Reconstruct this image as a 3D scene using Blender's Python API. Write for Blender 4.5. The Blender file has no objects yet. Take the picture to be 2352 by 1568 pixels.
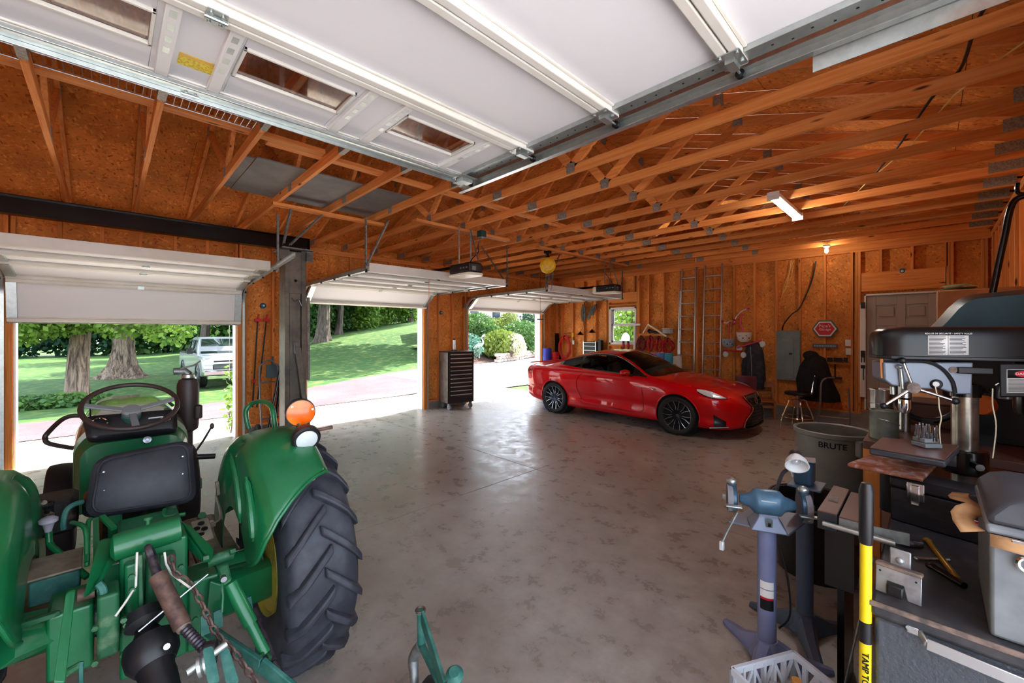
import bpy, bmesh, math, random
from mathutils import Vector, Matrix
random.seed(7)
SC = bpy.context.scene
COL = SC.collection
# ---------------------------------------------------------------- camera
F, CX, HY, CAMH = 946.0, 1176.0, 763.0, 1.75
YAW = math.atan2(964, 946)
fx, fy, rx, ry = -math.sin(YAW), math.cos(YAW), math.cos(YAW), math.sin(YAW)
cam = bpy.data.cameras.new('camera')
cam.sensor_width = 36.0
cam.lens = 36.0 * F / 2352.0
cam.shift_y = (HY - 784.0) / 2352.0
cam.clip_start, cam.clip_end = 0.05, 500
cam_o = bpy.data.objects.new('camera', cam)
COL.objects.link(cam_o)
cam_o.location = (0, 0, CAMH)
cam_o.rotation_euler = (math.pi / 2, 0, YAW)
SC.camera = cam_o
# ---------------------------------------------------------------- sky, sun, exposure
SUN_EL, SUN_DIR = math.radians(52), Vector((-0.30, 0.95, 0)).normalized()
w = bpy.data.worlds.new('sky'); SC.world = w; w.use_nodes = True
nt = w.node_tree; nt.nodes.clear()
wo = nt.nodes.new('ShaderNodeOutputWorld'); bg = nt.nodes.new('ShaderNodeBackground')
sky = nt.nodes.new('ShaderNodeTexSky'); sky.sky_type = 'NISHITA'; sky.sun_disc = False
sky.sun_elevation = SUN_EL; sky.sun_rotation = math.atan2(SUN_DIR.x, SUN_DIR.y); sky.dust_density = 2.5; sky.air_density = 1.0
mixs = nt.nodes.new('ShaderNodeMix'); mixs.data_type = 'RGBA'; mixs.inputs[0].default_value = 0.62
mixs.inputs[7].default_value = (2.6, 2.75, 2.95, 1)
nt.links.new(sky.outputs[0], mixs.inputs[6]); nt.links.new(mixs.outputs[2], bg.inputs[0])
bg.inputs[1].default_value = 0.85
nt.links.new(bg.outputs[0], wo.inputs[0])
sun = bpy.data.lights.new('sun', 'SUN'); sun.energy = 11.0; sun.angle = 0.01; sun.color = (1.0, 0.93, 0.82)
sun_o = bpy.data.objects.new('sun', sun); COL.objects.link(sun_o)
sd = Vector((SUN_DIR.x * math.cos(SUN_EL), SUN_DIR.y * math.cos(SUN_EL), math.sin(SUN_EL)))
sun_o.rotation_euler = sd.to_track_quat('Z', 'Y').to_euler()
sun_o.location = sd * 60
SC.view_settings.view_transform = 'Standard'
SC.view_settings.look = 'None'
SC.view_settings.gamma = 1.0
SC.view_settings.use_curve_mapping = False
SC.view_settings.exposure = 1.0
SC.cycles.caustics_reflective = False
SC.cycles.caustics_refractive = False
SC.cycles.max_bounces = 6
SC.cycles.glossy_bounces = 3
SC.cycles.transmission_bounces = 6
SC.cycles.adaptive_threshold = 0.1

# ---------------------------------------------------------------- pixel -> place helpers
def ray(u, v):
    t = (u - CX) / F
    return fx + rx * t, fy + ry * t, (HY - v) / F
def onx(u, v, X):
    r = ray(u, v); k = X / r[0]; return Vector((X, k * r[1], CAMH + k * r[2]))
def ony(u, v, Y):
    r = ray(u, v); k = Y / r[1]; return Vector((k * r[0], Y, CAMH + k * r[2]))
def onz(u, v, Z=0.0):
    r = ray(u, v); k = (Z - CAMH) / r[2]; return Vector((k * r[0], k * r[1], Z))

# ---------------------------------------------------------------- mesh builder
def frame_of(d):
    d = Vector(d).normalized()
    a = Vector((0, 0, 1)) if abs(d.z) < 0.95 else Vector((1, 0, 0))
    x = a.cross(d).normalized(); return x, d.cross(x).normalized(), d
class MB:
    def __init__(s):
        s.v, s.f, s.m = [], [], []
    def add(s, vs, fs, mi=0):
        o = len(s.v); s.v += [tuple(p) for p in vs]
        s.f += [tuple(i + o for i in f) for f in fs]; s.m += [mi] * len(fs); return s
    def box(s, c, size, rot=None, mi=0):
        hx, hy, hz = size[0] / 2, size[1] / 2, size[2] / 2
        vs = [Vector((i * hx, j * hy, k * hz)) for i in (-1, 1) for j in (-1, 1) for k in (-1, 1)]
        if rot is not None:
            M = Matrix.Rotation(rot[2], 3, 'Z') @ Matrix.Rotation(rot[1], 3, 'Y') @ Matrix.Rotation(rot[0], 3, 'X')
            vs = [M @ q for q in vs]
        c = Vector(c)
        return s.add([q + c for q in vs], [(0, 1, 3, 2), (4, 6, 7, 5), (0, 4, 5, 1), (2, 3, 7, 6), (0, 2, 6, 4), (1, 5, 7, 3)], mi)
    def bx(s, x0, x1, y0, y1, z0, z1, mi=0):
        return s.box(((x0 + x1) / 2, (y0 + y1) / 2, (z0 + z1) / 2), (abs(x1 - x0), abs(y1 - y0), abs(z1 - z0)), None, mi)
    def rbox(s, c, size, r, n=3, rot=None, mi=0):          # box with rounded vertical (z) corners and softened rims
        w, d, h = size; e = min(r * 0.5, h * 0.25); rings = []
        for z, ins in ((-h / 2, e), (-h / 2 + e, 0), (h / 2 - e, 0), (h / 2, e)):
            ring = []
            for (sx, sy, a0) in ((1, 1, 0), (-1, 1, 90), (-1, -1, 180), (1, -1, 270)):
                rr = max(r - ins * 0.5, 1e-4)
                for k in range(n + 1):
                    a = math.radians(a0 + 90 * k / n)
                    ring.append(Vector((sx * (w / 2 - ins - rr) + rr * math.cos(a), sy * (d / 2 - ins - rr) + rr * math.sin(a), z)))
            rings.append(ring)
        if rot is not None:
            M = Matrix.Rotation(rot[2], 3, 'Z') @ Matrix.Rotation(rot[1], 3, 'Y') @ Matrix.Rotation(rot[0], 3, 'X')
            rings = [[M @ q for q in r_] for r_ in rings]
        c = Vector(c)
        return s.loft([[q + c for q in r_] for r_ in rings], mi=mi)
    def loft(s, rings, closed=True, caps=True, mi=0):
        n = len(rings[0]); o = []; fs = []
        for r in rings: o += list(r)
        for i in range(len(rings) - 1):
            for j in range(n if closed else n - 1):
                a, b = i * n + j, i * n + (j + 1) % n
                fs.append((a, b, b + n, a + n))
        if caps and closed:
            fs.append(tuple(reversed(range(n)))); fs.append(tuple(range((len(rings) - 1) * n, len(rings) * n)))
        return s.add(o, fs, mi)
    def bar(s, p0, p1, w, h, up=(0, 0, 1), mi=0):
        p0, p1 = Vector(p0), Vector(p1); d = (p1 - p0).normalized(); up = Vector(up)
        if abs(d.dot(up)) > 0.98: up = Vector((1, 0, 0))
        a = d.cross(up).normalized() * (w / 2); b = a.cross(d).normalized() * (h / 2)
        q = [a + b, -a + b, -a - b, a - b]
        return s.loft([[p0 + k for k in q], [p1 + k for k in q]], mi=mi)
    def cyl(s, p0, p1, r0, r1=None, n=16, caps=True, mi=0):
        r1 = r0 if r1 is None else r1
        p0, p1 = Vector(p0), Vector(p1); x, y, d = frame_of(p1 - p0)
        cs = [(math.cos(2 * math.pi * k / n), math.sin(2 * math.pi * k / n)) for k in range(n)]
        return s.loft([[p0 + (x * c + y * q) * r0 for c, q in cs], [p1 + (x * c + y * q) * r1 for c, q in cs]], caps=caps, mi=mi)
    def tube(s, pts, r, n=8, closed=False, caps=True, mi=0, smooth=0):
        pts = [Vector(p) for p in pts]
        if smooth: pts = spline(pts, smooth, closed)
        N = len(pts); rings = []; rr = r if isinstance(r, (list, tuple)) else [r] * N
        if len(rr) != N:
            rr = [rr[min(len(rr) - 1, int(round(i * (len(rr) - 1) / (N - 1))))] for i in range(N)]
        px = None
        for i, p in enumerate(pts):
            if closed: d = pts[(i + 1) % N] - pts[i - 1]
            else: d = pts[min(i + 1, N - 1)] - pts[max(i - 1, 0)]
            if d.length < 1e-9: d = Vector((0, 0, 1))
            d.normalize()
            if px is None: px, py, _ = frame_of(d)
            px = (px - d * px.dot(d)).normalized(); py = d.cross(px)
            rings.append([p + (px * math.cos(2 * math.pi * k / n) + py * math.sin(2 * math.pi * k / n)) * rr[i] for k in range(n)])
        if closed: rings.append(rings[0])
        return s.loft(rings, caps=caps and not closed, mi=mi)
    def lathe(s, prof, o=(0, 0, 0), d=(0, 0, 1), n=24, mi=0, caps=True):
        x, y, d = frame_of(d); o = Vector(o)
        return s.loft([[o + d * h + (x * math.cos(2 * math.pi * k / n) + y * math.sin(2 * math.pi * k / n)) * max(r, 1e-4) for k in range(n)] for r, h in prof], caps=caps, mi=mi)
    def prism(s, poly, ax, d0, d1, mi=0):
        def pt(p, d):
            return {'x': (d, p[0], p[1]), 'y': (p[0], d, p[1]), 'z': (p[0], p[1], d)}[ax]
        return s.loft([[Vector(pt(p, d0)) for p in poly], [Vector(pt(p, d1)) for p in poly]], mi=mi)
    def ell(s, c, r, n=16, m=10, mi=0):
        if not isinstance(r, (tuple, list)): r = (r, r, r)
        c = Vector(c); rings = []
        for i in range(m + 1):
            a = math.pi * i / m - math.pi / 2; q = max(math.cos(a), 1e-3)
            rings.append([c + Vector((r[0] * q * math.cos(2 * math.pi * k / n), r[1] * q * math.sin(2 * math.pi * k / n), r[2] * math.sin(a))) for k in range(n)])
        return s.loft(rings, mi=mi)
    def torus(s, c, R, r, d=(0, 0, 1), n=32, m=8, mi=0, a0=0, a1=None):
        x, y, d = frame_of(d); c = Vector(c)
        if a1 is None:
            return s.tube([c + (x * math.cos(2 * math.pi * k / n) + y * math.sin(2 * math.pi * k / n)) * R for k in range(n)], r, m, True, mi=mi)
        return s.tube([c + (x * math.cos(a0 + (a1 - a0) * k / n) + y * math.sin(a0 + (a1 - a0) * k / n)) * R for k in range(n + 1)], r, m, mi=mi)
    def grid(s, fn, nu, nv, mi=0):
        vs = [fn(i / nu, j / nv) for i in range(nu + 1) for j in range(nv + 1)]
        return s.add(vs, [(i * (nv + 1) + j, (i + 1) * (nv + 1) + j, (i + 1) * (nv + 1) + j + 1, i * (nv + 1) + j + 1) for i in range(nu) for j in range(nv)], mi)
    def xf(s, M):
        s.v = [tuple(M @ Vector(p)) for p in s.v]; return s
    def mesh(s, name, mats, smooth=True, ang=38, off=None):
        me = bpy.data.meshes.new(name)
        vs = s.v if off is None else [(a - off[0], b - off[1], c - off[2]) for a, b, c in s.v]
        me.from_pydata(vs, [], s.f)
        for k in (mats if isinstance(mats, (list, tuple)) else [mats]):
            me.materials.append(MT[k] if isinstance(k, str) else k)
        if any(s.m): me.polygons.foreach_set('material_index', s.m)
        bm = bmesh.new(); bm.from_mesh(me)
        bmesh.ops.recalc_face_normals(bm, faces=bm.faces); bm.to_mesh(me); bm.free()
        if smooth:
            me.shade_smooth(); me.set_sharp_from_angle(angle=math.radians(ang))
        return me
    def build(s, name, mats, parent=None, smooth=True, ang=38, bev=0, seg=2, solid=0, sub=0, loc=None):
        off = None; q = parent
        while q is not None and off is None: off = WORLD.get(q.name); q = q.parent
        me = s.mesh(name, mats, smooth, ang, off)
        return put(name, me, parent, bev=bev, seg=seg, solid=solid, sub=sub, loc=loc)
WORLD = {}
def put(name, me, parent=None, loc=None, rot=None, bev=0, seg=2, solid=0, sub=0):
    o = bpy.data.objects.new(name, me); COL.objects.link(o)
    if parent is not None: o.parent = parent
    if loc is not None: o.location = loc
    if rot is not None: o.rotation_euler = rot
    if solid:
        m = o.modifiers.new('thickness', 'SOLIDIFY'); m.thickness = solid; m.offset = 0
    if bev:
        m = o.modifiers.new('edges', 'BEVEL'); m.width = bev; m.segments = seg; m.limit_method = 'ANGLE'; m.angle_limit = math.radians(35)
    if sub:
        m = o.modifiers.new('smooth', 'SUBSURF'); m.levels = sub; m.render_levels = sub
    return o
def spline(pts, k, closed=False):
    N = len(pts); out = []
    for i in range(N if closed else N - 1):
        if closed: a, b, c, d = pts[i - 1], pts[i], pts[(i + 1) % N], pts[(i + 2) % N]
        else: a, b, c, d = pts[max(i - 1, 0)], pts[i], pts[i + 1], pts[min(i + 2, N - 1)]
        for j in range(k):
            t = j / k
            out.append(0.5 * ((2 * b) + (c - a) * t + (2 * a - 5 * b + 4 * c - d) * t * t + (3 * b - a - 3 * c + d) * t ** 3))
    if not closed: out.append(pts[-1])
    return out
def tag(o, label=None, cat=None, group=None, kind=None):
    if label: o['label'] = label
    if cat: o['category'] = cat
    if group: o['group'] = group
    if kind: o['kind'] = kind
    return o
def thing(name, label, cat, loc=(0, 0, 0), rz=0, group=None, kind=None, world=True):
    o = bpy.data.objects.new(name, None); COL.objects.link(o); o.empty_display_size = 0.1
    o.location = loc
    if world: WORLD[o.name] = tuple(loc)
    else: o.rotation_euler = (0, 0, rz)
    return tag(o, label, cat, group, kind)
def struct(name, label=None, loc=(0, 0, 0)):
    o = thing(name, label, None, loc); o['kind'] = 'structure'; return o
def dup(o, loc=None, rot=None, parent=None):
    c = o.copy(); COL.objects.link(c)
    if parent is not None: c.parent = parent
    if loc is not None: c.location = loc
    if rot is not None: c.rotation_euler = rot
    for ch in list(o.children): dup(ch, parent=c)
    return c

# ---------------------------------------------------------------- materials
MT = {}
def nodes_of(name):
    m = bpy.data.materials.new(name); m.use_nodes = True; MT[name] = m
    t = m.node_tree; b = t.nodes['Principled BSDF']; return m, t, b
def N(t, kind, **kw):
    n = t.nodes.new(kind)
    for k, v in kw.items():
        if k.startswith('_'): setattr(n, k[1:], v)
        else: n.inputs[k.replace('__', ' ')].default_value = v
    return n
def coords(t, scale=(1, 1, 1), gen=False, rot=(0, 0, 0)):
    c = N(t, 'ShaderNodeTexCoord'); mp = N(t, 'ShaderNodeMapping')
    mp.inputs['Scale'].default_value = scale; mp.inputs['Rotation'].default_value = rot
    t.links.new(c.outputs['Generated' if gen else 'Object'], mp.inputs[0]); return mp.outputs[0]
def ramp(t, fac, stops):
    r = N(t, 'ShaderNodeValToRGB'); e = r.color_ramp.elements
    while len(e) < len(stops): e.new(0.5)
    for q, (p, c) in zip(e, stops):
        q.position = p; q.color = (*c, 1) if len(c) == 3 else c
    t.links.new(fac, r.inputs[0]); return r.outputs[0]
def srgb(r, g, b):
    f = lambda c: (c / 255) / 12.92 if c / 255 <= 0.04045 else (((c / 255) + 0.055) / 1.055) ** 2.4
    return f(r), f(g), f(b)
def bump(t, b, h, strength=0.2, dist=0.01):
    n = N(t, 'ShaderNodeBump', Strength=strength, Distance=dist)
    t.links.new(h, n.inputs['Height']); t.links.new(n.outputs[0], b.inputs['Normal'])
def plain(name, col, rough=0.5, metal=0.0, col2=None, ns=8.0, lo=0.4, hi=0.65, bs=0.0, bd=0.003, bns=None, coat=0.0, trans=0.0, ior=1.45, emit=None, es=0, alpha=1, r2=None, spec=None):
    m, t, b = nodes_of(name)
    b.inputs['Base Color'].default_value = (*col, 1); b.inputs['Roughness'].default_value = rough
    b.inputs['Metallic'].default_value = metal; b.inputs['Coat Weight'].default_value = coat; b.inputs['Coat Roughness'].default_value = 0.04
    b.inputs['Transmission Weight'].default_value = trans; b.inputs['IOR'].default_value = ior
    if spec is not None: b.inputs['Specular IOR Level'].default_value = spec
    if emit: b.inputs['Emission Color'].default_value = (*emit, 1); b.inputs['Emission Strength'].default_value = es
    if col2 is not None or bs or r2 is not None:
        co = coords(t); nz = N(t, 'ShaderNodeTexNoise', Scale=ns, Detail=3.0, Roughness=0.6); t.links.new(co, nz.inputs['Vector'])
        if col2 is not None:
            t.links.new(ramp(t, nz.outputs[0], [(lo, col), (hi, col2)]), b.inputs['Base Color'])
        if r2 is not None:
            t.links.new(ramp(t, nz.outputs[0], [(lo, (rough,) * 3), (hi, (r2,) * 3)]), b.inputs['Roughness'])
        if bs:
            n2 = N(t, 'ShaderNodeTexNoise', Scale=bns or ns * 6, Detail=2.0); t.links.new(co, n2.inputs['Vector'])
            bump(t, b, n2.outputs[0], bs, bd)
    return m
def pine(name, ax, c0, c1, dark):
    # long grain along axis ax, per-plank tint, knots
    m, t, b = nodes_of(name); sc = {'x': (0.9, 22, 22), 'y': (22, 0.9, 22), 'z': (22, 22, 0.9)}[ax]
    oi = N(t, 'ShaderNodeObjectInfo'); c = N(t, 'ShaderNodeTexCoord'); ad = N(t, 'ShaderNodeVectorMath', _operation='ADD')
    sp = N(t, 'ShaderNodeMath', _operation='MULTIPLY'); sp.inputs[1].default_value = 37.0
    t.links.new(oi.outputs['Random'], sp.inputs[0]); t.links.new(c.outputs['Object'], ad.inputs[0]); t.links.new(sp.outputs[0], ad.inputs[1])
    mp = N(t, 'ShaderNodeMapping'); mp.inputs['Scale'].default_value = sc; t.links.new(ad.outputs[0], mp.inputs[0])
    nz = N(t, 'ShaderNodeTexNoise', Scale=1.6, Detail=4.0, Roughness=0.65, Distortion=0.6); t.links.new(mp.outputs[0], nz.inputs[0])
    base = ramp(t, nz.outputs[0], [(0.30, c1), (0.62, c0)])
    mk = N(t, 'ShaderNodeMapping'); mk.inputs['Scale'].default_value = {'x': (2.2, 9, 9), 'y': (9, 2.2, 9), 'z': (9, 9, 2.2)}[ax]
    t.links.new(ad.outputs[0], mk.inputs[0]); vo = N(t, 'ShaderNodeTexVoronoi', Scale=1.0); t.links.new(mk.outputs[0], vo.inputs[0])
    kn = ramp(t, vo.outputs['Distance'], [(0.05, (1, 1, 1)), (0.13, (0, 0, 0))])
    mx = N(t, 'ShaderNodeMix', _data_type='RGBA'); t.links.new(kn, mx.inputs[0]); t.links.new(base, mx.inputs[6]); mx.inputs[7].default_value = (*dark, 1)
    hv = N(t, 'ShaderNodeHueSaturation'); rr = N(t, 'ShaderNodeMapRange'); rr.inputs[3].default_value = 0.78; rr.inputs[4].default_value = 1.18
    t.links.new(oi.outputs['Random'], rr.inputs[0]); t.links.new(rr.outputs[0], hv.inputs['Value']); t.links.new(mx.outputs[2], hv.inputs['Color'])
    t.links.new(hv.outputs[0], b.inputs['Base Color']); b.inputs['Roughness'].default_value = 0.72
    b.inputs['Specular IOR Level'].default_value = 0.25
def osb(name, ax, c0, c1, c2):
    # flake board: two crossed layers of long strands, each with its own tint
    m, t, b = nodes_of(name); b.inputs['Roughness'].default_value = 0.7; b.inputs['Specular IOR Level'].default_value = 0.25
    fac = []
    for sc, rot in (({'z': (52, 52, 15), 'x': (15, 52, 52), 'y': (52, 15, 52)}[ax], (0.45, 0.5, 0.45)), ({'z': (46, 46, 14), 'x': (14, 46, 46), 'y': (46, 14, 46)}[ax], (-0.6, -0.7, -0.6))):
        co = coords(t, (1, 1, 1), rot=rot); d = N(t, 'ShaderNodeTexNoise', Scale=9.0, Detail=1.0); t.links.new(co, d.inputs[0])
        mp = N(t, 'ShaderNodeMapping'); mp.inputs['Scale'].default_value = sc; t.links.new(co, mp.inputs[0])
        mv = N(t, 'ShaderNodeVectorMath', _operation='SCALE'); mv.inputs['Scale'].default_value = 1.6
        av = N(t, 'ShaderNodeVectorMath', _operation='ADD'); t.links.new(d.outputs['Color'], mv.inputs[0]); t.links.new(mp.outputs[0], av.inputs[0]); t.links.new(mv.outputs[0], av.inputs[1])
        vo = N(t, 'ShaderNodeTexVoronoi', Scale=1.0); t.links.new(av.outputs[0], vo.inputs[0])
        sx = N(t, 'ShaderNodeSeparateColor'); t.links.new(vo.outputs['Color'], sx.inputs[0]); fac.append((sx.outputs[0], sx.outputs[1]))
    pick = N(t, 'ShaderNodeMath', _operation='GREATER_THAN'); pick.inputs[1].default_value = 0.5; t.links.new(fac[0][1], pick.inputs[0])
    mx = N(t, 'ShaderNodeMix'); t.links.new(pick.outputs[0], mx.inputs[0]); t.links.new(fac[0][0], mx.inputs[2]); t.links.new(fac[1][0], mx.inputs[3])
    base = ramp(t, mx.outputs[0], [(0.0, c2), (0.07, c1), (0.38, c0), (0.88, c0), (1.0, tuple(min(1, q * 1.5) for q in c0))])
    big = N(t, 'ShaderNodeTexNoise', Scale=2.2, Detail=2.0); t.links.new(coords(t), big.inputs[0])
    hv = N(t, 'ShaderNodeHueSaturation'); rr = N(t, 'ShaderNodeMapRange'); rr.inputs[1].default_value = 0.3; rr.inputs[2].default_value = 0.7; rr.inputs[3].default_value = 0.74; rr.inputs[4].default_value = 1.18
    t.links.new(big.outputs[0], rr.inputs[0]); t.links.new(rr.outputs[0], hv.inputs['Value']); t.links.new(base, hv.inputs['Color'])
    t.links.new(hv.outputs[0], b.inputs['Base Color'])
PINE0, PINE1, PDARK = srgb(236, 156, 86), srgb(212, 120, 54), srgb(100, 46, 18)
for a in 'xyz': pine('pine_' + a, a, PINE0, PINE1, PDARK)
for a in 'xyz': osb('osb_' + a, a, srgb(226, 144, 70), srgb(210, 124, 54), srgb(176, 94, 38))
pine('header_y', 'y', srgb(172, 92, 42), srgb(138, 68, 28), PDARK)
def concrete(name, c0, c1, stain, rough=(0.22, 0.5)):
    m, t, b = nodes_of(name); co = coords(t)
    n1 = N(t, 'ShaderNodeTexNoise', Scale=0.55, Detail=3.0, Roughness=0.6); n2 = N(t, 'ShaderNodeTexNoise', Scale=5.0, Detail=5.0, Roughness=0.72)
    n3 = N(t, 'ShaderNodeTexNoise', Scale=2.1, Detail=3.0, Roughness=0.55); vo = N(t, 'ShaderNodeTexVoronoi', Scale=2.3)
    for n in (n1, n2, n3, vo): t.links.new(co, n.inputs[0])
    base = ramp(t, n2.outputs[0], [(0.33, c1), (0.66, c0)])
    s1 = ramp(t, n1.outputs[0], [(0.47, (0, 0, 0)), (0.68, (0.55,) * 3)])
    m1 = N(t, 'ShaderNodeMix', _data_type='RGBA'); t.links.new(s1, m1.inputs[0]); t.links.new(base, m1.inputs[6]); m1.inputs[7].default_value = (*stain, 1)
    spt = ramp(t, vo.outputs['Distance'], [(0.02, (0.5,) * 3), (0.06, (0, 0, 0))])
    s3 = ramp(t, n3.outputs[0], [(0.50, (0, 0, 0)), (0.80, (0.20,) * 3)])
    mxm = N(t, 'ShaderNodeMath', _operation='MAXIMUM'); t.links.new(spt, mxm.inputs[0]); t.links.new(s3, mxm.inputs[1])
    m2 = N(t, 'ShaderNodeMix', _data_type='RGBA'); t.links.new(mxm.outputs[0], m2.inputs[0]); t.links.new(m1.outputs[2], m2.inputs[6]); m2.inputs[7].default_value = (*[q * 0.55 for q in stain], 1)
    t.links.new(m2.outputs[2], b.inputs['Base Color'])
    t.links.new(ramp(t, n2.outputs[0], [(0.35, (rough[0],) * 3), (0.7, (rough[1],) * 3)]), b.inputs['Roughness'])
concrete('slab', srgb(172, 165, 156), srgb(143, 135, 126), srgb(104, 80, 66))
concrete('curb', srgb(150, 146, 142), srgb(120, 116, 112), srgb(96, 84, 76), (0.6, 0.8))
plain('joint', srgb(38, 34, 32), 0.9)
plain('door_white', srgb(232, 230, 222), 0.42, col2=srgb(220, 216, 204), ns=2.0)
plain('door_panel', srgb(238, 238, 240), 0.5, bs=0.08, bns=160, bd=0.0015)
plain('galv', srgb(192, 200, 198), 0.34, 0.85, col2=srgb(178, 187, 185), ns=20)
plain('galv_dull', srgb(150, 154, 152), 0.5, 0.7, col2=srgb(120, 124, 122), ns=18)
plain('gusset', srgb(168, 164, 156), 0.55, 0.5, col2=srgb(128, 122, 112), ns=60)
plain('black_steel', srgb(9, 8, 8), 0.22, 0.0, col2=srgb(16, 14, 14), ns=6)
plain('column_gray', srgb(126, 122, 112), 0.4, 0.45, col2=srgb(98, 96, 92), ns=5)
plain('trim_white', srgb(240, 240, 238), 0.5)
plain('chrome', srgb(225, 225, 228), 0.09, 1.0)
plain('steel', srgb(170, 172, 176), 0.3, 1.0, col2=srgb(130, 130, 134), ns=14)
plain('black_plastic', srgb(22, 22, 25), 0.42)
plain('black_matte', srgb(12, 12, 13), 0.85)
plain('rubber', srgb(40, 42, 50), 0.62, col2=srgb(58, 60, 68), ns=9, bs=0.12, bns=60, bd=0.002)
plain('rubber_black', srgb(20, 20, 22), 0.7)
plain('red_plastic', srgb(196, 24, 30), 0.4)
plain('yellow_paint', srgb(238, 190, 28), 0.4, col2=srgb(220, 168, 20), ns=20)
plain('aluminium', srgb(206, 206, 206), 0.34, 0.9)
plain('clear_pane', (1, 1, 1), 0.02, trans=1.0, ior=1.08)
plain('white_plastic', srgb(232, 232, 230), 0.4)
plain('gray_plastic', srgb(120, 124, 126), 0.5)
# ================================================================ THE BUILDING
XL, XR, YF, YN, ZT = -8.10, 0.65, 9.93, -3.6, 3.33      # stud faces, truss bearing height
OPEN = [(-0.85, 1.53), (2.62, 5.11), (6.40, 9.12)]; HEAD = 2.35
BIG = (-2.55, 2.33, 3.02)
# ---- floor slab in four pours with open joints
fl = struct('floor', 'polished grey concrete garage slab with control joints')
for (x0, x1) in ((-8.26, -3.544), (-3.536, 0.80)):
    for (y0, y1) in ((YN, 3.906), (3.914, 10.1)):
        MB().bx(x0, x1, y0, y1, -0.16, 0).build('slab_panel', 'slab', fl, bev=0.002)
MB().bx(-8.25, 0.79, YN, 10.09, -0.3, -0.012).build('joint_fill', 'joint', fl)
# ---- framing helpers
STUD = {}
def stud(parent, x, y, z0, z1, wx, wy, m='pine_z'):
    k = (round(z1 - z0, 3), wx, wy, m)
    if k not in STUD: STUD[k] = MB().bx(-wx / 2, wx / 2, -wy / 2, wy / 2, 0, z1 - z0).mesh('stud', m)
    return put('stud', STUD[k], parent, (x, y, z0), bev=0.002, seg=1)
# ---- wall_left: the wall with the three overhead doors
wl = struct('wall_left', 'bare framed wall with three overhead door openings')
segs = [(YN, OPEN[0][0])] + [(OPEN[i][1], OPEN[i + 1][0]) for i in range(2)] + [(OPEN[2][1], YF + 0.1)]
for a, b in segs:
    MB().bx(-8.20, -8.186, a, b, 0.15, ZT).build('sheathing_panel', 'osb_z', wl)
    MB().bx(-8.25, XL, a, b, -0.01, 0.15).build('stem_wall', 'curb', wl)
    MB().bx(-8.24, -8.20, a, b, 0.0, ZT + 0.1).build('siding', 'trim_white', wl)
    MB().bx(-8.186, XL, a + 0.04, b - 0.04, 0.15, 0.19).build('bottom_plate', 'pine_y', wl)
    n = max(1, int((b - a) / 0.4)); 
    for k in range(n + 1):
        stud(wl, -8.143, a + 0.06 + (b - a - 0.12) * k / n, 0.19, ZT - 0.09, 0.086, 0.04)
for a, b in OPEN:
    MB().bx(-8.20, -8.186, a, b, HEAD, ZT).build('sheathing_panel', 'osb_y', wl)
    MB().bx(-8.24, -8.20, a, b, HEAD, ZT + 0.1).build('siding', 'trim_white', wl)
    MB().bx(-8.186, XL - 0.004, a - 0.1, b + 0.1, HEAD, HEAD + 0.29).build('header', 'header_y', wl)
    n = 6
    for k in range(n):
        y0 = a + (b - a) * k / n
        MB().bx(-8.16, XL - 0.03, y0 + 0.004, y0 + (b - a) / n - 0.004, HEAD + 0.295, ZT - 0.092).build('blocking_panel', 'osb_y', wl)
    for k in range(n + 1): stud(wl, -8.13, a + (b - a) * k / n, HEAD + 0.29, ZT - 0.09, 0.07, 0.04)
    for y, s in ((a, 1), (b, -1)):                       # white jamb boards
        MB().bx(-8.30, XL + 0.0, y - 0.0 * s, y + 0.02 * s, 0, HEAD).build('jamb', 'trim_white', wl)
        MB().bx(-8.10, -8.06, y - 0.14 * s, y - 0.005 * s, 0.0, HEAD).build('door_post', 'pine_z', wl)
    MB().bx(-8.30, XL, a, b, HEAD - 0.02, HEAD).build('jamb', 'trim_white', wl)
for z in (ZT - 0.09, ZT - 0.045):
    MB().bx(-8.186, XL, YN, YF, z + 0.001, z + 0.044).build('top_plate', 'pine_y', wl)
# ---- wall_far: studs, window, man door
wf = struct('wall_far', 'bare stud and flake board wall with window and service door')
WIN = (-6.27, -5.45, 1.42, 2.43); DR = (-0.87, 0.12, 0.33, 2.45)
YS = 10.02
for x0, x1, z0, z1 in ((-8.2, WIN[0], .2, ZT), (WIN[0], WIN[1], .2, WIN[2]), (WIN[0], WIN[1], WIN[3], ZT), (WIN[1], -4.30, .2, ZT), (-4.297, -3.08, .2, ZT), (-3.077, -1.86, .2, ZT), (-1.857, DR[0], .2, ZT), (DR[0], DR[1], DR[3], ZT), (DR[1], XR + .1, .2, ZT)):
    MB().bx(x0, x1, YS, YS + .014, z0, z1).build('sheathing_panel', 'osb_z', wf)
for x0, x1, z0, z1 in ((-8.2, WIN[0], -.1, 5.2), (WIN[0], WIN[1], -.1, WIN[2]), (WIN[0], WIN[1], WIN[3], 5.2), (WIN[1], XR + .2, -.1, 5.2)):
    MB().bx(x0, x1, YS + .05, YS + .07, z0, z1).build('siding', 'trim_white', wf)
MB().bx(-8.2, DR[0] - .04, YF - .02, YS + .05, -.01, .24).build('stem_wall', 'curb', wf)
MB().bx(DR[1] + .04, XR, YF - .02, YS + .05, -.01, .24).build('stem_wall', 'curb', wf)
MB().bx(DR[0] - .04, DR[1] + .04, YF - .02, YS + .05, -.01, .30).build('stem_wall', 'curb', wf)
MB().bx(-8.1, DR[0] - .04, YF, YS, .24, .28).build('bottom_plate', 'pine_x', wf)
for z in (ZT - .09, ZT - .045):
    MB().bx(-8.1, XR, YF, YS, z + .001, z + .044).build('top_plate', 'pine_x', wf)
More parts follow.
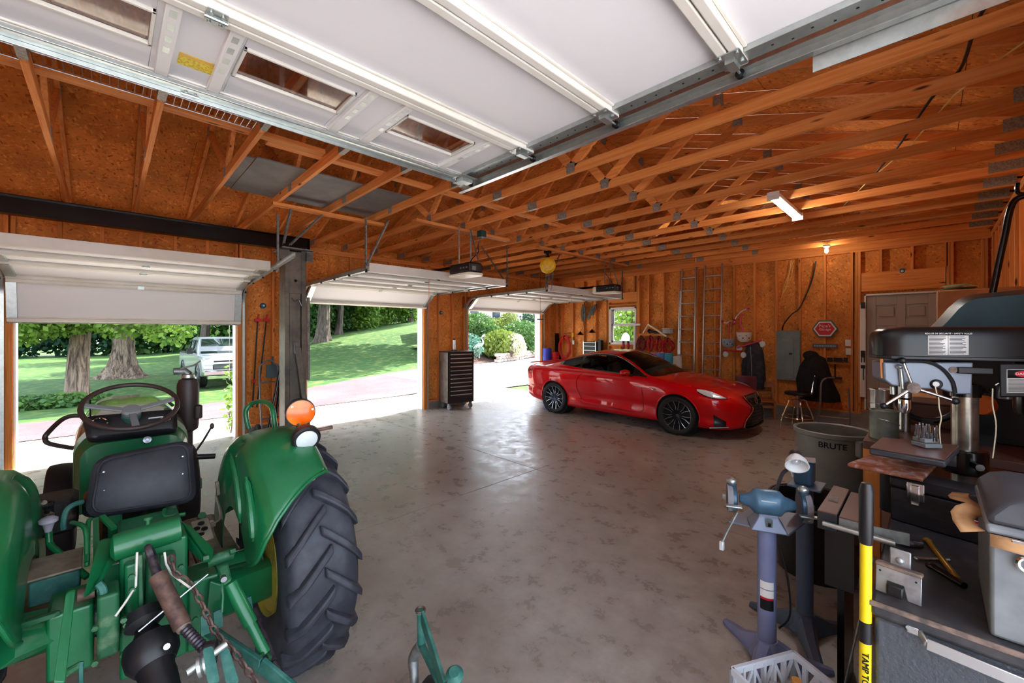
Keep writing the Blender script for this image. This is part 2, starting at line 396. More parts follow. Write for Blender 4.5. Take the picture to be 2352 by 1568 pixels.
for k in range(-8, 15):
    x = -5.11 + .406 * k
    if x < -8.05 or x > XR - .03: continue
    if WIN[0] - .02 < x < WIN[1] + .02:
        stud(wf, x, YF + .045, .28, WIN[2] - .05, .04, .09); stud(wf, x, YF + .045, 2.82, ZT - .09, .04, .09); continue
    if DR[0] - .1 < x < DR[1] + .1:
        stud(wf, x, YF + .045, 2.84, ZT - .09, .04, .09); continue
    stud(wf, x, YF + .045, .28, ZT - .09, .04, .09)
for x in (WIN[0] - .03, WIN[1] + .03, WIN[0] - .072, WIN[1] + .072): stud(wf, x, YF + .045, .28, ZT - .09, .04, .09)
for x in (DR[0] - .07, DR[1] + .07, DR[0] - .112, DR[1] + .115, XR - .045): stud(wf, x, YF + .045, .28, ZT - .09, .04, .09)
MB().bx(WIN[0] - .01, WIN[1] + .01, YF + .002, YS, 2.56, 2.82).build('header', 'pine_x', wf)
MB().bx(WIN[0] - .01, WIN[1] + .01, YF + .002, YS, 2.47, 2.51).build('header', 'pine_x', wf)
MB().bx(WIN[0] - .01, WIN[1] + .01, YF + .002, YS, WIN[2] - .045, WIN[2]).build('sill_plate', 'pine_x', wf)
MB().bx(DR[0] - .04, DR[1] + .04, YF + .002, YS, 2.50, 2.84).build('header', 'pine_x', wf)
MB().bx(DR[0] - .04, DR[1] + .04, YF + .03, YS, .24, .33).build('sill_plate', 'pine_x', wf)
# dark sill strip above the top plate (treated gable chord)
MB().bx(-8.1, XR, YF + .03, YS, ZT + .002, ZT + .09).build('gable_chord', 'pine_x', wf)
# window_1: white double-hung
wn = struct('window_1', 'white double hung window looking out on greenery', (0, 0, 0))
x0, x1, z0, z1 = WIN
m = MB()
for a, b, c, d in ((x0, x0 + .05, z0, z1), (x1 - .05, x1, z0, z1), (x0, x1, z1 - .05, z1), (x0, x1, z0, z0 + .05)): m.bx(a, b, YF + .0, YS + .06, c, d)
m.build('window_frame', 'trim_white', wn, bev=.004)
zm = (z0 + z1) / 2 + .03
for (za, zb, yo) in ((z0 + .05, zm + .02, .05), (zm - .02, z1 - .05, .085)):
    m = MB()
    for a, b, c, d in ((x0 + .05, x0 + .1, za, zb), (x1 - .1, x1 - .05, za, zb), (x0 + .05, x1 - .05, zb - .05, zb), (x0 + .05, x1 - .05, za, za + .05)): m.bx(a, b, YF + yo, YF + yo + .03, c, d)
    s_ = m.build('sash', 'trim_white', wn, bev=.003)
    MB().bx(x0 + .1, x1 - .1, YF + yo + .012, YF + yo + .018, za + .05, zb - .05).build('pane', 'clear_pane', s_)
# door_1: six panel grey service door
dr = struct('door_1', 'grey six panel service door with two knobs')
plain('door_gray', srgb(172, 160, 150), 0.45)
dx0, dx1, dz0, dz1 = DR[0] + .03, DR[1] - .03, DR[2] + .02, DR[3] - .035
m = MB().bx(dx0, dx1, YF + .045, YF + .07, dz0, dz1)
lf = m.build('door_leaf', 'door_gray', dr, bev=.003)
wpx = (dx1 - dx0)
xs = [dx0, dx0 + .13, dx0 + .41, dx0 + .52, dx0 + .80, dx1]
zs = [dz0, dz0 + .24, dz0 + .80, dz0 + 1.0, dz0 + 1.52, dz0 + 1.64, dz0 + 1.93 - .04, dz1]
MB().bx(xs[0], xs[1], YF + .03, YF + .045, dz0, dz1).bx(xs[4], xs[5], YF + .03, YF + .045, dz0, dz1).bx(xs[2], xs[3], YF + .03, YF + .045, dz0, dz1).build('stile', 'door_gray', lf, bev=.004)
for a, b in ((0, 1), (2, 3), (4, 5), (6, 7)):
    for i, j in ((1, 2), (3, 4)):
        MB().bx(xs[i], xs[j], YF + .0301, YF + .045, zs[a], zs[b]).build('rail', 'door_gray', lf, bev=.004)
for a, b in ((1, 2), (3, 4), (5, 6)):
    for i, j in ((1, 2), (3, 4)):
        MB().bx(xs[i] + .035, xs[j] - .035, YF + .026, YF + .046, zs[a] + .04, zs[b] - .04).build('panel', 'door_gray', lf, bev=.012)
plain('brass_dark', srgb(70, 60, 44), 0.25, 0.9)
for z in (1.66 - .10, 1.40):
    k = MB().lathe([(.03, 0), (.03, .008), (.012, .012), (.012, .03), (.027, .038), (.03, .052), (.02, .064), (.002, .066)] if z > 1.5 else [(.024, 0), (.024, .012), (.01, .016), (.002, .017)], (dx0 + .065, YF + .03, z), (0, -1, 0), 20)
    k.build('knob' if z > 1.5 else 'deadbolt', 'brass_dark' if z > 1.5 else 'steel', lf)
m = MB()
for a, b, c, d in ((DR[0], dx0 - .004, DR[2], DR[3]), (dx1 + .004, DR[1], DR[2], DR[3]), (DR[0], DR[1], dz1 + .004, DR[3])): m.bx(a, b, YF + .0, YS, c, d)
m.build('door_frame', 'trim_white', dr, bev=.003)
# ---- wall_right and wall_near
wr = struct('wall_right', 'bare stud wall with big overhead door opening')
XS = XR + .09
for y0, y1, z0, z1 in ((YN, BIG[0], .15, ZT), (BIG[1], 4.9, .15, ZT), (4.903, 7.35, .15, ZT), (7.353, YF + .1, .15, ZT), (BIG[0], BIG[1], BIG[2], ZT)):
    MB().bx(XS, XS + .014, y0, y1, z0, z1).build('sheathing_panel', 'osb_z', wr)
    MB().bx(XS + .014, XS + .05, y0, y1, -.1 if z0 < 1 else z0, ZT + .1).build('siding', 'trim_white', wr)
y = BIG[1] + .06
ys_ = []
while y < YF - .05: ys_.append(y); y += .406
for y in ys_ + [BIG[0] - .06, BIG[0] - .5, BIG[1] + .11, 9.75, 9.62]:
    stud(wr, XR + .045, y, .19, ZT - .09, .09, .04)
for a, b in ((YN, BIG[0]), (BIG[1], YF)):
    MB().bx(XR, XS, a, b, .15, .19).build('bottom_plate', 'pine_y', wr)
    MB().bx(XR - .02, XS, a, b, -.01, .15).build('stem_wall', 'curb', wr)
MB().bx(XR, XS, BIG[0] - .1, BIG[1] + .1, BIG[2], BIG[2] + .2).build('header', 'header_y', wr)
for z in (ZT - .09, ZT - .045):
    MB().bx(XR, XS, YN, YF, z + .001, z + .044).build('top_plate', 'pine_y', wr)
wnr = struct('wall_near', 'bare flake board wall closing the garage')
MB().bx(-8.25, XR + .1, YN - .05, YN, 0, 5.0).build('sheathing_panel', 'osb_z', wnr)
# ---- roof: flake board deck on trusses
XRG = (XL + XR) / 2; PITCH = .33
def zr(x, off=0): return 3.40 + off + PITCH * ((XR - XRG) - abs(x - XRG)) if True else 0
rf = struct('ceiling', 'flake board roof deck on open wood trusses')
RD = .098                                              # rafter depth + gap
osb('osb_roof', 'x', srgb(228, 138, 64), srgb(212, 118, 48), srgb(172, 86, 30))
for s in (-1, 1):
    xe = XRG + s * ((XR - XRG) + .62)
    for row in range(4):                               # 4 ft sheets, 8 ft along
        xa = XRG + s * (row * 1.30); xb = XRG + s * min((row + 1) * 1.30 - .004, abs(xe - XRG))
        if row == 3: xb = xe
        y = YN - .5 - (1.22 if row % 2 else 0)
        while y < 10.6:
            y1 = min(y + 2.436, 10.6)
            ya = max(y, YN - .5)
            za, zb = zr(xa, RD), zr(xb, RD)
            MB().add([(xa, ya, za), (xb, ya, zb), (xb, y1, zb), (xa, y1, za), (xa, ya, za + .016), (xb, ya, zb + .016), (xb, y1, zb + .016), (xa, y1, za + .016)],
                     [(0, 1, 2, 3), (4, 7, 6, 5), (0, 4, 5, 1), (1, 5, 6, 2), (2, 6, 7, 3), (3, 7, 4, 0)]).build('roof_sheet', 'osb_roof', rf)
            y += 2.44
plain('shingle', srgb(70, 66, 62), .9)
m = MB()
for s in (-1, 1):
    xe = XRG + s * ((XR - XRG) + .66)
    m.prism([(XRG, zr(XRG, RD + .0163)), (xe, zr(xe, RD + .0163)), (xe, zr(xe, RD + .04)), (XRG, zr(XRG, RD + .05))], 'y', YN - .55, 10.65)
m.build('shingle_cover', 'shingle', rf)
# trusses
def plate_mesh(w_, h_):
    return MB().box((0, 0, 0), (w_, .046, h_)).mesh('nail_plate', 'gusset')
PL = {k: plate_mesh(*k) for k in ((.10, .10), (.15, .09), (.24, .10), (.10, .2))}
def member(name, p0, p1, h=.089, up=(0, 0, 1), w_=.038):
    m = MB(); m.bar((p0[0], 0, p0[1]), (p1[0], 0, p1[1]), w_, h); return m.mesh(name, 'pine_x')
bn, tn = (-2.52, -5.05), (-1.55, -6.0)
LIFT = .045
parts = [('bottom_chord', member('bottom_chord', (XL - .08, ZT + LIFT), (XRG - .002, ZT + LIFT))), ('bottom_chord', member('bottom_chord', (XRG + .002, ZT + LIFT), (XR + .08, ZT + LIFT)))]
for s in (-1, 1):
    xe = XRG + s * ((XR - XRG) + .5); parts.append(('top_chord', member('top_chord', (XRG, zr(XRG, .045)), (xe, zr(xe, .045)))))
for b_, t_ in ((bn[0], tn[0]), (bn[1], tn[1]), (bn[0], XRG), (bn[1], XRG)):
    parts.append(('web', member('web', (b_, ZT + .07), (t_, zr(t_, .02)))))
plates = [((XRG + .12, ZT + LIFT), (.15, .09)), ((bn[0], ZT + LIFT + .01), (.10, .10)), ((bn[1], ZT + LIFT + .01), (.10, .10)), ((XRG, zr(XRG, .03)), (.10, .2)),
          ((tn[0], zr(tn[0], .03)), (.10, .10)), ((tn[1], zr(tn[1], .03)), (.10, .10)), ((XR - .13, ZT + .07), (.24, .10)), ((XL + .13, ZT + .07), (.24, .10))]
for k in range(-11, 12):
    yk = 3.31 + .61 * k
    if yk > 9.9 or yk < YN: continue
    tr = struct('roof_truss', None, (0, yk, 0)); WORLD.pop(tr.name, None)
    for nm, me in parts: put(nm, me, tr, bev=.002, seg=1)
    for (px, pz), sz in plates: put('nail_plate', PL[sz], tr, (px, 0, pz))
# lateral braces on the chords
br = struct('trim_1', 'long pine bracing boards laid across the truss chords')
MB().bx(-4.06, -3.97, -3.5, 1.45, ZT + .0905, ZT + .129).build('brace_board', 'pine_y', br)
MB().bx(-4.16, -4.07, 1.0, 5.6, ZT + .0905, ZT + .129).build('brace_board', 'pine_y', br)
MB().bx(-4.05, -3.96, 5.2, 9.8, ZT + .0905, ZT + .129).build('brace_board', 'pine_y', br)
MB().bx(-5.64, -5.55, 1.42, 2.86, ZT - .04, ZT - .001).build('brace_board', 'pine_y', br)
MB().bx(-5.10, -4.99, 3.05, 4.85, ZT - .04, ZT - .001).build('brace_board', 'pine_y', br)
MB().bx(-5.10, -4.99, 5.6, 8.7, ZT - .04, ZT - .001).build('brace_board', 'pine_y', br)
# gable and eave closing boards
m = MB().add([(XL - .1, YS, ZT), (XR + .1, YS, ZT), (XR + .1, YS, zr(XR + .1, RD)), (XRG, YS, zr(XRG, RD)), (XL - .1, YS, zr(XL - .1, RD))], [(0, 1, 2, 3, 4)])
m.build('gable_panel', 'osb_z', wf, solid=.012)
for s, par in ((-1, wl), (1, wr)):
    x = XL - .09 if s < 0 else XR + .09
    MB().bx(x - .01, x + .01, YN, YF + .1, ZT - .01, zr(x, RD) + .003).build('eave_block', 'osb_y', par)
    MB().bx(x, x + s * .55, YN, YF + .1, ZT - .06, ZT - .045).build('soffit', 'trim_white', par)
# ================================================================ OUTDOORS
def sstep(a, b, x):
    t = max(0, min(1, (x - a) / (b - a))); return t * t * (3 - 2 * t)
def gz(x, y):
    if x > -8.6: return -.03
    base = -.03 - .36 * sstep(-9.5, -18, x) * (1 - sstep(2, 8, y))
    ratio = y / max(1e-3, -x)
    hill = .155 * max(0, y - 5.5) * sstep(-15, -34, x) * (1 - sstep(.66, .85, ratio))
    far = -.2 * sstep(-40, -60, x)
    return base + min(hill, 4.5) + far
def nmix(name, cs, scales, rough=.9, bs=.3, bd=.02, spec=.2):
    m, t, b = nodes_of(name); co = coords(t); prev = None
    for i, (s_, lo, hi) in enumerate(scales):
        n = N(t, 'ShaderNodeTexNoise', Scale=s_, Detail=4.0, Roughness=.65); t.links.new(co, n.inputs[0])
        r = ramp(t, n.outputs[0], [(lo, (0, 0, 0)), (hi, (1, 1, 1))])
        mx = N(t, 'ShaderNodeMix', _data_type='RGBA'); t.links.new(r, mx.inputs[0])
        if prev is None: mx.inputs[6].default_value = (*cs[0], 1)
        else: t.links.new(prev, mx.inputs[6])
        mx.inputs[7].default_value = (*cs[i + 1], 1); prev = mx.outputs[2]; last = n.outputs[0]
    t.links.new(prev, b.inputs['Base Color']); b.inputs['Roughness'].default_value = rough; b.inputs['Specular IOR Level'].default_value = spec
    bump(t, b, last, bs, bd)
nmix('grass', [srgb(46, 80, 38), srgb(60, 92, 42), srgb(102, 114, 62)], [(.25, .4, .65), (2.6, .48, .72)], bs=.5, bd=.05)
nmix('asphalt', [srgb(94, 79, 83), srgb(106, 91, 95), srgb(74, 60, 64)], [(.4, .4, .6), (30, .45, .75)], bs=.3)
nmix('gravel', [srgb(205, 196, 184), srgb(228, 222, 212), srgb(120, 102, 88)], [(3, .4, .6), (24, .56, .66)], bs=.6)
nmix('drive_concrete', [srgb(198, 194, 196), srgb(214, 210, 210), srgb(176, 170, 168)], [(.5, .4, .6), (9, .55, .75)], bs=.1)
def terrain(name, label, mat, edge0, edge1, ys, lift, nx=24, fz=gz):
    def pt(u, v):
        y = ys[0] + (ys[1] - ys[0]) * v; x = edge0(y) + (edge1(y) - edge0(y)) * u
        return (x, y, fz(x, y) + lift)
    o = MB().grid(pt, nx, 70).build(name, mat, None); o['kind'] = 'structure'; o['label'] = label; return o
near = lambda y: -10.4 if y < 6 else -10.4 - 1.5 * sstep(6, 9, y)
def far(y): return -13.5 - .09 * max(0, y + 1.4) ** 1.5 if y < 11 else -17.6 - 8 * sstep(11, 30, y)
lawn = terrain('lawn', 'shaded green lawn rising to a low hill', 'grass', lambda y: -8.3, lambda y: -110, (-60, 70), -.02, 90)
terrain('driveway', 'reddish asphalt drive passing the overhead doors', 'asphalt', near, far, (-40, 10.8), .012, 14)
terrain('parking_pad', 'pale sunlit concrete pad beyond the third door', 'drive_concrete', lambda y: -9.6, far, (8.2, 40), .015, 14)
terrain('gravel_strip', 'white gravel strip along the garage apron', 'gravel', lambda y: -8.25, lambda y: near(y) + .15, (-30, 9.0), .022, 6)
sg = MB().bx(.81, 40, -40, 60, -.2, -.03).build('apron', 'drive_concrete', None); tag(sg, 'concrete apron outside the big overhead door', kind='structure')
sg = MB().bx(-8.3, .8, 10.1, 60, -.2, -.03).build('side_yard', 'grass', None); tag(sg, 'side yard grass behind the garage', kind='structure')
# ---- vegetation
def leafmat(name, c0, c1, tr=.35):
    m, t, b = nodes_of(name); co = coords(t); n = N(t, 'ShaderNodeTexNoise', Scale=1.7, Detail=3.0); t.links.new(co, n.inputs[0])
    cc = ramp(t, n.outputs[0], [(.35, c0), (.65, c1)]); t.links.new(cc, b.inputs['Base Color']); b.inputs['Roughness'].default_value = .5; b.inputs['Specular IOR Level'].default_value = .3
    tl = N(t, 'ShaderNodeBsdfTranslucent'); t.links.new(cc, tl.inputs[0]); ms = N(t, 'ShaderNodeMixShader'); ms.inputs[0].default_value = tr
    out = [n_ for n_ in t.nodes if n_.type == 'OUTPUT_MATERIAL'][0]
    t.links.new(b.outputs[0], ms.inputs[1]); t.links.new(tl.outputs[0], ms.inputs[2]); t.links.new(ms.outputs[0], out.inputs[0])
leafmat('leaf_bright', srgb(92, 128, 50), srgb(136, 168, 70)); leafmat('leaf_mid', srgb(54, 92, 48), srgb(88, 124, 58)); leafmat('leaf_dark', srgb(30, 62, 48), srgb(52, 88, 54))
leafmat('leaf_blue', srgb(70, 112, 100), srgb(96, 138, 116)); leafmat('leaf_sunlit', srgb(196, 196, 160), srgb(226, 224, 196)); leafmat('leaf_olive', srgb(92, 112, 44), srgb(124, 140, 62))
def bark(name, c0, c1):
    m, t, b = nodes_of(name); co = coords(t, (9, 9, 1.3)); n = N(t, 'ShaderNodeTexNoise', Scale=1.0, Detail=4.0, Roughness=.7, Distortion=.8); t.links.new(co, n.inputs[0])
    t.links.new(ramp(t, n.outputs[0], [(.38, c0), (.62, c1)]), b.inputs['Base Color']); b.inputs['Roughness'].default_value = .9; bump(t, b, n.outputs[0], .9, .05)
bark('bark', srgb(58, 44, 36), srgb(146, 126, 108)); bark('bark_dark', srgb(62, 52, 48), srgb(112, 98, 88))
def foliage(n, blobs, size, seed, droop=.3, thick=.45):
    r = random.Random(seed); m = MB(); tot = sum(b[1][0] * b[1][1] + b[1][1] * b[1][2] for b in blobs)
    for c, rad in blobs:
        k = int(n * (rad[0] * rad[1] + rad[1] * rad[2]) / tot)
        for _ in range(k):
            a, q = r.uniform(0, 2 * math.pi), r.uniform(-1, 1); s_ = math.sqrt(1 - q * q); f = 1 - thick * r.random() ** 1.6
            p = Vector((c[0] + rad[0] * f * s_ * math.cos(a), c[1] + rad[1] * f * s_ * math.sin(a), c[2] + rad[2] * f * q))
            d = Vector((r.uniform(-1, 1), r.uniform(-1, 1), r.uniform(-.8, .5) - droop)).normalized()
            x, y, _d = frame_of(d); al = r.uniform(0, 6.28); sd_ = x * math.cos(al) + y * math.sin(al); L = size * r.uniform(.6, 1.3); W = L * .36
            m.add([p, p + d * L * .45 + sd_ * W, p + d * L, p + d * L * .45 - sd_ * W], [(0, 1, 2, 3)])
    return m
def leaf_obj(m, name, mat, parent, loc=None):
    me = bpy.data.meshes.new(name); me.from_pydata(m.v, [], m.f); me.materials.append(MT[mat]); o = put(name, me, parent, loc); o['kind'] = 'stuff'; return o
def trunk_mesh(h, r0, r1, seed, flare=1.7, lean=(0, 0), n=18):
    r = random.Random(seed); m = MB(); rings = []; ph = [r.uniform(0, 6.28) for _ in range(3)]
    for i in range(13):
        t = i / 12; z = h * t; rad = r0 + (r1 - r0) * t + r0 * (flare - 1) * math.exp(-z / (r0 * 1.1)); ring = []
        cx_, cy_ = lean[0] * t + .05 * math.sin(3 * t + ph[0]), lean[1] * t + .05 * math.sin(2.3 * t + ph[1])
        for k in range(n):
            a = 2 * math.pi * k / n; rr = rad * (1 + .10 * math.sin(3 * a + ph[2] + 2 * t) + .07 * math.sin(7 * a + ph[0]) * (1 + 2 * math.exp(-z / r0)))
            ring.append(Vector((cx_ + rr * math.cos(a), cy_ + rr * math.sin(a), z - .12)))
        rings.append(ring)
    m.loft(rings); return m
def tree(name, label, loc, h, r0, blobs, nleaf, size, seed, mat, bk='bark', lean=(0, 0), flare=1.7, group=None, branches=4):
    t = thing(name, label, 'tree', loc, group=group, world=False)
    m = trunk_mesh(h, r0, r0 * .7, seed, flare, lean); r = random.Random(seed + 1)
    put('trunk', m.mesh('trunk', bk), t)
    b = MB(); top = Vector((lean[0], lean[1], h - .25))
    for k in range(branches):
        c, rad = blobs[k % len(blobs)]; e = Vector(c) + Vector((r.uniform(-.4, .4), r.uniform(-.4, .4), 0)); md = (top + e) / 2 + Vector((0, 0, .2))
        b.tube([top + Vector((0, 0, -.3)), md, e], [r0 * .55, r0 * .35, r0 * .12], 8, smooth=4)
    put('branches', b.mesh('branches', bk), t)
    leaf_obj(foliage(nleaf, blobs, size, seed + 2), 'crown', mat, t); return t
p = onz(180, 920, gz(-18.4, -.65))
tree('maple_tree', 'leaning tree with bare pale trunk and low drooping branches by the drive', p, 2.75, .29, [((.0, -1.4, 3.0), (2.2, 2.3, 1.0)), ((.6, .5, 3.6), (2.4, 1.9, 1.2)), ((.6, -1.5, 2.35), (1.0, 1.2, .62)), ((.5, -.3, 2.55), (.9, .8, .5)), ((0, 0, 5.6), (3, 3, 1.9)), ((.9, 1.0, 2.6), (1.0, .9, .6)), ((1.2, 2.1, 2.35), (.75, .7, .65))], 19000, .16, 11, 'leaf_bright', lean=(.0, .12), flare=1.12)
p = onz(285, 866, gz(-27, .5))
tree('maple_tree', 'wide old tree with flared roots standing on the lawn', p, 4.2, .42, [((0, -1, 5.2), (3.5, 3.6, 1.8)), ((1.5, 1.8, 4.3), (2.4, 2.6, 1.4)), ((1.6, -1.2, 3.6), (1.2, 1.5, .9)), ((0, 0, 8), (4, 4, 2.4))], 13000, .22, 23, 'leaf_bright', flare=2.5)
for i, (u, v, x, hh, kind, lab) in enumerate([(468, 800, -44, 5, 0, 'slim brown trunked tree standing behind the pickup'), (740, 790, -34, 4.6, 1, 'forked grey trunk tree at the foot of the hill lawn'), (778, 786, -40, 5, 1, 'thin dark tree beside the forked tree on the hill'), (945, 755, -42, 5, 2, 'slim dark trunk tree on the crest of the hill')]):
    r_ = ray(u, v); y = x * r_[1] / r_[0]
    tree('lawn_tree', lab, (x, y, gz(x, y)), hh, (.36, .5, .3, .22)[i], [((0, -1.5, hh + .9), (3.2, 3.2, 1.9)), ((1, 1.5, hh + 1.4), (3, 3, 2.2)), ((0, 0, hh + 4), (4, 4, 3)), ((1.5, -.6, hh - .6), (1.5, 1.8, 1.1))], 6000, .34, 40 + i, ('leaf_mid', 'leaf_mid', 'leaf_mid', 'leaf_bright')[i], 'bark_dark', lean=(0, .3), flare=1.5)
# shade tree standing beyond the wall between the second and third door (its shadow falls on the hill)
tree('maple_tree', 'tall spreading tree shading the hill lawn', (-26.5, 17.0, gz(-26.5, 17.0)), 6.5, .4, [((0, 0, 9), (5.5, 4.2, 2.2)), ((1.5, 2, 8.2), (3, 3, 1.8)), ((-2, -1, 11), (4.5, 4, 2)), ((4.5, -2.5, 8.6), (3.2, 2.4, 1.4))], 11000, .42, 77, 'leaf_mid', 'bark')
for i, (x, y, lab) in enumerate([(-36, 10.4, 'tall tree shading the foot of the hill'), (-27, 6.9, 'tall tree whose crown shades the lawn behind the pickup'), (-46, 12.4, 'far tall tree shading the middle of the lawn'), (-21.5, 5.6, 'tall tree standing behind the pier beside the lift column')]):
    tree('maple_tree', lab, (x, y, gz(x, y)), 7.5, .3, [((0, 0, 10), (4.2, 3.4, 2.0)), ((2, -2, 9.4), (3.2, 2.6, 1.5)), ((-2.5, 1.5, 9.6), (3, 2.6, 1.5))], 5500, .45, 78 + i, 'leaf_mid', 'bark')
# leafy trees along the crest of the hill

VAR = []
for i in range(3):
    mm = foliage(5200, [((0, 0, 2.2), (2.6, 2.6, 2.4)), ((.8, 1.2, 4.3), (2.3, 2.3, 2.2)), ((-.6, -1.3, 4.9), (2.2, 2.4, 2.3)), ((0, 0, 7), (2, 2, 2))], .5, 100 + i, thick=.7)
    me = bpy.data.meshes.new('crown'); me.from_pydata(mm.v, [], mm.f); VAR.append(me)
    me.materials.append(MT[('leaf_dark', 'leaf_mid', 'leaf_dark')[i]])
stem = trunk_mesh(5, .22, .12, 5).mesh('trunk', 'bark_dark')
VB = VAR[1].copy(); VB.materials.clear(); VB.materials.append(MT['leaf_bright'])
r = random.Random(3)
for i, (x, y, sc_, lab) in enumerate([(-41, 13.4, .62, 'bushy tree left of the forked trunk tree'), (-43, 16.6, .7, 'bushy tree right of the forked trunk tree'), (-42, 19.4, .62, 'pale bushy tree halfway along the hill crest'), (-44, 22.4, .66, 'bright bushy tree high on the hill crest'), (-43, 25.2, .6, 'bright bushy tree beside the slim crest tree')]):
    t = thing('crest_tree', lab, 'tree', (x, y, gz(x, y) - .2), i, world=False); t.scale = (sc_,) * 3; o = put('crown', VB if i > 1 else VAR[1], t); o['kind'] = 'stuff'; put('trunk', stem, t)
spots = [(-60, -16 + 4.6 * k + r.uniform(-1, 1)) for k in range(8)] + [(-50 - r.uniform(0, 4), 22 + 3.6 * k) for k in range(5)] + [(-47, 15.5), (-48, 19), (-58, 14), (-56, 7)]
spots += [(-75 - r.uniform(0, 6), -22 + 6 * k) for k in range(0)]
for i, (x, y) in enumerate(spots):
    t = thing('wood_edge_tree', 'dense dark green tree in the wood edge beyond the lawn', 'tree', (x, y, gz(x, y) - .2), r.uniform(0, 6), 'wood edge trees beyond the lawn', world=False)
    s_ = r.uniform(.85, 1.35) * (1.5 if x < -70 else 1); t.scale = (s_, s_, s_ * r.uniform(.9, 1.2))
    o = put('crown', VAR[i % 3], t); o['kind'] = 'stuff'; put('trunk', stem, t)
# ---- garden seen through the third door
def bush(name, label, loc, blobs, n, size, seed, mat, droop=.3, mat2=None):
    t = thing(name, label, 'shrub', loc, world=False)
    leaf_obj(foliage(n, blobs, size, seed, droop, .55), 'foliage', mat, t)
    m = MB(); rr = random.Random(seed)
    for k in range(6): zz_ = blobs[0][0][2]; ra = min(blobs[0][1][:2]); m.tube([(rr.uniform(-.1, .1) * ra, rr.uniform(-.1, .1) * ra, -.1), (rr.uniform(-.3, .3) * ra, rr.uniform(-.3, .3) * ra, zz_ * .5), (rr.uniform(-.5, .5) * ra, rr.uniform(-.5, .5) * ra, zz_)], min(.03, ra * .06), 6)
    put('stems', m.mesh('stems', 'bark_dark'), t); return t
def gp(u, v, z): return onz(u, v, z)
bush('weeping_shrub', 'pale weeping mop shaped shrub behind the stone edging', (-18.9, 17.6, .35), [((0, 0, .9), (1.15, 1.15, .75)), ((.2, .5, .75), (.9, .8, .75)), ((0, -.3, .55), (1.1, 1.1, .6))], 5200, .2, 301, 'leaf_olive', 1.3)
bush('weeping_shrub', 'added cream leaves painting the sunlit side of the mop shrub', (-18.0, 17.6, .35), [((0, .35, .75), (.62, .6, .62)), ((.1, .5, .5), (.5, .5, .5))], 1700, .17, 302, 'leaf_sunlit', 1.1)  # sunlight on the mop shrub, put in as an added clump of cream leaves
bush('round_hedge', 'rounded clipped dark green bush beside the white wall', (-20.4, 21.0, .2), [((0, 0, 1.15), (1.5, 1.5, 1.3))], 6500, .14, 303, 'leaf_mid')
bush('juniper', 'blue green low juniper left of the mop shrub', (-19.5, 15.3, .3), [((0, 0, .5), (1.3, .9, .6)), ((-.3, .5, .9), (.8, .7, .5))], 3000, .13, 304, 'leaf_blue')
bush('tall_shrub', 'tall glossy green shrub below the brick wall', (-22.6, 18.4, .6), [((0, 0, 1.6), (1.7, 1.5, 1.0)), ((-.4, -1.4, 1.7), (1.2, 1.2, .9)), ((0, .9, 1.0), (1.5, 1.3, 1))], 6500, .17, 305, 'leaf_mid')
bush('tall_shrub', 'spreading conifer shrub right of the glossy shrub', (-23.2, 21.2, .6), [((0, 0, 1.5), (1.3, 1.2, .8)), ((.3, .9, 2.1), (.7, .7, .7)), ((0, -.8, .9), (1.4, 1.2, .8))], 5000, .16, 306, 'leaf_olive')
bush('tall_shrub', 'dark tall shrub against the white wall', (-23.2, 25.6, .2), [((0, 0, 2.2), (1.4, 1.6, 1.3)), ((0, 0, 1), (1.3, 1.5, 1.1))], 4000, .2, 307, 'leaf_dark')
bush('tall_shrub', 'yellow green leafy shrub at the garden edge', (-21.0, 15.2, .5), [((0, 0, 1.0), (1.1, .9, .8)), ((0, -1.0, 1.5), (1.2, 1.0, .9))], 3600, .18, 308, 'leaf_bright')
nmix('soil', [srgb(92, 70, 62), srgb(120, 92, 84), srgb(60, 46, 42)], [(2, .4, .6), (14, .5, .7)], bs=.7, bd=.05)
o = MB().grid(lambda u, v: (-17.6 - 7 * u - 2.5 * v, 13.6 + 11 * v + 1.0 * u, .02 + .75 * sstep(0, .4, u) * (1 - .6 * sstep(.7, 1, v))), 12, 12).build('garden_bed', 'soil', None); tag(o, 'dark mulched garden bank under the shrubs', kind='structure')
st = thing('stone_edging', 'low curved edging of rough fieldstones in front of the shrubs', 'stone wall', (-18.2, 17.2, 0))
nmix('fieldstone', [srgb(150, 138, 130), srgb(176, 160, 148), srgb(104, 92, 90)], [(2, .4, .6), (9, .5, .7)], bs=.6, bd=.03)
rr = random.Random(8)
for c in range(3):
    for k in range(17):
        s_ = (k + .5 * (c % 2)) / 17; a = Vector((-17.7, 16.2, 0)).lerp(Vector((-20.6, 22.8, 0)), s_) + Vector((.25 * math.sin(3.1 * s_), 0, .09 + .17 * c))
        mm = MB().box(a, (.26, .41, .165), (rr.uniform(-.08, .08), rr.uniform(-.08, .08), .42 + rr.uniform(-.15, .15)))
        mm.build('stone', 'fieldstone', st, bev=.03)
plain('heron_white', srgb(214, 216, 226), .5, col2=srgb(180, 186, 200), ns=8)
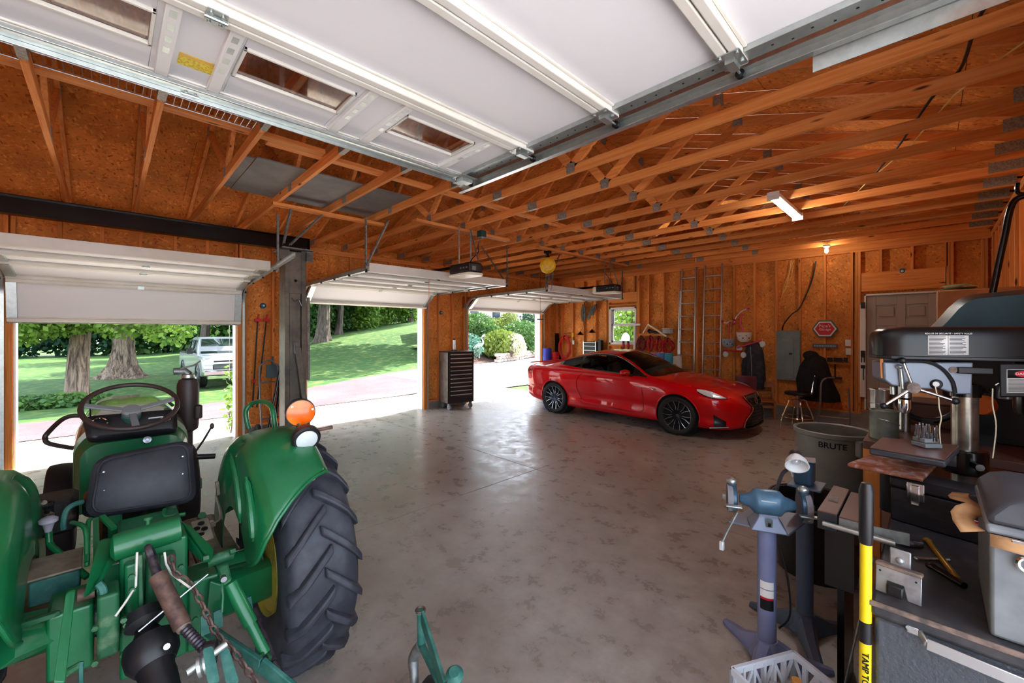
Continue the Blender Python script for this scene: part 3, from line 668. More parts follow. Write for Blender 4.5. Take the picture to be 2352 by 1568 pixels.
for lab, (x, y), s_, f in (('pale grey heron statue with curled neck among the junipers', (-18.6, 15.55), 1.0, 1), ('white heron statue standing behind the mop shrub', (-19.9, 17.0), 1.05, -1)):
    t = thing('heron_statue', lab, 'statue', (x, y, .35), math.pi / 2 if f > 0 else -.6, world=False); t.scale = (s_,) * 3
    put('body', MB().ell((0, 0, .62), (.26, .11, .13)).tube([(-.2, 0, .6), (-.38, 0, .5), (-.44, 0, .46)], [.09, .05, .02], 10).mesh('body', 'heron_white'), t)
    put('neck', MB().tube([(.2, 0, .66), (.32, 0, .8), (.26, 0, .95), (.2, 0, 1.08), (.28, 0, 1.18)], [.07, .045, .035, .03, .04], 10, smooth=4).mesh('neck', 'heron_white'), t)
    put('head', MB().ell((.31, 0, 1.19), (.08, .04, .045)).cyl((.36, 0, 1.19), (.58, 0, 1.15), .02, .003, 8).mesh('head', 'heron_white'), t)
    for s in (-1, 1): put('leg', MB().tube([(0, .04 * s, .55), (.03, .04 * s, .3), (0, .04 * s, -.12)], .012, 6).mesh('leg', 'heron_white'), t)
# ---- neighbouring house
m_, t_, b_ = nodes_of('brick_far'); bk = N(t_, 'ShaderNodeTexBrick', Scale=3.2); bk.inputs['Color1'].default_value = (*srgb(158, 118, 112), 1); bk.inputs['Color2'].default_value = (*srgb(176, 138, 128), 1); bk.inputs['Mortar'].default_value = (*srgb(190, 180, 172), 1)
t_.links.new(coords(t_, (1, 1, 1), rot=(math.pi / 2, 0, math.pi / 2)), bk.inputs[0]); t_.links.new(bk.outputs[0], b_.inputs['Base Color']); b_.inputs['Roughness'].default_value = .9
hs = thing('house', 'brick house wing with a white garage wall beyond the shrubs', 'house', (-28, 24, 0))
MB().bx(-30, -26.2, 20.2, 27.4, 0, 5.6).build('brick_wall', 'brick_far', hs)
MB().bx(-36, -22.4, 27.5, 36, 0, 2.9).build('garage_wall', 'trim_white', hs)
m = MB().prism([(-31, 5.5), (-25.4, 5.5), (-28.2, 7.2)], 'y', 19.8, 28).build('roof', 'shingle', hs)
MB().prism([(27.2, 2.88), (36.3, 2.88), (31.7, 5.4)], 'x', -36.4, -22).build('roof', 'shingle', hs)
for y in (20.8, 23.2):
    wf_ = MB().bx(-26.2, -26.12, y, y + 1.1, 2.7, 4.3).build('window', 'trim_white', hs); plain('far_glass', srgb(60, 70, 80), .1) if 'far_glass' not in MT else 0
    MB().bx(-26.12, -26.1, y + .1, y + 1.0, 2.8, 4.2).build('pane', 'far_glass', wf_)
# ---- silver pickup
plain('silver_paint', srgb(196, 200, 206), .3, .55, coat=.6); plain('truck_glass', srgb(40, 52, 50), .05, 0, spec=.8); plain('lamp_clear', srgb(226, 230, 234), .12, .3)
tk = thing('pickup_truck', 'silver pickup truck parked on the lawn edge facing the garage', 'truck', (-18.7, 3.45, gz(-18, 3)), math.radians(1), world=False)
def tp(name, m, mat, par=tk, **k): return put(name, m.mesh(name, mat), par, **k)
# local: +x forward (towards garage), front bumper at x=0
prof = [(-.02, .62), (-.02, 1.08), (-.18, 1.16), (-1.25, 1.23), (-1.45, 1.25), (-5.7, 1.22), (-5.75, .6), (-5.2, .5), (-.3, .45)]
m = MB(); rings = []
for y in (-.99, -.93, .93, .99):
    k = .0 if abs(y) < .95 else .05; rings.append([Vector((px + (k if px < -3 else -k), y, pz - (k * .6 if pz > .9 else -k * .6))) for px, pz in prof])
body = tp('body', m.loft(rings), 'silver_paint', bev=.03)
cab = MB(); rings = []
for z, x0, x1, yy in ((1.22, -1.28, -3.75, .95), (1.5, -1.62, -3.72, .90), (1.86, -2.15, -3.55, .78), (1.92, -2.4, -3.4, .72)):
    rings.append([Vector((x0, -yy, z)), Vector((x0, yy, z)), Vector((x1, yy, z)), Vector((x1, -yy, z))])
tp('cab', cab.loft(rings), 'silver_paint', bev=.05)
tp('windshield', MB().add([(-1.35, -.84, 1.27), (-1.35, .84, 1.27), (-2.07, .70, 1.83), (-2.07, -.70, 1.83)], [(0, 1, 2, 3)]), 'truck_glass', solid=.02)
for s in (-1, 1):
    for a, b in ((-1.75, -2.55), (-2.65, -3.5)):
        tp('side_window', MB().add([(a if a < -2 else a + .05, s * .945, 1.29), (b, s * .945, 1.29), (b - .0, s * .815, 1.80), (a - (.42 if a > -2 else 0), s * .815, 1.80)], [(0, 1, 2, 3)]), 'truck_glass', solid=.02)
    mi = tp('mirror', MB().rbox((-1.62, s * 1.13, 1.38), (.12, .22, .2), .05).bar((-1.65, s * .95, 1.32), (-1.63, s * 1.06, 1.34), .04, .04), 'black_plastic')
    hl = tp('headlight', MB().rbox((-.03, s * .80, .98), (.1, .34, .16), .03).rbox((-.02, s * .82, .80), (.1, .28, .10), .03), 'lamp_clear')
    tp('fog_surround', MB().rbox((-.0, s * .78, .63), (.06, .3, .12), .02), 'black_plastic')
    for xw in (-.95, -4.6):
        wz = tp('wheel', MB().lathe([(.25, -.13), (.36, -.13), (.40, -.09), (.40, .09), (.36, .13), (.25, .13)], (xw, s * .86, .40), (0, 1, 0), 28), 'rubber_black')
        tp('rim', MB().lathe([(.02, .0), (.1, .05), (.22, .03), (.25, .1), (.25, -.1)], (xw, s * .93, .40), (0, s, 0), 20), 'steel', wz)
        tp('arch_trim', MB().torus((xw, s * .985, .42), .47, .035, (0, 1, 0), 20, 6), 'black_plastic')
g = tp('grille', MB().bx(-.04, .02, -.66, .66, .72, .92), 'black_plastic', bev=.02)
for k in range(4): tp('grille_bar', MB().bx(.015, .03, -.64, .64, .735 + .048 * k, .75 + .048 * k), 'gray_plastic', g)
tp('upper_grille', MB().bx(-.05, .015, -.66, .66, 1.0, 1.06), 'black_plastic', bev=.01)
tp('bar_trim', MB().bx(-.03, .035, -.68, .68, .925, .995), 'silver_paint', bev=.01)
plain('badge_gold', srgb(206, 164, 60), .3, .8)
tp('badge', MB().bx(.03, .05, -.12, .12, .945, .985).bx(.03, .05, -.06, .06, .93, 1.0), 'badge_gold', bev=.004)
tp('bumper', MB().rbox((.03, 0, .60), (.2, 1.98, .2), .08).rbox((.0, 0, .44), (.14, 1.7, .14), .05), 'chrome')
for s in (-1, 1): tp('bed_rail', MB().bx(-5.6, -3.75, s * .9, s * .97, 1.2, 1.27), 'black_plastic')
# ================================================================ OVERHEAD DOORS
def sweep_xz(m, path, y, prof, mi=0):
    rings = []
    for i, (x, z) in enumerate(path):
        a, b = path[max(i - 1, 0)], path[min(i + 1, len(path) - 1)]
        d = Vector((b[0] - a[0], b[1] - a[1])).normalized(); n = (-d.y, d.x)
        rings.append([Vector((x + n[0] * q, y + p, z + n[1] * q)) for p, q in prof])
    return m.loft(rings, mi=mi)
def cprof(s, w=.034, h=.056, t=.003):
    return [(0, -h / 2), (w * s, -h / 2), (w * s, -h / 2 + t), (t * s, -h / 2 + t), (t * s, h / 2 - t), (w * s, h / 2 - t), (w * s, h / 2), (0, h / 2)]
class Ax:
    """a door section's own axes: s along the door travel, n towards the room, y across"""
    def __init__(a, o, s, n): a.o, a.s, a.n = Vector(o), Vector(s).normalized(), Vector(n).normalized()
    def p(a, y, s, n): return a.o + a.s * s + a.n * n + Vector((0, y, 0))
    def bx(a, m, y0, y1, s0, s1, n0, n1, mi=0):
        return m.add([a.p(y, s, n) for y in (y0, y1) for s in (s0, s1) for n in (n0, n1)], [(0, 1, 3, 2), (4, 6, 7, 5), (0, 4, 5, 1), (2, 3, 7, 6), (0, 2, 6, 4), (1, 5, 7, 3)], mi)
def section(par, A, y0, y1, h, wins=None, hinge_ys=(), stile=.09, rails=True, detail=True):
    m = MB()
    if not wins: A.bx(m, y0, y1, .0, h - .004, -.012, 0)
    else:
        ws, (sa, sb) = wins; ye = y0
        for a, b in ws + [(y1, y1)]:
            if a > ye: A.bx(m, ye, a, 0, h - .004, -.012, 0)
            if b > a: A.bx(m, a, b, 0, sa, -.012, 0); A.bx(m, a, b, sb, h - .004, -.012, 0)
            ye = b
    sec = m.build('section', 'door_panel', par, bev=.002, seg=1)
    for s0, s1 in ((.0, .045), (h - .05, h - .006)):
        m = MB(); A.bx(m, y0 + .002, y1 - .002, s0, s1, 0, .045); m.build('rail', 'door_white', sec, bev=.006)
    if detail:
        for s0, s1 in ((.045, .062), (h - .068, h - .05)):
            m = MB(); A.bx(m, y0 + stile, y1 - stile, s0, s1, 0, .012); m.build('rib', 'door_white', sec, bev=.005)
    for a, b in ((y0, y0 + stile), (y1 - stile, y1)):
        m = MB(); A.bx(m, a, b, .046, h - .051, 0, .03); m.build('end_stile', 'galv', sec, bev=.002)
    for y in hinge_ys:
        m = MB(); A.bx(m, y - .035, y + .035, h - .055, h + .05, .046, .05)
        for q in (-.02, .02):
            for ss in (h - .035, h + .03):
                c = A.p(y + q, ss, .05); m.cyl(c, c + A.n * .007, .007, n=8)
        c0, c1 = A.p(y - .04, h - .003, .054), A.p(y + .04, h - .003, .054); m.cyl(c0, c1, .008, n=8)
        m.build('hinge', 'galv', sec)
    return sec
def roller(par, A, y, s, side):
    m = MB(); c = A.p(y, s, .055); d = Vector((0, side, 0)); m.cyl(c - d * .09, c + d * .03, .006, n=8)
    m.cyl(c + d * .03, c + d * .05, .022, n=14, mi=1); m.build('roller', ['galv', 'black_plastic'], par)
def strap(par, p0, p1, w=.032):
    p0, p1 = Vector(p0), Vector(p1); d = (p1 - p0); L = d.length; d.normalize(); m = MB(); sd = Vector((0, 1, 0)).cross(d)
    sd = sd.normalized() if sd.length > .1 else Vector((1, 0, 0))
    k = int(L / .05); nrm = d.cross(sd)
    for q in (-.5, .5): m.bar(p0 + sd * q * (w - .008), p1 + sd * q * (w - .008), .008, .003, nrm)
    for i in range(k + 1): c = p0 + d * (L * i / max(1, k)); m.bar(c - sd * w * .5, c + sd * w * .5, .022, .003, nrm)
    m.bar(p0 - sd * w * .5 + nrm * w * .5, p1 - sd * w * .5 + nrm * w * .5, .003, w, nrm)
    m.build('hanger_strap', 'galv_dull', par)
ZH, XIN = 2.60, -5.42
labs = ['white sectional overhead door half lowered behind the tractor', 'white sectional overhead door fully raised above the middle bay', 'white sectional overhead door fully raised behind the red car']
for i, (a, b) in enumerate(OPEN):
    t = thing('overhead_door', labs[i], 'garage door', (-8.0, (a + b) / 2, 2.0))
    y0, y1 = a - .05, b + .05; hy = [(y0 + y1) / 2]; R = .34; ZH = 2.60 if i else 2.53
    path = [(-8.045, 0.0)] + [(-8.045, ZH - R)] + [(-8.045 + R * (1 - math.cos(q)), ZH - R + R * math.sin(q)) for q in [k * math.pi / 16 for k in range(1, 9)]] + [(XIN, ZH + (.02 if i else .16))]
    def along(s_):                                   # point and direction on the track path at travel s_
        for (p, q) in zip(path, path[1:]):
            L = math.hypot(q[0] - p[0], q[1] - p[1])
            if s_ <= L or q is path[-1]: k = s_ / L; return (p[0] + (q[0] - p[0]) * k, p[1] + (q[1] - p[1]) * k)
            s_ -= L
    total = sum(math.hypot(q[0] - p[0], q[1] - p[1]) for p, q in zip(path, path[1:])); n = 5 if i else 4; h = .555 if i else .56
    s0 = 1.885 if i == 0 else 2.29
    for k in range(n):
        P, Q = along(s0 + k * h), along(s0 + (k + 1) * h); d = Vector((Q[0] - P[0], 0, Q[1] - P[1])); nn = Vector((d.z, 0, -d.x))
        A = Ax((P[0], 0, P[1]) , d, nn); A.o -= A.n * .03
        sc_ = section(t, A, y0, y1, d.length, None, [(y0 + y1) / 2] if k < n - 1 else ())
        for y, sd_ in ((y0, -1), (y1, 1)): roller(sc_, A, y, d.length, sd_)
        if k == n - 1:
            m = MB(); A.bx(m, y0, y1, d.length - .075, d.length - .005, .045, .06); A.bx(m, y0, y1, d.length + .0, d.length + .012, -.06, .06); m.build('strut', 'door_white', sc_, bev=.004)
        if k == 0:
            m = MB(); A.bx(m, y0, y1, -.02, 0, -.03, .02); m.build('bottom_seal', 'galv_dull' if i == 0 else 'black_plastic', sc_, bev=.004)
    tr = thing('door_track', ['galvanized track pair guiding the half lowered door', 'galvanized track pair of the middle bay door', 'galvanized track pair over the red car bay'][i], 'track', (-8.0, (a + b) / 2, 0))
    for y, sd_ in ((y0 - .05, 1), (y1 + .05, -1)):
        m = MB(); sweep_xz(m, path, y, cprof(sd_)); m.build('rail', 'galv', tr, ang=30)
        m = MB().bx(-8.075, -8.06, y - .03, y + .03, .15, HEAD + .1); m.build('jamb_bracket', 'galv_dull', tr)
        yy = y
        if i == 0: strap(tr, (-6.2, yy, ZH + .04), (-6.2, yy, ZT + .02)) if sd_ < 0 else None
        else:
            strap(tr, (XIN - .02, yy, ZH + .04), (XIN - .02, yy, ZT)); strap(tr, (XIN - .03, yy, ZH + .04), (XIN - .4 if sd_ < 0 else XIN + .1, yy + .28 * sd_, ZT))
# extra straps in front of the lift beam
sx = thing('hanger_bracket', 'perforated steel straps hanging between trusses near the lift beam', 'bracket', (-5.6, 1.7, ZT))
strap(sx, (-5.9, 1.62, 2.9), (-5.6, 1.62, ZT - .04)); strap(sx, (-5.9, 1.7, 2.9), (-5.6, 2.0, ZT - .04))
# ---- the big raised door above the camera bay
plain('door_pane', srgb(236, 236, 232), .03, trans=1.0, ior=1.5)
bd = thing('overhead_door', 'large white raised door with window panes seen from below', 'garage door', (-1.4, 0, 3.05))
YB0, YB1, ZB = -2.45, 2.215, 3.095
per = .857; win = [(1.315 - per * k, 1.315 - per * k + .545) for k in range(4, -1, -1)]
edges = [-2.84, -2.075, -1.375, -.67, .04]
for k in range(4):
    h = edges[k + 1] - edges[k]
    # travel runs from the wall (k=3) inward to the window section (k=0); s axis points inwards
    A = Ax((edges[k + 1], 0, ZB), (-1, 0, 0), (0, 0, -1))
    hy = [-1.9, -.95, 1.27, .32]
    m_win = None
    if k == 0: m_win = (win, (.19, .475))
    sc_ = section(bd, A, YB0, YB1, h, m_win, [.32, -1.2], stile=.085)
    roller(sc_, A, YB1 - .0, h if k else h - .03, 1)
    mm = MB(); A.bx(mm, YB1 - .16, YB1 - .02, h - .055, h + .05, .046, .05); A.bx(mm, YB1 - .12, YB1 - .03, h - .02, h + .02, .05, .075)
    for q in (-.14, -.06):
        for ss in (h - .04, h + .035):
            c = A.p(YB1 + q, ss, .05); mm.cyl(c, c + A.n * .008, .008, n=8)
    mm.build('hinge', 'galv', sc_)
    m = MB()                                           # end stile holes
    for q in range(7): c = A.p(YB1 - .045 + .02 * (q % 2), .1 + q * .075, .0301); m.cyl(c, c + A.n * .0006, .006, n=10)
    m.build('stile_holes', 'black_matte', sc_)
    if k == 0:
        for (a, b) in win:
            f = MB()
            for p in ((a, b, .19, .205), (a, b, .46, .475), (a, a + .015, .19, .475), (b - .015, b, .19, .475)): A.bx(f, p[0], p[1], p[2], p[3], -.012, .014)
            fo = f.build('window_frame', 'door_white', sc_, bev=.003)
            g = MB(); A.bx(g, a + .015, b - .015, .205, .46, -.008, -.004); g.build('pane', 'door_pane', fo)
            for yy in (a - .075, b + .02):
                f = MB(); A.bx(f, yy, yy + .055, .055, h - .075, 0, .03); f.build('stile', 'trim_white', sc_, bev=.003)
                f = MB()
                for q in range(4): A.bx(f, yy + .015, yy + .04, .1 + q * .1, .15 + q * .1, .03, .031)
                f.build('stile_slots', 'galv', sc_)
        # wide galvanised strut along the leading edge
        f = MB(); A.bx(f, YB0, YB1 + .0, h - .075, h - .005, .045, .052); A.bx(f, YB0, YB1, h - .005, h + .002, -.01, .075); A.bx(f, YB0, YB1, h - .082, h - .075, .03, .052)
        f.build('strut', 'galv', sc_, bev=.003)
        plain('label_yellow', srgb(240, 216, 20), .5, col2=srgb(200, 170, 10), ns=90, lo=.5, hi=.56)
        f = MB(); A.bx(f, .245, .40, .45, .56, .0, .003); lb = f.build('warning_label', 'label_yellow', sc_)
        f = MB(); A.bx(f, .245, .40, .445 + .0, .475, .003, .004); f.build('label_header', 'yellow_paint', lb)
        br_ = MB(); A.bx(br_, YB1 - .15, YB1 + .01, h - .16, h - .02, .05, .056); A.bx(br_, YB1 - .13, YB1 - .02, h - .13, h - .05, .056, .09)
        for q in range(4): c = A.p(YB1 - .13 + .035 * q, h - .035 - .02 * (q % 2), .056); br_.cyl(c, c + A.n * .012, .009, n=8)
        br_.build('corner_bracket', 'galv', sc_, bev=.003)
tr = thing('door_track', 'long galvanized track beside the big raised door', 'track', (-1, 2.3, 3.0))
m = MB(); sweep_xz(m, [(-2.99, 3.035), (.15, 3.035), (.42, 2.98), (.56, 2.78), (.60, 2.5), (.60, .02)], YB1 + .075, cprof(-1, .04, .06, .003)); m.build('rail', 'galv', tr, ang=30)
m = MB().bx(-2.99, .35, YB1 + .077, YB1 + .08, 3.065, 3.135).bx(-2.99, .35, YB1 + .077, YB1 + .105, 3.132, 3.135); m.build('stiffener_angle', 'galv', tr)
MB().bx(-.38, .5, YB1 + .081, YB1 + .084, 2.935, 3.02).build('splice_plate', 'galv', tr)
m = MB()
for x in (-.22, .02): m.cyl((x, YB1 + .084, 2.98), (x, YB1 + .10, 2.98), .012, n=8)
m.build('bolts', 'galv', tr)
m = MB()
for x in (-2.75, -2.3, -1.75, -1.2, -.6): m.bx(x, x + .045, YB1 + .0725, YB1 + .0745, 3.035, 3.05)
m.build('track_slots', 'black_matte', tr)
strap(tr, (-2.9, YB1 + .085, 3.06), (-2.9, YB1 + .085, ZT + .09))
for x in (-1.6, .1): MB().bx(x, x + .03, YB1 + .082, YB1 + .086, 3.05, ZT + .05).build('hanger_strap', 'galv_dull', tr)
# ================================================================ DOOR OPENERS
def opener(y, label, style):
    t = thing('door_opener', label, 'door opener', (-5.0, y, 2.68)); xa = -4.68; xb = -5.18
    mm = MB().rbox(((xa + xb) / 2, y, 2.70), (xb - xa if xb > xa else xa - xb, .27, .15), .04)
    bo = mm.build('motor_case', 'black_plastic', t, bev=.004)
    plain('lens_white', srgb(238, 232, 214), .4) if 'lens_white' not in MT else 0
    MB().rbox(((xa + xb) / 2, y, 2.61), (abs(xa - xb) + .03, .30, .04), .06).build('light_lens', 'lens_white', bo)
    if style: MB().rbox((xb - .03, y, 2.68), (.12, .28, .16), .05).build('light_cover', 'lens_white', bo)
    for k in range(3): MB().bx(-4.90 + .07 * k, -4.86 + .07 * k, y - .137, y - .134, 2.69, 2.71).build('control_button', 'gray_plastic', bo)
    MB().bx(xa + .0, xa + .003, y - .08, y - .01, 2.66, 2.72).build('antenna_plate', 'gray_plastic', bo)
    MB().bar((xb, y, 2.76), (-8.06, y, 2.78), .03, .045).build('rail', 'black_steel', t)
    MB().bx(-8.09, -8.05, y - .05, y + .05, 2.70, 2.86).build('header_bracket', 'galv_dull', t)
    MB().bx(-5.98, -5.88, y - .03, y + .03, 2.70, 2.76).build('trolley', 'black_plastic', t)
    MB().bar((-5.92, y, 2.71), (-5.62, y, 2.60), .03, .006, (0, 1, 0)).bar((-5.92, y, 2.71), (-6.12, y, 2.655), .03, .006, (0, 1, 0)).build('door_arm', 'black_steel', t)
    for dy in (-.11, .11): MB().bar((-4.95, y + dy, 2.775), (-4.95, y + dy, ZT), .025, .003).build('hanger', 'galv_dull', t)
    MB().bar((-4.95, y + .11, ZT - .02), (-4.75, y + .11, 2.775), .025, .003, (0, 1, 0)).build('hanger', 'galv_dull', t)
    plain('rope_red', srgb(206, 110, 100), .8) if 'rope_red' not in MT else 0
    MB().tube([(-5.93, y, 2.70), (-5.93, y, 2.3), (-5.93, y + .005, 1.86)], .004, 6).ell((-5.93, y, 1.85), (.012, .012, .03), 8, 6).build('release_rope', 'rope_red', t)
    return t
opener(3.86, 'black door opener hung over the middle bay', 0); opener(7.78, 'black and white door opener hung above the red car', 1)
bx_ = thing('outlet_box', 'dark teal outlet box fixed to the truss chords above the opener', 'outlet box', (-4.9, 4.1, ZT))
plain('box_teal', srgb(30, 66, 62), .5)
MB().rbox((-4.88, 4.13, 3.27), (.11, .11, .1), .015).build('box', 'box_teal', bx_)
MB().tube([(-4.88, 4.13, 3.24), (-4.93, 4.1, 3.1), (-4.86, 4.05, 2.98), (-4.9, 3.95, 2.86), (-4.88, 3.9, 2.775)], .008, 6, smooth=5).build('power_cord', 'black_plastic', bx_)
# ---- yellow chain hoist
hp = onz(1258, 572, ZT); t = thing('chain_hoist', 'yellow chain hoist hanging from a truss beam', 'hoist', (hp.x, hp.y, 2.9))
cx, cy = hp.x, hp.y
MB().rbox((cx, cy, 3.29), (.13, .10, .09), .02).cyl((cx, cy, 3.25), (cx, cy, 3.17), .02, n=10).build('hook_block', 'black_steel', t)
MB().torus((cx, cy, 3.17), .035, .010, (0, 1, 0), 16, 8).build('top_hook', 'black_steel', t)
hd = Vector((.71, -.70, 0))
b1 = MB().lathe([(.01, -.09), (.11, -.08), (.15, -.04), (.15, .04), (.11, .08), (.01, .09)], (cx, cy, 3.02), hd, 26).build('housing', 'yellow_paint', t)
for k in range(6):
    a = k * math.pi / 3; x_, y_, d_ = frame_of(hd); c = Vector((cx, cy, 3.02)) + hd * .078 + (x_ * math.cos(a) + y_ * math.sin(a)) * .085
    MB().cyl(c, c + hd * .012, .011, n=8).build('rivet', 'badge_gold', b1)
def chain(m, pts, link=.02, r=.0028):
    pts = spline([Vector(p) for p in pts], 12); acc = 0; k = 0
    for p, q in zip(pts, pts[1:]):
        acc += (q - p).length
        if acc >= link * 1.35:
            acc = 0; k += 1; d = (q - p).normalized(); x, y, _ = frame_of(d); sd_ = x if k % 2 else y
            m.tube([p + d * link * .95 * math.cos(a) + sd_ * link * .45 * math.sin(a) for a in [2 * math.pi * j / 10 for j in range(10)]], r, 5, True)
    return m
c1 = MB(); chain(c1, [(cx + .05, cy - .03, 2.95), (cx + .05, cy - .03, 2.6), (cx + .06, cy, 2.55), (cx + .07, cy + .03, 2.6), (cx + .09, cy + .06, 2.95), (cx + .11, cy + .06, 3.1)], .022, .003)
o = c1.build('hand_chain', 'steel', t); o['kind'] = 'stuff'
# hanging pull rope with black T handle in front of the third door
p0 = ony(1241, 615, 7.4); rp = thing('pull_rope', 'thin black rope with a T handle hanging by the third door', 'rope', (p0.x, 7.4, 1.6))
zb = ony(1241, 733, 7.4).z
MB().cyl((p0.x, 7.4, ZT), (p0.x, 7.4, zb), .004, n=6).build('rope', 'black_matte', rp)
MB().cyl((p0.x - .06, 7.35, zb), (p0.x + .06, 7.45, zb), .014, n=10).build('handle', 'black_plastic', rp)
# ---- fluorescent strip lamp
lp = thing('strip_lamp', 'white fluorescent strip fixture screwed to the truss chords', 'ceiling light', (-1.25, 5.95, ZT))
MB().rbox((-1.25, 5.95, ZT - .026), (.10, 1.24, .05), .01).build('housing', 'white_plastic', lp)
plain('tube_lit', srgb(255, 250, 240), .4, emit=(1, .95, .88), es=50)
for dx in (-.026, .026): MB().cyl((-1.25 + dx, 5.36, ZT - .065), (-1.25 + dx, 6.54, ZT - .065), .013, n=10).build('lamp_tube', 'tube_lit', lp)
for y in (5.345, 6.555): MB().bx(-1.31, -1.19, y - .012, y + .012, ZT - .09, ZT).build('end_cap', 'white_plastic', lp)
plain('bulb_lit', (1, .95, .85), .4, emit=(1, .86, .66), es=90)
p0 = ony(1905, 562, 9.6); lp = thing('bulb_holder', 'porcelain lampholder with bare bulb under the last truss', 'lamp', (p0.x, 9.3, ZT))
MB().lathe([(.055, 0), (.055, -.02), (.03, -.045), (.025, -.05)], (p0.x, 9.3, ZT), (0, 0, 1), 20).build('holder', 'white_plastic', lp)
MB().ell((p0.x, 9.3, ZT - .10), (.03, .03, .045)).build('bulb', 'bulb_lit', lp)
# ---- sheet boards and wire racks stored on the truss chords
plain('board_gray', srgb(120, 116, 112), .6, col2=srgb(104, 100, 98), ns=3)
sh = thing('stored_board', 'grey sheet board lying on the truss chords', 'board', (-5.1, 1.9, ZT + .09)); ZZ = ZT + .0895
MB().bx(-5.72, -4.52, 1.02, 2.86, ZZ + .001, ZZ + .013).build('sheet', 'board_gray', sh)
sh = thing('stored_board', 'narrow grey board under the larger stored sheet', 'board', (-5.1, .95, ZT + .09))
MB().bx(-5.66, -4.56, .86, 1.01, ZZ + .001, ZZ + .012).build('sheet', 'board_gray', sh)
rk = thing('wire_rack', 'welded wire shelf panel stored across the truss chords', 'wire shelf', (-3.4, 0, ZT + .1))
m = MB()
for k in range(46): y = -1.0 + k * .042; m.cyl((-3.92, y, ZZ + .008), (-3.42, y, ZZ + .008), .0024, n=5)
o = m.build('wires', 'steel', rk); o['kind'] = 'stuff'
for x in (-3.92, -3.75, -3.58, -3.42): MB().cyl((x, -1.0, ZZ + .004), (x, .9, ZZ + .004), .004, n=6).build('rod', 'steel', rk)
# ================================================================ LIFT COLUMN AND BLACK BEAM
t = thing('lift_column', 'grey steel lift column standing between the doors', 'column', (-7.05, 2.06, 0)); X0 = -7.05; Y0 = 2.08
def cp(m, n='column_shell', mat='column_gray', par=t, **k): return m.build(n, mat, par, **k)
cp(MB().bx(X0 - .14, X0 - .13, Y0 - .15, Y0 + .15, .02, 3.02).bx(X0 - .14, X0 + .14, Y0 - .155, Y0 - .145, .02, 3.02).bx(X0 - .14, X0 + .14, Y0 + .145, Y0 + .155, .02, 3.02).bx(X0 + .13, X0 + .14, Y0 - .15, Y0 - .085, .02, 3.02).bx(X0 + .13, X0 + .14, Y0 + .085, Y0 + .15, .02, 3.02), bev=.004)
cp(MB().bx(X0 + .02, X0 + .12, Y0 - .08, Y0 + .08, .3, 2.6), 'carriage', 'column_gray', bev=.006)
cp(MB().bx(X0 + .121, X0 + .135, Y0 - .1, Y0 + .1, 2.35, 3.0), 'top_cover', 'column_gray', bev=.006)
cp(MB().bx(X0 - .28, X0 + .28, Y0 - .26, Y0 + .26, 0, .02), 'base_plate', 'column_gray', bev=.004)
cp(MB().bx(X0 - .26, X0 + .26, Y0 - .22, Y0 + .24, 3.02, 3.04), 'top_plate', 'galv_dull', bev=.003)
cp(MB().bx(X0 + .14, X0 + .2, Y0 - .24, Y0 - .14, 2.86, 3.0).bx(X0 + .14, X0 + .2, Y0 + .14, Y0 + .24, 2.86, 3.0), 'gusset', 'column_gray', bev=.004)
cp(MB().cyl((X0 + .136, Y0, 2.55), (X0 + .138, Y0, 2.55), .022, n=16), 'bolt_hole', 'black_matte')
cp(MB().bx(X0 + .13, X0 + .17, Y0 + .16, Y0 + .2, 1.0, 2.3), 'cable_channel', 'galv_dull', bev=.004)
cp(MB().bx(X0 + .135, X0 + .19, Y0 - .04, Y0 + .04, 1.42, 1.6), 'arm_hinge', 'steel', bev=.005)
cp(MB().bar((X0 + .18, Y0 + .03, 1.52), (X0 + .25, Y0 + .18, .03), .05, .05), 'folded_arm', 'column_gray', bev=.006)
cp(MB().bar((X0 + .2, Y0 - .01, 1.52), (X0 + .34, Y0 + .14, .03), .04, .04), 'folded_arm', 'column_gray', bev=.006)
m = MB(); m.tube([(X0 + .15, Y0 - .06, 2.28), (X0 + .18, Y0 - .02, 2.22), (X0 + .17, Y0 + .03, 2.26), (X0 + .16, Y0 + .08, 2.16)], .006, 6, smooth=5); cp(m, 'release_cable', 'steel')
bm_ = thing('steel_beam', 'long black steel I beam running over the left bay', 'beam', (-7.05, 0, 3.04))
yb0, yb1 = -3.5, 2.30
MB().bx(X0 - .07, X0 + .07, yb0, yb1, 3.04, 3.053).bx(X0 - .07, X0 + .07, yb0, yb1, 3.235, 3.248).bx(X0 - .006, X0 + .03, yb0, yb1, 3.053, 3.235).build('beam', 'black_steel', bm_, bev=.003)
MB().bx(X0 - .07, X0 + .07, yb1, yb1 + .012, 3.04, 3.248).build('end_plate', 'black_steel', bm_)
for k in range(4): MB().cyl((X0 + .1 - .2 * (k % 2), Y0 + (.17 if k > 1 else -.15), 3.04), (X0 + .1 - .2 * (k % 2), Y0 + (.17 if k > 1 else -.15), 3.07), .016, n=6).build('bolt', 'galv', bm_)
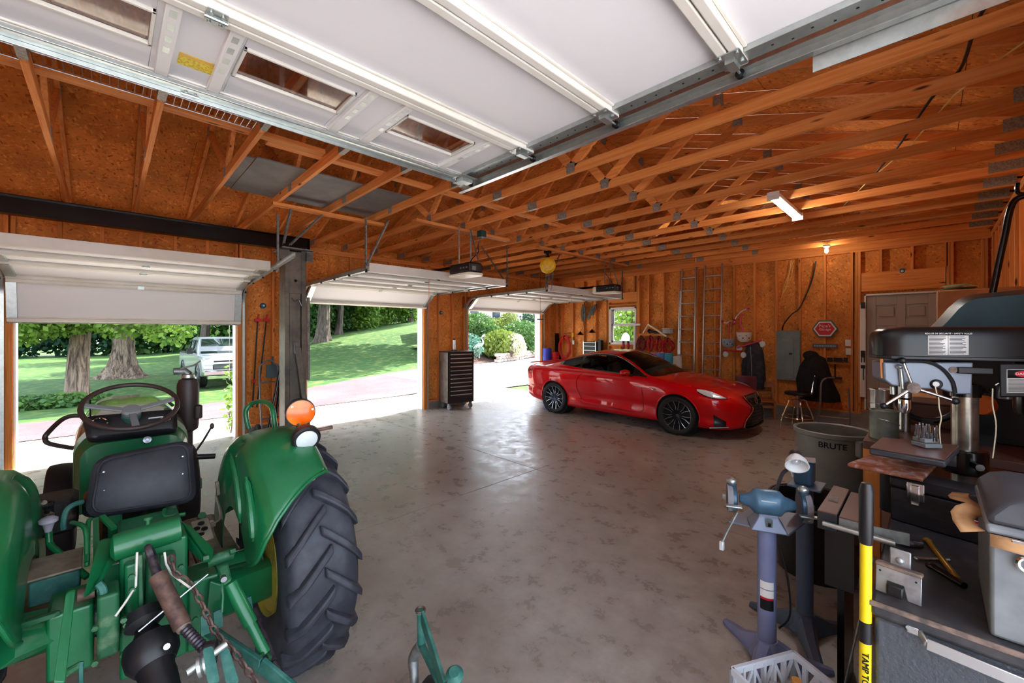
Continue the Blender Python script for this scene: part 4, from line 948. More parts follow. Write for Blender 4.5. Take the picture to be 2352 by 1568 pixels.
# ================================================================ TRACTOR
q = onx
plain('tractor_green', srgb(14, 92, 52), .32, coat=.25, col2=srgb(22, 106, 62), ns=5, lo=.35, hi=.7, bs=.03, bns=30)
plain('green_worn', srgb(24, 86, 52), .5, col2=srgb(86, 116, 84), ns=14, lo=.52, hi=.7, bs=.1, bns=40)
plain('green_teal', srgb(34, 92, 82), .5, col2=srgb(62, 112, 102), ns=20, bs=.1)
plain('hood_sheen_green', srgb(86, 104, 66), .18, coat=.5, col2=srgb(120, 130, 92), ns=1.5)  # beige reflection on the shiny hood is mixed into its green
plain('rim_yellow', srgb(178, 160, 60), .5, col2=srgb(120, 104, 46), ns=9, lo=.5, hi=.7)
plain('seat_vinyl', srgb(30, 31, 38), .5, col2=srgb(42, 43, 50), ns=10, bs=.1, bns=120, bd=.001)
plain('rust_steel', srgb(76, 58, 54), .55, .3, col2=srgb(110, 84, 72), ns=25)
plain('oily_steel', srgb(52, 48, 58), .35, .6, col2=srgb(90, 82, 86), ns=22)
plain('brown_plastic', srgb(56, 44, 42), .45)
plain('step_tan', srgb(140, 128, 110), .5, .2, col2=srgb(92, 80, 66), ns=8)
plain('engine_dark', srgb(24, 22, 22), .6, .2, col2=srgb(80, 66, 56), ns=18, lo=.58, hi=.7)
plain('amber_lens', srgb(244, 96, 14), .22, coat=.4, col2=srgb(250, 140, 40), ns=7)
plain('lens_glass', srgb(214, 222, 224), .12, .2, bs=.5, bns=60, bd=.004)
plain('knob_gray', srgb(150, 146, 160), .5)
TRX, TRY = -2.47, .12
tr = thing('tractor', 'green compact farm tractor parked with its hitch towards the camera', 'tractor', (TRX, TRY, 0))
def tp(name, m, mat, par=None, **k): return m.build(name, mat, par or tr, **k)
R0 = .54
def tire_profile(w, R):
    h = w / 2
    return [(R * .48, -h * .72), (R * .60, -h * .95), (R * .78, -h), (R * .92, -h * .93), (R * .985, -h * .78), (R, -h * .4), (R * 1.004, 0), (R, h * .4), (R * .985, h * .78), (R * .92, h * .93), (R * .78, h), (R * .60, h * .95), (R * .48, h * .72)]
def lug_mesh(side, w, R, hgt=.034, wid=.05, sweep=.34):
    m = MB(); rings = []; n = 7
    for i in range(n + 1):
        t = i / n; y = side * (w / 2 * (1.0 - t) * 1.0 - .02 * t); ph = sweep * (t ** .85)
        if t == 0: y = side * w / 2 * 1.0
        rr = R * (1.004 - .085 * max(0, abs(y) / (w / 2) - .62) ** 1.2 / .3)
        ring = []
        for (dp, dr) in ((-wid / 2, -.02), (-wid * .40, hgt), (wid * .40, hgt), (wid / 2, -.02)):
            a = ph + dp / R; r_ = rr + dr * (.8 if t > .95 else 1); ring.append(Vector((r_ * math.cos(a), y, r_ * math.sin(a))))
        rings.append(ring)
    return m.loft(rings).mesh('tread_lug', 'rubber')
def big_wheel(yc, inner):
    w = .33; me = MB().lathe(tire_profile(w, R0), (0, 0, 0), (0, 1, 0), 64, caps=False).mesh('rear_tire', 'rubber', ang=60)
    ti = put('rear_tire', me, tr, (0, yc - TRY, .565))
    A, B = lug_mesh(-1, w, R0), lug_mesh(1, w, R0); nl = 19
    for k in range(nl):
        for mm, ph in ((A, 0), (B, .5)):
            put('tread_lug', mm, ti, (0, 0, 0), (0, -2 * math.pi * (k + ph) / nl, 0), bev=.008, seg=2)
    rm = put('rim', MB().lathe([(.265, -.13), (.28, -.15), (.27, -.11), (.25, -.05), (.23, .02 * inner), (.12, .04 * inner), (.1, .0), (.02, .0)], (0, 0, 0), (0, 1, 0), 40).mesh('rim', 'rim_yellow'), tr, (0, yc - TRY, .565))
    put('rim', MB().lathe([(.265, .13), (.28, .15), (.27, .11), (.25, .05)], (0, 0, 0), (0, 1, 0), 40, caps=False).mesh('rim', 'rim_yellow'), tr, (0, yc - TRY, .565), solid=.006)
big_wheel(.725, -1); big_wheel(2 * TRY - .725, 1)
# fenders
def fender(sg, name='fender'):
    yi = .455; sec = [(.30, yi), (.42, yi - .0), (.54, yi), (.60, yi + .015), (.645, yi + .06), (.662, yi + .13), (.668, yi + .21), (.662, yi + .29), (.64, yi + .315)]
    def pt(u, v):
        i = v * (len(sec) - 1); k = min(int(i), len(sec) - 2); f = i - k
        r = sec[k][0] * (1 - f) + sec[k + 1][0] * f; y = sec[k][1] * (1 - f) + sec[k + 1][1] * f
        e = math.radians(24 + 28 * sstep(.1, .95, v)); s_ = math.radians(182 - 12 * v); a = s_ + (e - s_) * u
        bul = .018 * math.sin(math.pi * v) * math.exp(-((u - .72) / .09) ** 2) - .012 * math.exp(-((v - .25) / .1) ** 2) * math.sin(9 * u)
        r += bul * (1 if v > .3 else .5); y += (.02 * math.exp(-((u - .5 - .4 * (v - .2)) / .05) ** 2) if .08 < v < .45 else 0)
        if v < .05: r = .30
        return (TRX + r * math.cos(a), TRY + sg * (y - TRY), .56 + r * math.sin(a))
    f = MB().grid(pt, 44, 26).build(name, 'tractor_green', tr, ang=60, solid=.006)
    edge = [Vector(pt(1, v / 26)) for v in range(27)]
    tp('fender_edge', MB().tube(edge, .008, 8), 'tractor_green', f)
    return f
FR, FL = fender(1), fender(-1)
# embossed ribs on the right fender side
for a0, a1, r0_, r1_ in ((60, 95, .33, .57), (35, 62, .5, .60)):
    pts = [(TRX + (r0_ + (r1_ - r0_) * k / 5) * math.cos(math.radians(a0 + (a1 - a0) * (k / 5) ** 1.5)), .45, .56 + (r0_ + (r1_ - r0_) * k / 5) * math.sin(math.radians(a0 + (a1 - a0) * (k / 5) ** 1.5))) for k in range(6)]
    tp('fender_rib', MB().tube(pts, [.006, .014, .016, .016, .014, .006], 8, smooth=4), 'tractor_green', FR)
m = MB().tube([q(572, 985, -2.80), q(566, 962, -2.82), q(566, 940, -2.82), q(582, 925, -2.80), q(606, 922, -2.70), q(622, 932, -2.60), q(628, 950, -2.55), q(632, 985, -2.54)], .013, 10, smooth=5); tp('grab_handle', m, 'tractor_green', FR)
# amber reflector + work lamp
c = q(690, 947, -2.30); fd = (Vector((0, 0, CAMH)) - c).normalized(); fd = (fd + Vector((.25, .1, -.25))).normalized()
rl = tp('amber_light', MB().lathe([(.0705, -.03), (.072, .0), (.070, .012)], c, fd, 32), 'black_plastic')
tp('lens', MB().lathe([(.067, .004), (.066, .014), (.045, .022), (.004, .025)], c, fd, 32), 'amber_lens', rl)
x_, y_, d_ = frame_of(fd)
for k in range(3):
    a = k * 2.094 + .3; s_ = c + d_ * .016 + (x_ * math.cos(a) + y_ * math.sin(a)) * .057; tp('screw', MB().cyl(s_, s_ + d_ * .006, .006, n=8), 'steel', rl)
tp('stalk', MB().cyl(c - Vector((0, 0, .07)), c - Vector((0, 0, .13)), .02, n=10), 'black_plastic', rl)
c = q(703, 1006, -2.22); fd = Vector((.80, -.05, -.28)).normalized()
wl_ = tp('work_lamp', MB().lathe([(.02, -.07), (.05, -.055), (.066, -.02), (.068, .01), (.06, .018)], c, fd, 28), 'black_plastic')
tp('lens', MB().lathe([(.052, .012), (.05, .02), (.03, .026), (.002, .028)], c, fd, 28), 'lens_glass', wl_)
tp('lamp_bracket', MB().bar(c + Vector((-.05, 0, -.03)), c + Vector((-.1, -.02, -.1)), .04, .012).cyl(c + Vector((0, .03, .03)), c + Vector((0, .13, .035)), .009, n=8), 'rust_steel', wl_)
c = q(716, 1094, -2.07); tp('marker_socket', MB().lathe([(.018, -.01), (.02, .012), (.012, .016), (.01, .006), (.002, .006)], c, (.8, -.3, .2), 16), 'galv', FR)
# seat
def slab(p, th, nrm, r=.0):
    n = Vector(nrm).normalized() * th / 2; P = [Vector(k) for k in p]; cc = sum(P, Vector()) / 4; out = []
    for i in range(4):
        a, b, d = P[i - 1], P[i], P[(i + 1) % 4]; e1, e2 = (a - b).normalized() * r, (d - b).normalized() * r
        for k in range(5): t = k / 4; out.append((b + e1) * (1 - t) ** 2 + b * 2 * t * (1 - t) + (b + e2) * t * t)
    ins = [o_ + (cc - o_).normalized() * th * .35 for o_ in out]
    return MB().loft([[o_ - n for o_ in ins], [o_ - n * .5 for o_ in out], [o_ + n * .5 for o_ in out], [o_ + n for o_ in ins]])
sp = [q(214, 1052, -2.84), q(440, 1008, -2.84), q(452, 1152, -2.72), q(192, 1194, -2.72)]
sb = tp('seat_back', slab(sp, .06, (1, 0, .3), .07), 'seat_vinyl', ang=50)
tp('seat_piping', MB().tube([Vector(p) for p in slab(sp, .07, (1, 0, .3), .07).v[60:80]], .006, 6, True), 'seat_vinyl', sb)
for u, v in ((238, 1084), (420, 1048), (239, 1127), (420, 1088)):
    c = q(u, v, -2.745); tp('rivet', MB().ell(c, (.004, .006, .006), 8, 6), 'galv', sb)
tp('seat_cushion', MB().rbox((-3.02, TRY, .88), (.36, .42, .09), .08), 'seat_vinyl')
tp('seat_bracket', MB().bx(-2.83, -2.79, TRY - .12, TRY - .07, .66, .9), 'tractor_green', bev=.004); tp('seat_bracket', MB().bx(-2.83, -2.79, TRY + .09, TRY + .14, .66, .9), 'tractor_green', bev=.004)
# cowl, dash, hood
def cowl(x, y0, y1, z0, z1, r=.1):
    out = [(y0, z0)]; n = 6
    for cy, a0 in ((y0 + r, 180), (y1 - r, 90)):
        for k in range(n + 1): a = math.radians(a0 - 90 * k / n); out.append((cy + r * math.cos(a), z1 - r + r * math.sin(a)))
    out.append((y1, z0)); return [Vector((x, a, b)) for a, b in out]
hd = tp('hood', MB().loft([cowl(-3.50, TRY - .265, TRY + .265, .78, 1.215, .17), cowl(-3.75, TRY - .27, TRY + .27, .80, 1.235, .16), cowl(-4.4, TRY - .25, TRY + .25, .80, 1.235, .15), cowl(-4.95, TRY - .23, TRY + .23, .80, 1.20, .14), cowl(-5.02, TRY - .2, TRY + .2, .82, 1.15, .12)]), 'hood_sheen_green', ang=50)
tp('hood_strap', MB().tube([q(207, 915, -3.9), q(207, 940, -3.8), q(208, 957, -3.7)], .004, 6), 'black_matte', hd)
tp('cowl', MB().loft([cowl(-3.50, TRY - .262, TRY + .262, .74, 1.16, .14), cowl(-3.40, TRY - .235, TRY + .235, .72, 1.10, .09)]), 'tractor_green', ang=40)
ds = tp('dash', slab([q(188, 962, -3.44), q(405, 944, -3.46), q(408, 990, -3.36), q(202, 1014, -3.36)], .05, (.6, 0, 1), .03), 'black_plastic')
for u, v, r_ in ((228, 970, .036), (380, 962, .02)):
    c = q(u, v, -3.37); tp('gauge', MB().torus(c, r_, .005, (.7, 0, 1), 24, 6), 'chrome', ds)
tp('dash_plate', MB().box(q(358, 959, -3.375), (.01, .07, .006), (0, -.6, 0)), 'white_plastic', ds)
tp('ignition_switch', MB().lathe([(.022, 0), (.02, .012), (.008, .014), (.007, .022)], q(338, 1010, -3.36), (1, 0, .3), 18), 'steel', ds)
# steering
c = q(303, 931, -3.36); nr = Vector((.50, .02, .86)).normalized(); R_ = .213
sw = tp('steering_wheel', MB().torus(c, R_, .0135, nr, 48, 10), 'brown_plastic')
x_, y_, d_ = frame_of(nr); hub = c - d_ * .035
hubm = MB().lathe([(.045, -.02), (.048, 0), (.04, .012), (.002, .014)], hub, d_, 20); tp('hub', hubm, 'gray_plastic', sw)
for tgt in (q(205, 915, -3.36), q(392, 900, -3.36), q(310, 975, -3.24)):
    e = (Vector(tgt) - c); e = (e - d_ * e.dot(d_)).normalized(); tp('spoke', MB().bar(hub + e * .03, c + e * (R_ - .005), .034, .012, d_), 'gray_plastic', sw, bev=.004)
tp('steering_column', MB().cyl(hub - d_ * .02, hub - d_ * .09, .03, .04, 16).cyl(hub - d_ * .09, hub - d_ * .2, .022, n=12), 'green_teal')
tp('column_collar', MB().lathe([(.03, 0), (.045, -.012), (.045, -.03), (.02, -.045)], hub - d_ * .02, d_, 18), 'green_teal')
# muffler
c0 = q(432, 985, -3.9); c1 = q(432, 868, -3.9); dz = c1.z - c0.z
mf = tp('muffler', MB().lathe([(.028, -.2), (.03, -.02), (.06, .0), (.066, .03), (.068, dz - .05), (.055, dz - .01), (.028, dz), (.028, dz + .03)], c0, (0, 0, 1), 28), 'brown_plastic')
tp('clamp', MB().lathe([(.036, 0), (.04, .005), (.04, .025), (.036, .03)], c1 + Vector((0, 0, .0)), (0, 0, 1), 18), 'galv', mf)
tp('elbow', MB().tube([c1 + Vector((0, 0, .03)), c1 + Vector((0, -.02, .055)), c1 + Vector((0, -.085, .055))], .026, 12), 'galv_dull', mf)
tp('rain_cap', MB().box(c1 + Vector((0, .0, .085)), (.06, .11, .008), (.25, 0, 0)).bar(c1 + Vector((0, .03, .09)), c1 + Vector((0, .075, .125)), .014, .01), 'black_steel', mf)
tp('exhaust_flange', MB().rbox(q(455, 945, -3.85) - Vector((0, 0, .0)), (.06, .05, .1), .015), 'brown_plastic', mf)
# engine, frame, front axle
tp('engine_block', MB().rbox((-4.1, TRY, .60), (1.1, .36, .36), .05), 'engine_dark')
tp('gear_housing', MB().rbox((-3.05, TRY, .55), (1.0, .34, .34), .06), 'engine_dark')
tp('front_axle', MB().bar((-4.75, TRY - .5, .36), (-4.75, TRY + .5, .36), .1, .1), 'tractor_green', bev=.01)
for s in (-1, 1):
    ft = tp('front_tire', MB().lathe(tire_profile(.16, .36), (-4.75, TRY + s * .38, .36), (0, 1, 0), 40, caps=False), 'rubber_black', ang=60)
    tp('rim', MB().lathe([(.02, 0), (.1, .02 * s), (.17, .0), (.18, .06), (.18, -.06)], (-4.75, TRY + s * .38, .36), (0, 1, 0), 24), 'rim_yellow', ft)
# brush guard tube on the left, throttle levers on the right
tp('guard_tube', MB().tube([q(192, 955, -4.1), q(165, 955, -4.1), q(140, 965, -4.1), q(108, 996, -4.0), q(104, 1008, -4.0), q(112, 1018, -4.0), q(150, 1026, -4.0), q(180, 1030, -4.0)], .014, 8, smooth=5), 'brown_plastic')
lv = tp('hand_lever', MB().tube([q(450, 1036, -3.25), q(468, 1010, -3.2), q(487, 978, -3.15)], .006, 8), 'brown_plastic'); tp('lever_tip', MB().ell(q(487, 978, -3.15), (.012, .012, .02), 10, 8), 'brown_plastic', lv)
tp('foot_rest_bar', MB().cyl(q(452, 1049, -3.2), q(494, 1047, -3.2), .016, n=10), 'black_plastic')
tp('pedal_bar', MB().cyl(q(385, 921, -3.85), q(398, 932, -3.85), .01, n=8), 'brown_plastic')
# left lever with grey knob
lv = tp('shift_lever', MB().tube([q(112, 1220, -2.66), q(113, 1245, -2.66), q(120, 1256, -2.64), q(200, 1325, -2.48)], .012, 10), 'tractor_green')
tp('lever_knob', MB().lathe([(.010, -.02), (.014, .0), (.018, .016), (.030, .026), (.030, .038), (.02, .046), (.002, .048)], q(111, 1212, -2.66), (0, 0, 1), 18), 'knob_gray', lv)
tp('toolbox_lid', MB().box(q(130, 1295, -2.52), (.17, .15, .01), (0, .12, 0)), 'step_tan', bev=.004)
tp('side_box', MB().box(q(128, 1318, -2.52) - Vector((.03, 0, .04)), (.15, .14, .1)), 'green_teal', bev=.006)
tp('foot_step', MB().box((-2.95, TRY - .32, .50), (.7, .2, .02)), 'step_tan', bev=.004); tp('foot_step', MB().box((-2.95, TRY + .32, .50), (.7, .2, .02)), 'step_tan', bev=.004)
# step plate with holes and valve block on the right
tp('valve_block', slab([q(418, 1202, -2.75), q(492, 1185, -2.75), q(496, 1203, -2.68), q(422, 1222, -2.68)], .05, (.3, 0, 1), .004), 'step_tan')
tp('valve_knob', MB().cyl(q(462, 1192, -2.70), q(462, 1192, -2.70) + Vector((.03, 0, .03)), .018, n=14), 'green_worn')
tp('bent_rod', MB().tube([q(496, 1140, -2.75), q(503, 1165, -2.73), q(506, 1185, -2.7), q(500, 1196, -2.68), q(478, 1206, -2.66)], .006, 6, smooth=4), 'step_tan')
tp('pedal', slab([q(494, 1105, -2.78), q(503, 1104, -2.78), q(506, 1135, -2.76), q(498, 1138, -2.76)], .02, (1, 0, .2), .006), 'step_tan')
pl = tp('step_plate', slab([q(437, 1200, -2.62), q(478, 1188, -2.62), q(492, 1235, -2.52), q(452, 1250, -2.52)], .012, (.3, 0, 1), .006), 'step_tan')
for u, v in ((462, 1202), (470, 1214), (452, 1214), (478, 1226), (462, 1226), (470, 1238)):
    c = q(u, v, -2.55); tp('plate_hole', MB().lathe([(.014, 0), (.014, .003), (.001, .003)], c, (.3, 0, 1), 14), 'black_matte', pl)
# hose on the left
tp('hose', MB().tube([q(190, 1152, -2.8), q(170, 1158, -2.78), q(152, 1172, -2.76), q(145, 1200, -2.74), q(146, 1215, -2.74)], .011, 8, smooth=5), 'green_teal')
tp('engine_parts', MB().rbox(q(110, 1180, -2.95), (.2, .2, .16), .03), 'engine_dark')
rr = random.Random(4)
for k in range(9): tp('valve_fitting', MB().cyl(q(80 + rr.uniform(0, 45), 1150 + rr.uniform(0, 40), -2.85), q(80 + rr.uniform(0, 45), 1150 + rr.uniform(0, 40), -2.80), .010, n=8), 'step_tan' if k % 2 else 'engine_dark')
# rockshaft and lift arms
tp('rockshaft', MB().lathe([(.03, -.012), (.05, 0), (.052, .02), (.052, .185), (.05, .205), (.03, .209)], q(262, 1258, -2.27), q(412, 1212, -2.27) - q(262, 1258, -2.27), 28), 'tractor_green')
tp('filler_cap', MB().cyl(q(340, 1210, -2.28), q(340, 1192, -2.28), .008, n=10).cyl(q(340, 1192, -2.28), q(340, 1186, -2.28), .016, n=12), 'green_worn')
def arm(name, pts, w_, th, mat, x=None, par=None): 
    m = MB()
    for a, b in zip(pts, pts[1:]): m.bar(a, b, th, w_)
    return tp(name, m, mat, par, bev=.006)
tp('lift_arm', slab([q(232, 1238, -2.40), q(256, 1236, -2.40), q(250, 1288, -2.30), q(196, 1372, -2.12)], .03, (1, -.6, .2), .012), 'tractor_green', bev=.004)
tp('lift_arm', slab([q(196, 1372, -2.13), q(222, 1352, -2.18), q(262, 1285, -2.3), q(240, 1270, -2.36)], .03, (1, -.6, .2), .012), 'tractor_green')
tp('lift_arm', slab([q(412, 1196, -2.42), q(432, 1206, -2.42), q(488, 1262, -2.20), q(482, 1292, -2.15)], .03, (1, .6, .2), .012), 'tractor_green')
tp('lift_arm', slab([q(412, 1196, -2.42), q(482, 1292, -2.15), q(470, 1290, -2.18), q(412, 1240, -2.38)], .03, (1, .6, .2), .012), 'tractor_green')
tp('cross_shaft', MB().cyl(q(476, 1290, -2.2), q(535, 1270, -2.2), .024, n=16), 'green_worn'); tp('cross_shaft', MB().cyl(q(178, 1368, -2.2), q(218, 1356, -2.2), .022, n=16), 'rust_steel')
for u, v in ((466, 1284), (222, 1356), (528, 1268)): c = q(u, v, -2.17); tp('bolt', MB().cyl(c, c + Vector((.0, .02, 0)), .014, n=6), 'green_worn')
# axle housings
def hbox(name, pts4, th, mat='tractor_green', nrm=(1, 0, .15), **k): return tp(name, slab(pts4, th, nrm, .008), mat, **k)
hbox('axle_housing', [q(480, 1330, -2.3), q(648, 1268, -2.45), q(652, 1352, -2.45), q(470, 1428, -2.3)], .14)
hbox('axle_housing', [q(0, 1428, -2.3), q(150, 1392, -2.3), q(215, 1430, -2.3), q(0, 1530, -2.2)], .14)
tp('axle_tube', MB().cyl((TRX, TRY - .45, .56), (TRX, TRY + .45, .56), .075, n=20), 'tractor_green')
hbox('fender_rail', [q(525, 1300, -2.4), q(600, 1280, -2.4), q(602, 1292, -2.36), q(525, 1318, -2.36)], .03, 'green_worn'); hbox('fender_rail', [q(40, 1430, -2.2), q(138, 1400, -2.2), q(138, 1412, -2.2), q(40, 1446, -2.2)], .03, 'green_worn')
# rear transmission case: stepped castings
def case(name, u0, v0, u1, v1, x, dep, mat): 
    a, b = q(u0, v0, x), q(u1, v1, x); return tp(name, MB().rbox((x - dep / 2, (a.y + b.y) / 2, (a.z + b.z) / 2), (dep, abs(b.y - a.y), abs(a.z - b.z)), .012), mat, bev=.004)
case('rear_case', 275, 1270, 432, 1500, -2.25, .4, 'tractor_green'); case('case_cover', 285, 1300, 330, 1400, -2.21, .05, 'tractor_green'); case('case_cover', 335, 1290, 405, 1390, -2.20, .05, 'green_worn')
case('draft_plate', 222, 1375, 275, 1500, -2.12, .12, 'green_worn'); case('side_case', 105, 1420, 215, 1530, -2.2, .2, 'tractor_green'); case('hydraulic_housing', 232, 1300, 420, 1340, -2.36, .28, 'tractor_green')
case('draft_plate', 430, 1340, 505, 1470, -2.3, .1, 'tractor_green')
for u in (322, 372): tp('case_rib', MB().bar(q(u, 1272, -2.17), q(u + 2, 1398, -2.15), .014, .03, (1, 0, 0)), 'green_worn', bev=.003)
for u, v in ((284, 1421), (290, 1432), (283, 1500), (302, 1322), (304, 1352), (415, 1300), (420, 1340), (448, 1420), (218, 1440), (218, 1520)):
    c = q(u, v, -2.10); tp('bolt', MB().cyl(c, c + Vector((.014, 0, 0)), .010, n=6), 'green_worn')
# top link
tl = [q(345, 1268, -2.14), q(352, 1290, -2.12), q(362, 1320, -2.06), q(420, 1438, -1.92), q(480, 1500, -1.82)]
k = tp('top_link', MB().cyl(tl[2], tl[3], .028, n=18), 'rust_steel'); tp('link_rod', MB().cyl(tl[0], tl[2], .016, n=14), 'oily_steel', k)
d = (tl[4] - tl[3]); m = MB(); n = 22
m.lathe([(.016 + (.0025 if i % 2 else 0), d.length * i / n) for i in range(n + 1)], tl[3], d, 16); tp('threaded_rod', m, 'oily_steel', k)
tp('rod_end', MB().torus(tl[0], .022, .013, (0, 1, .3), 18, 8), 'oily_steel', k); tp('collar', MB().cyl(tl[3] - d.normalized() * .03, tl[3] + d.normalized() * .01, .023, n=16), 'step_tan', k)
e = tl[4]; bj = tp('link_eye', MB().lathe([(.022, -.022), (.046, -.02), (.048, 0), (.046, .02), (.022, .022)], e + Vector((.0, -.0, -.01)), (.35, 1, 0), 24), 'oily_steel', k)
pn = tp('hitch_pin', MB().cyl(q(428, 1545, -1.78), q(520, 1478, -1.80), .013, n=12), 'galv'); tp('pin_collar', MB().lathe([(.018, 0), (.034, .006), (.034, .016), (.026, .02), (.034, .024), (.034, .034), (.018, .04)], q(450, 1535, -1.79), (.2, 1, .2), 20), 'galv', pn)
tp('hitch_plate', slab([q(470, 1488, -1.78), q(484, 1484, -1.78), q(500, 1568, -1.70), q(482, 1568, -1.70)], .014, (.2, 1, 0), .004), 'green_teal'); tp('hitch_plate', slab([q(508, 1492, -1.80), q(520, 1488, -1.80), q(545, 1568, -1.72), q(524, 1568, -1.72)], .014, (.2, 1, 0), .004), 'green_teal')
# pto shield and shaft
c = q(350, 1500, -2.0); ax = Vector((.75, .12, -.55)).normalized()
ps = tp('pto_shield', MB().lathe([(.03, -.10), (.045, -.07), (.075, -.05), (.082, -.02), (.078, .02), (.06, .05)], c, ax, 32), 'black_plastic')
tp('pto_tube', MB().lathe([(.052, .0), (.056, .05), (.052, .07), (.054, .09), (.05, .30)], c, ax, 28), 'black_plastic', ps); tp('shield_nipple', MB().cyl(q(382, 1484, -1.93), q(382, 1484, -1.93) + Vector((.02, 0, .01)), .010, n=10), 'galv', ps)
tp('pto_hub', MB().lathe([(.06, -.16), (.06, -.12), (.035, -.1)], c, ax, 24), 'black_plastic', ps)
# right lift link
a, b = q(515, 1310, -2.05), q(610, 1500, -1.86); d = (b - a).normalized()
rl_ = tp('lift_link', MB().cyl(a + d * .06, a + d * .24, .026, n=18), 'tractor_green'); tp('inner_tube', MB().cyl(a + d * .24, b, .019, n=16), 'tractor_green', rl_)
tp('link_yoke', slab([q(498, 1302, -2.06), q(522, 1290, -2.06), q(532, 1330, -2.0), q(512, 1345, -2.0)], .03, (1, 0, .2), .01), 'green_worn', rl_); tp('yoke_pin', MB().cyl(q(512, 1326, -2.0), q(512, 1326, -2.0) + Vector((.02, 0, 0)), .011, n=12), 'steel', rl_)
tp('adjuster_handle', MB().tube([q(510, 1340, -2.0), q(512, 1370, -1.97), q(510, 1405, -1.95)], .005, 6), 'green_worn', rl_)
tp('link_fork', MB().tube([b, q(600, 1505, -1.84), q(602, 1530, -1.83), q(615, 1535, -1.82), q(620, 1508, -1.83), b], .007, 6, smooth=3), 'green_worn', rl_)
ll = tp('lower_link', MB().bar(q(470, 1440, -2.2), q(600, 1530, -1.82), .018, .06).bar(q(600, 1525, -1.82), q(690, 1600, -1.66), .018, .06), 'green_teal', bev=.004)
tp('sway_bar', MB().cyl(q(585, 1400, -2.05), q(628, 1520, -1.82), .014, n=10).cyl(q(628, 1520, -1.82), q(660, 1568, -1.75), .011, n=10), 'oily_steel')
tp('wheel_bracket', MB().bar(q(570, 1370, -2.1), q(576, 1410, -2.1), .02, .012), 'green_teal'); tp('drawbar_bracket', MB().bar(q(470, 1410, -2.1), q(472, 1455, -2.1), .03, .015), 'green_teal'); tp('drawbar_bracket', MB().bar(q(500, 1400, -2.1), q(502, 1440, -2.1), .03, .015), 'green_teal')
# left lift link
a, b = q(162, 1362, -2.12), q(132, 1590, -1.85)
tp('lift_link', slab([q(152, 1358, -2.12), q(174, 1352, -2.12), q(150, 1568, -1.9), q(122, 1568, -1.9)], .02, (1, 0, .3), .008), 'tractor_green', bev=.004)
tp('lower_bracket', slab([q(145, 1540, -2.0), q(185, 1518, -2.0), q(190, 1530, -2.0), q(150, 1556, -2.0)], .03, (1, 0, .3), .004), 'green_worn'); tp('lower_bracket', slab([q(180, 1520, -2.0), q(193, 1518, -2.0), q(193, 1568, -2.0), q(180, 1568, -2.0)], .03, (1, 0, .3), .004), 'green_teal')
# chain, wires, fuel pipes
ch = MB(); chain(ch, [q(392, 1270, -2.12), q(402, 1312, -2.06), q(440, 1345, -2.02), q(468, 1395, -1.95), q(495, 1450, -1.88), q(540, 1500, -1.80), q(590, 1568, -1.7)], .021, .0048)
o = tp('check_chain', ch, 'rust_steel'); o['kind'] = 'stuff'
tp('wire_pin', MB().cyl(q(318, 1450, -1.96), q(478, 1318, -2.0), .0035, n=6), 'steel'); plain('wire_white', srgb(206, 200, 190), .5)
tp('white_wire', MB().tube([q(378, 1268, -2.12), q(382, 1295, -2.1), q(394, 1318, -2.07), q(440, 1352, -2.0)], .004, 6), 'wire_white'); tp('white_wire', MB().tube([q(315, 1268, -2.12), q(312, 1345, -2.1), q(290, 1380, -2.06), q(265, 1415, -2.04)], .004, 6), 'wire_white')
for pts in (((208, 1192, -2.6), (202, 1205, -2.55), (200, 1290, -2.4)), ((378, 1170, -2.6), (380, 1186, -2.55), (425, 1180, -2.55)), ((165, 1200, -2.6), (196, 1215, -2.5), (200, 1300, -2.4))):
    tp('hydraulic_pipe', MB().tube([q(*p) for p in pts], .009, 8, smooth=4), 'tractor_green')
tp('drain_cock', MB().tube([q(226, 1340, -2.16), q(236, 1352, -2.15), q(238, 1370, -2.15)], .012, 8, smooth=3), 'green_teal')
tp('support_strut', MB().bar(q(220, 1190, -2.65), q(222, 1300, -2.45), .02, .012), 'tractor_green'); tp('support_strut', MB().bar(q(234, 1185, -2.6), q(262, 1214, -2.5), .02, .012), 'tractor_green')
# ================================================================ RED COUPE
def interp(tab):
    xs = [a for a, b in tab]
    def f(x):
        if x <= xs[0]: return tab[0][1]
        if x >= xs[-1]: return tab[-1][1]
        i = max(k for k in range(len(xs)) if xs[k] <= x); i = min(i, len(xs) - 2)
        def P(k): return tab[max(0, min(len(tab) - 1, k))]
        (x0, y0), (x1, y1) = tab[i], tab[i + 1]; h = x1 - x0
        m0 = (P(i + 1)[1] - P(i - 1)[1]) / max(1e-6, P(i + 1)[0] - P(i - 1)[0]); m1 = (P(i + 2)[1] - P(i)[1]) / max(1e-6, P(i + 2)[0] - P(i)[0])
        t = (x - x0) / h
        return (2 * t ** 3 - 3 * t ** 2 + 1) * y0 + (t ** 3 - 2 * t ** 2 + t) * h * m0 + (-2 * t ** 3 + 3 * t ** 2) * y1 + (t ** 3 - t ** 2) * h * m1
    return f
m_, t_, b_ = nodes_of('car_red'); b_.inputs['Base Color'].default_value = (.58, .001, .006, 1); b_.inputs['Metallic'].default_value = .15; b_.inputs['Specular IOR Level'].default_value = .05; b_.inputs['Roughness'].default_value = .42; b_.inputs['Coat Weight'].default_value = .8; b_.inputs['Coat Roughness'].default_value = .02
plain('car_glass', srgb(228, 236, 232), .01, trans=1.0, ior=1.12); plain('car_leather', srgb(226, 232, 228), .5); plain('car_black', srgb(10, 10, 11), .25, coat=.3); plain('alloy_dark', srgb(40, 44, 56), .25, .8); plain('alloy_bright', srgb(190, 192, 198), .2, .9)
plain('tail_red', srgb(150, 6, 14), .12, coat=.6); plain('cabin_dark', srgb(24, 22, 22), .7)
CL = 4.70; AXR, AXF, RA = 1.02, 3.72, .372
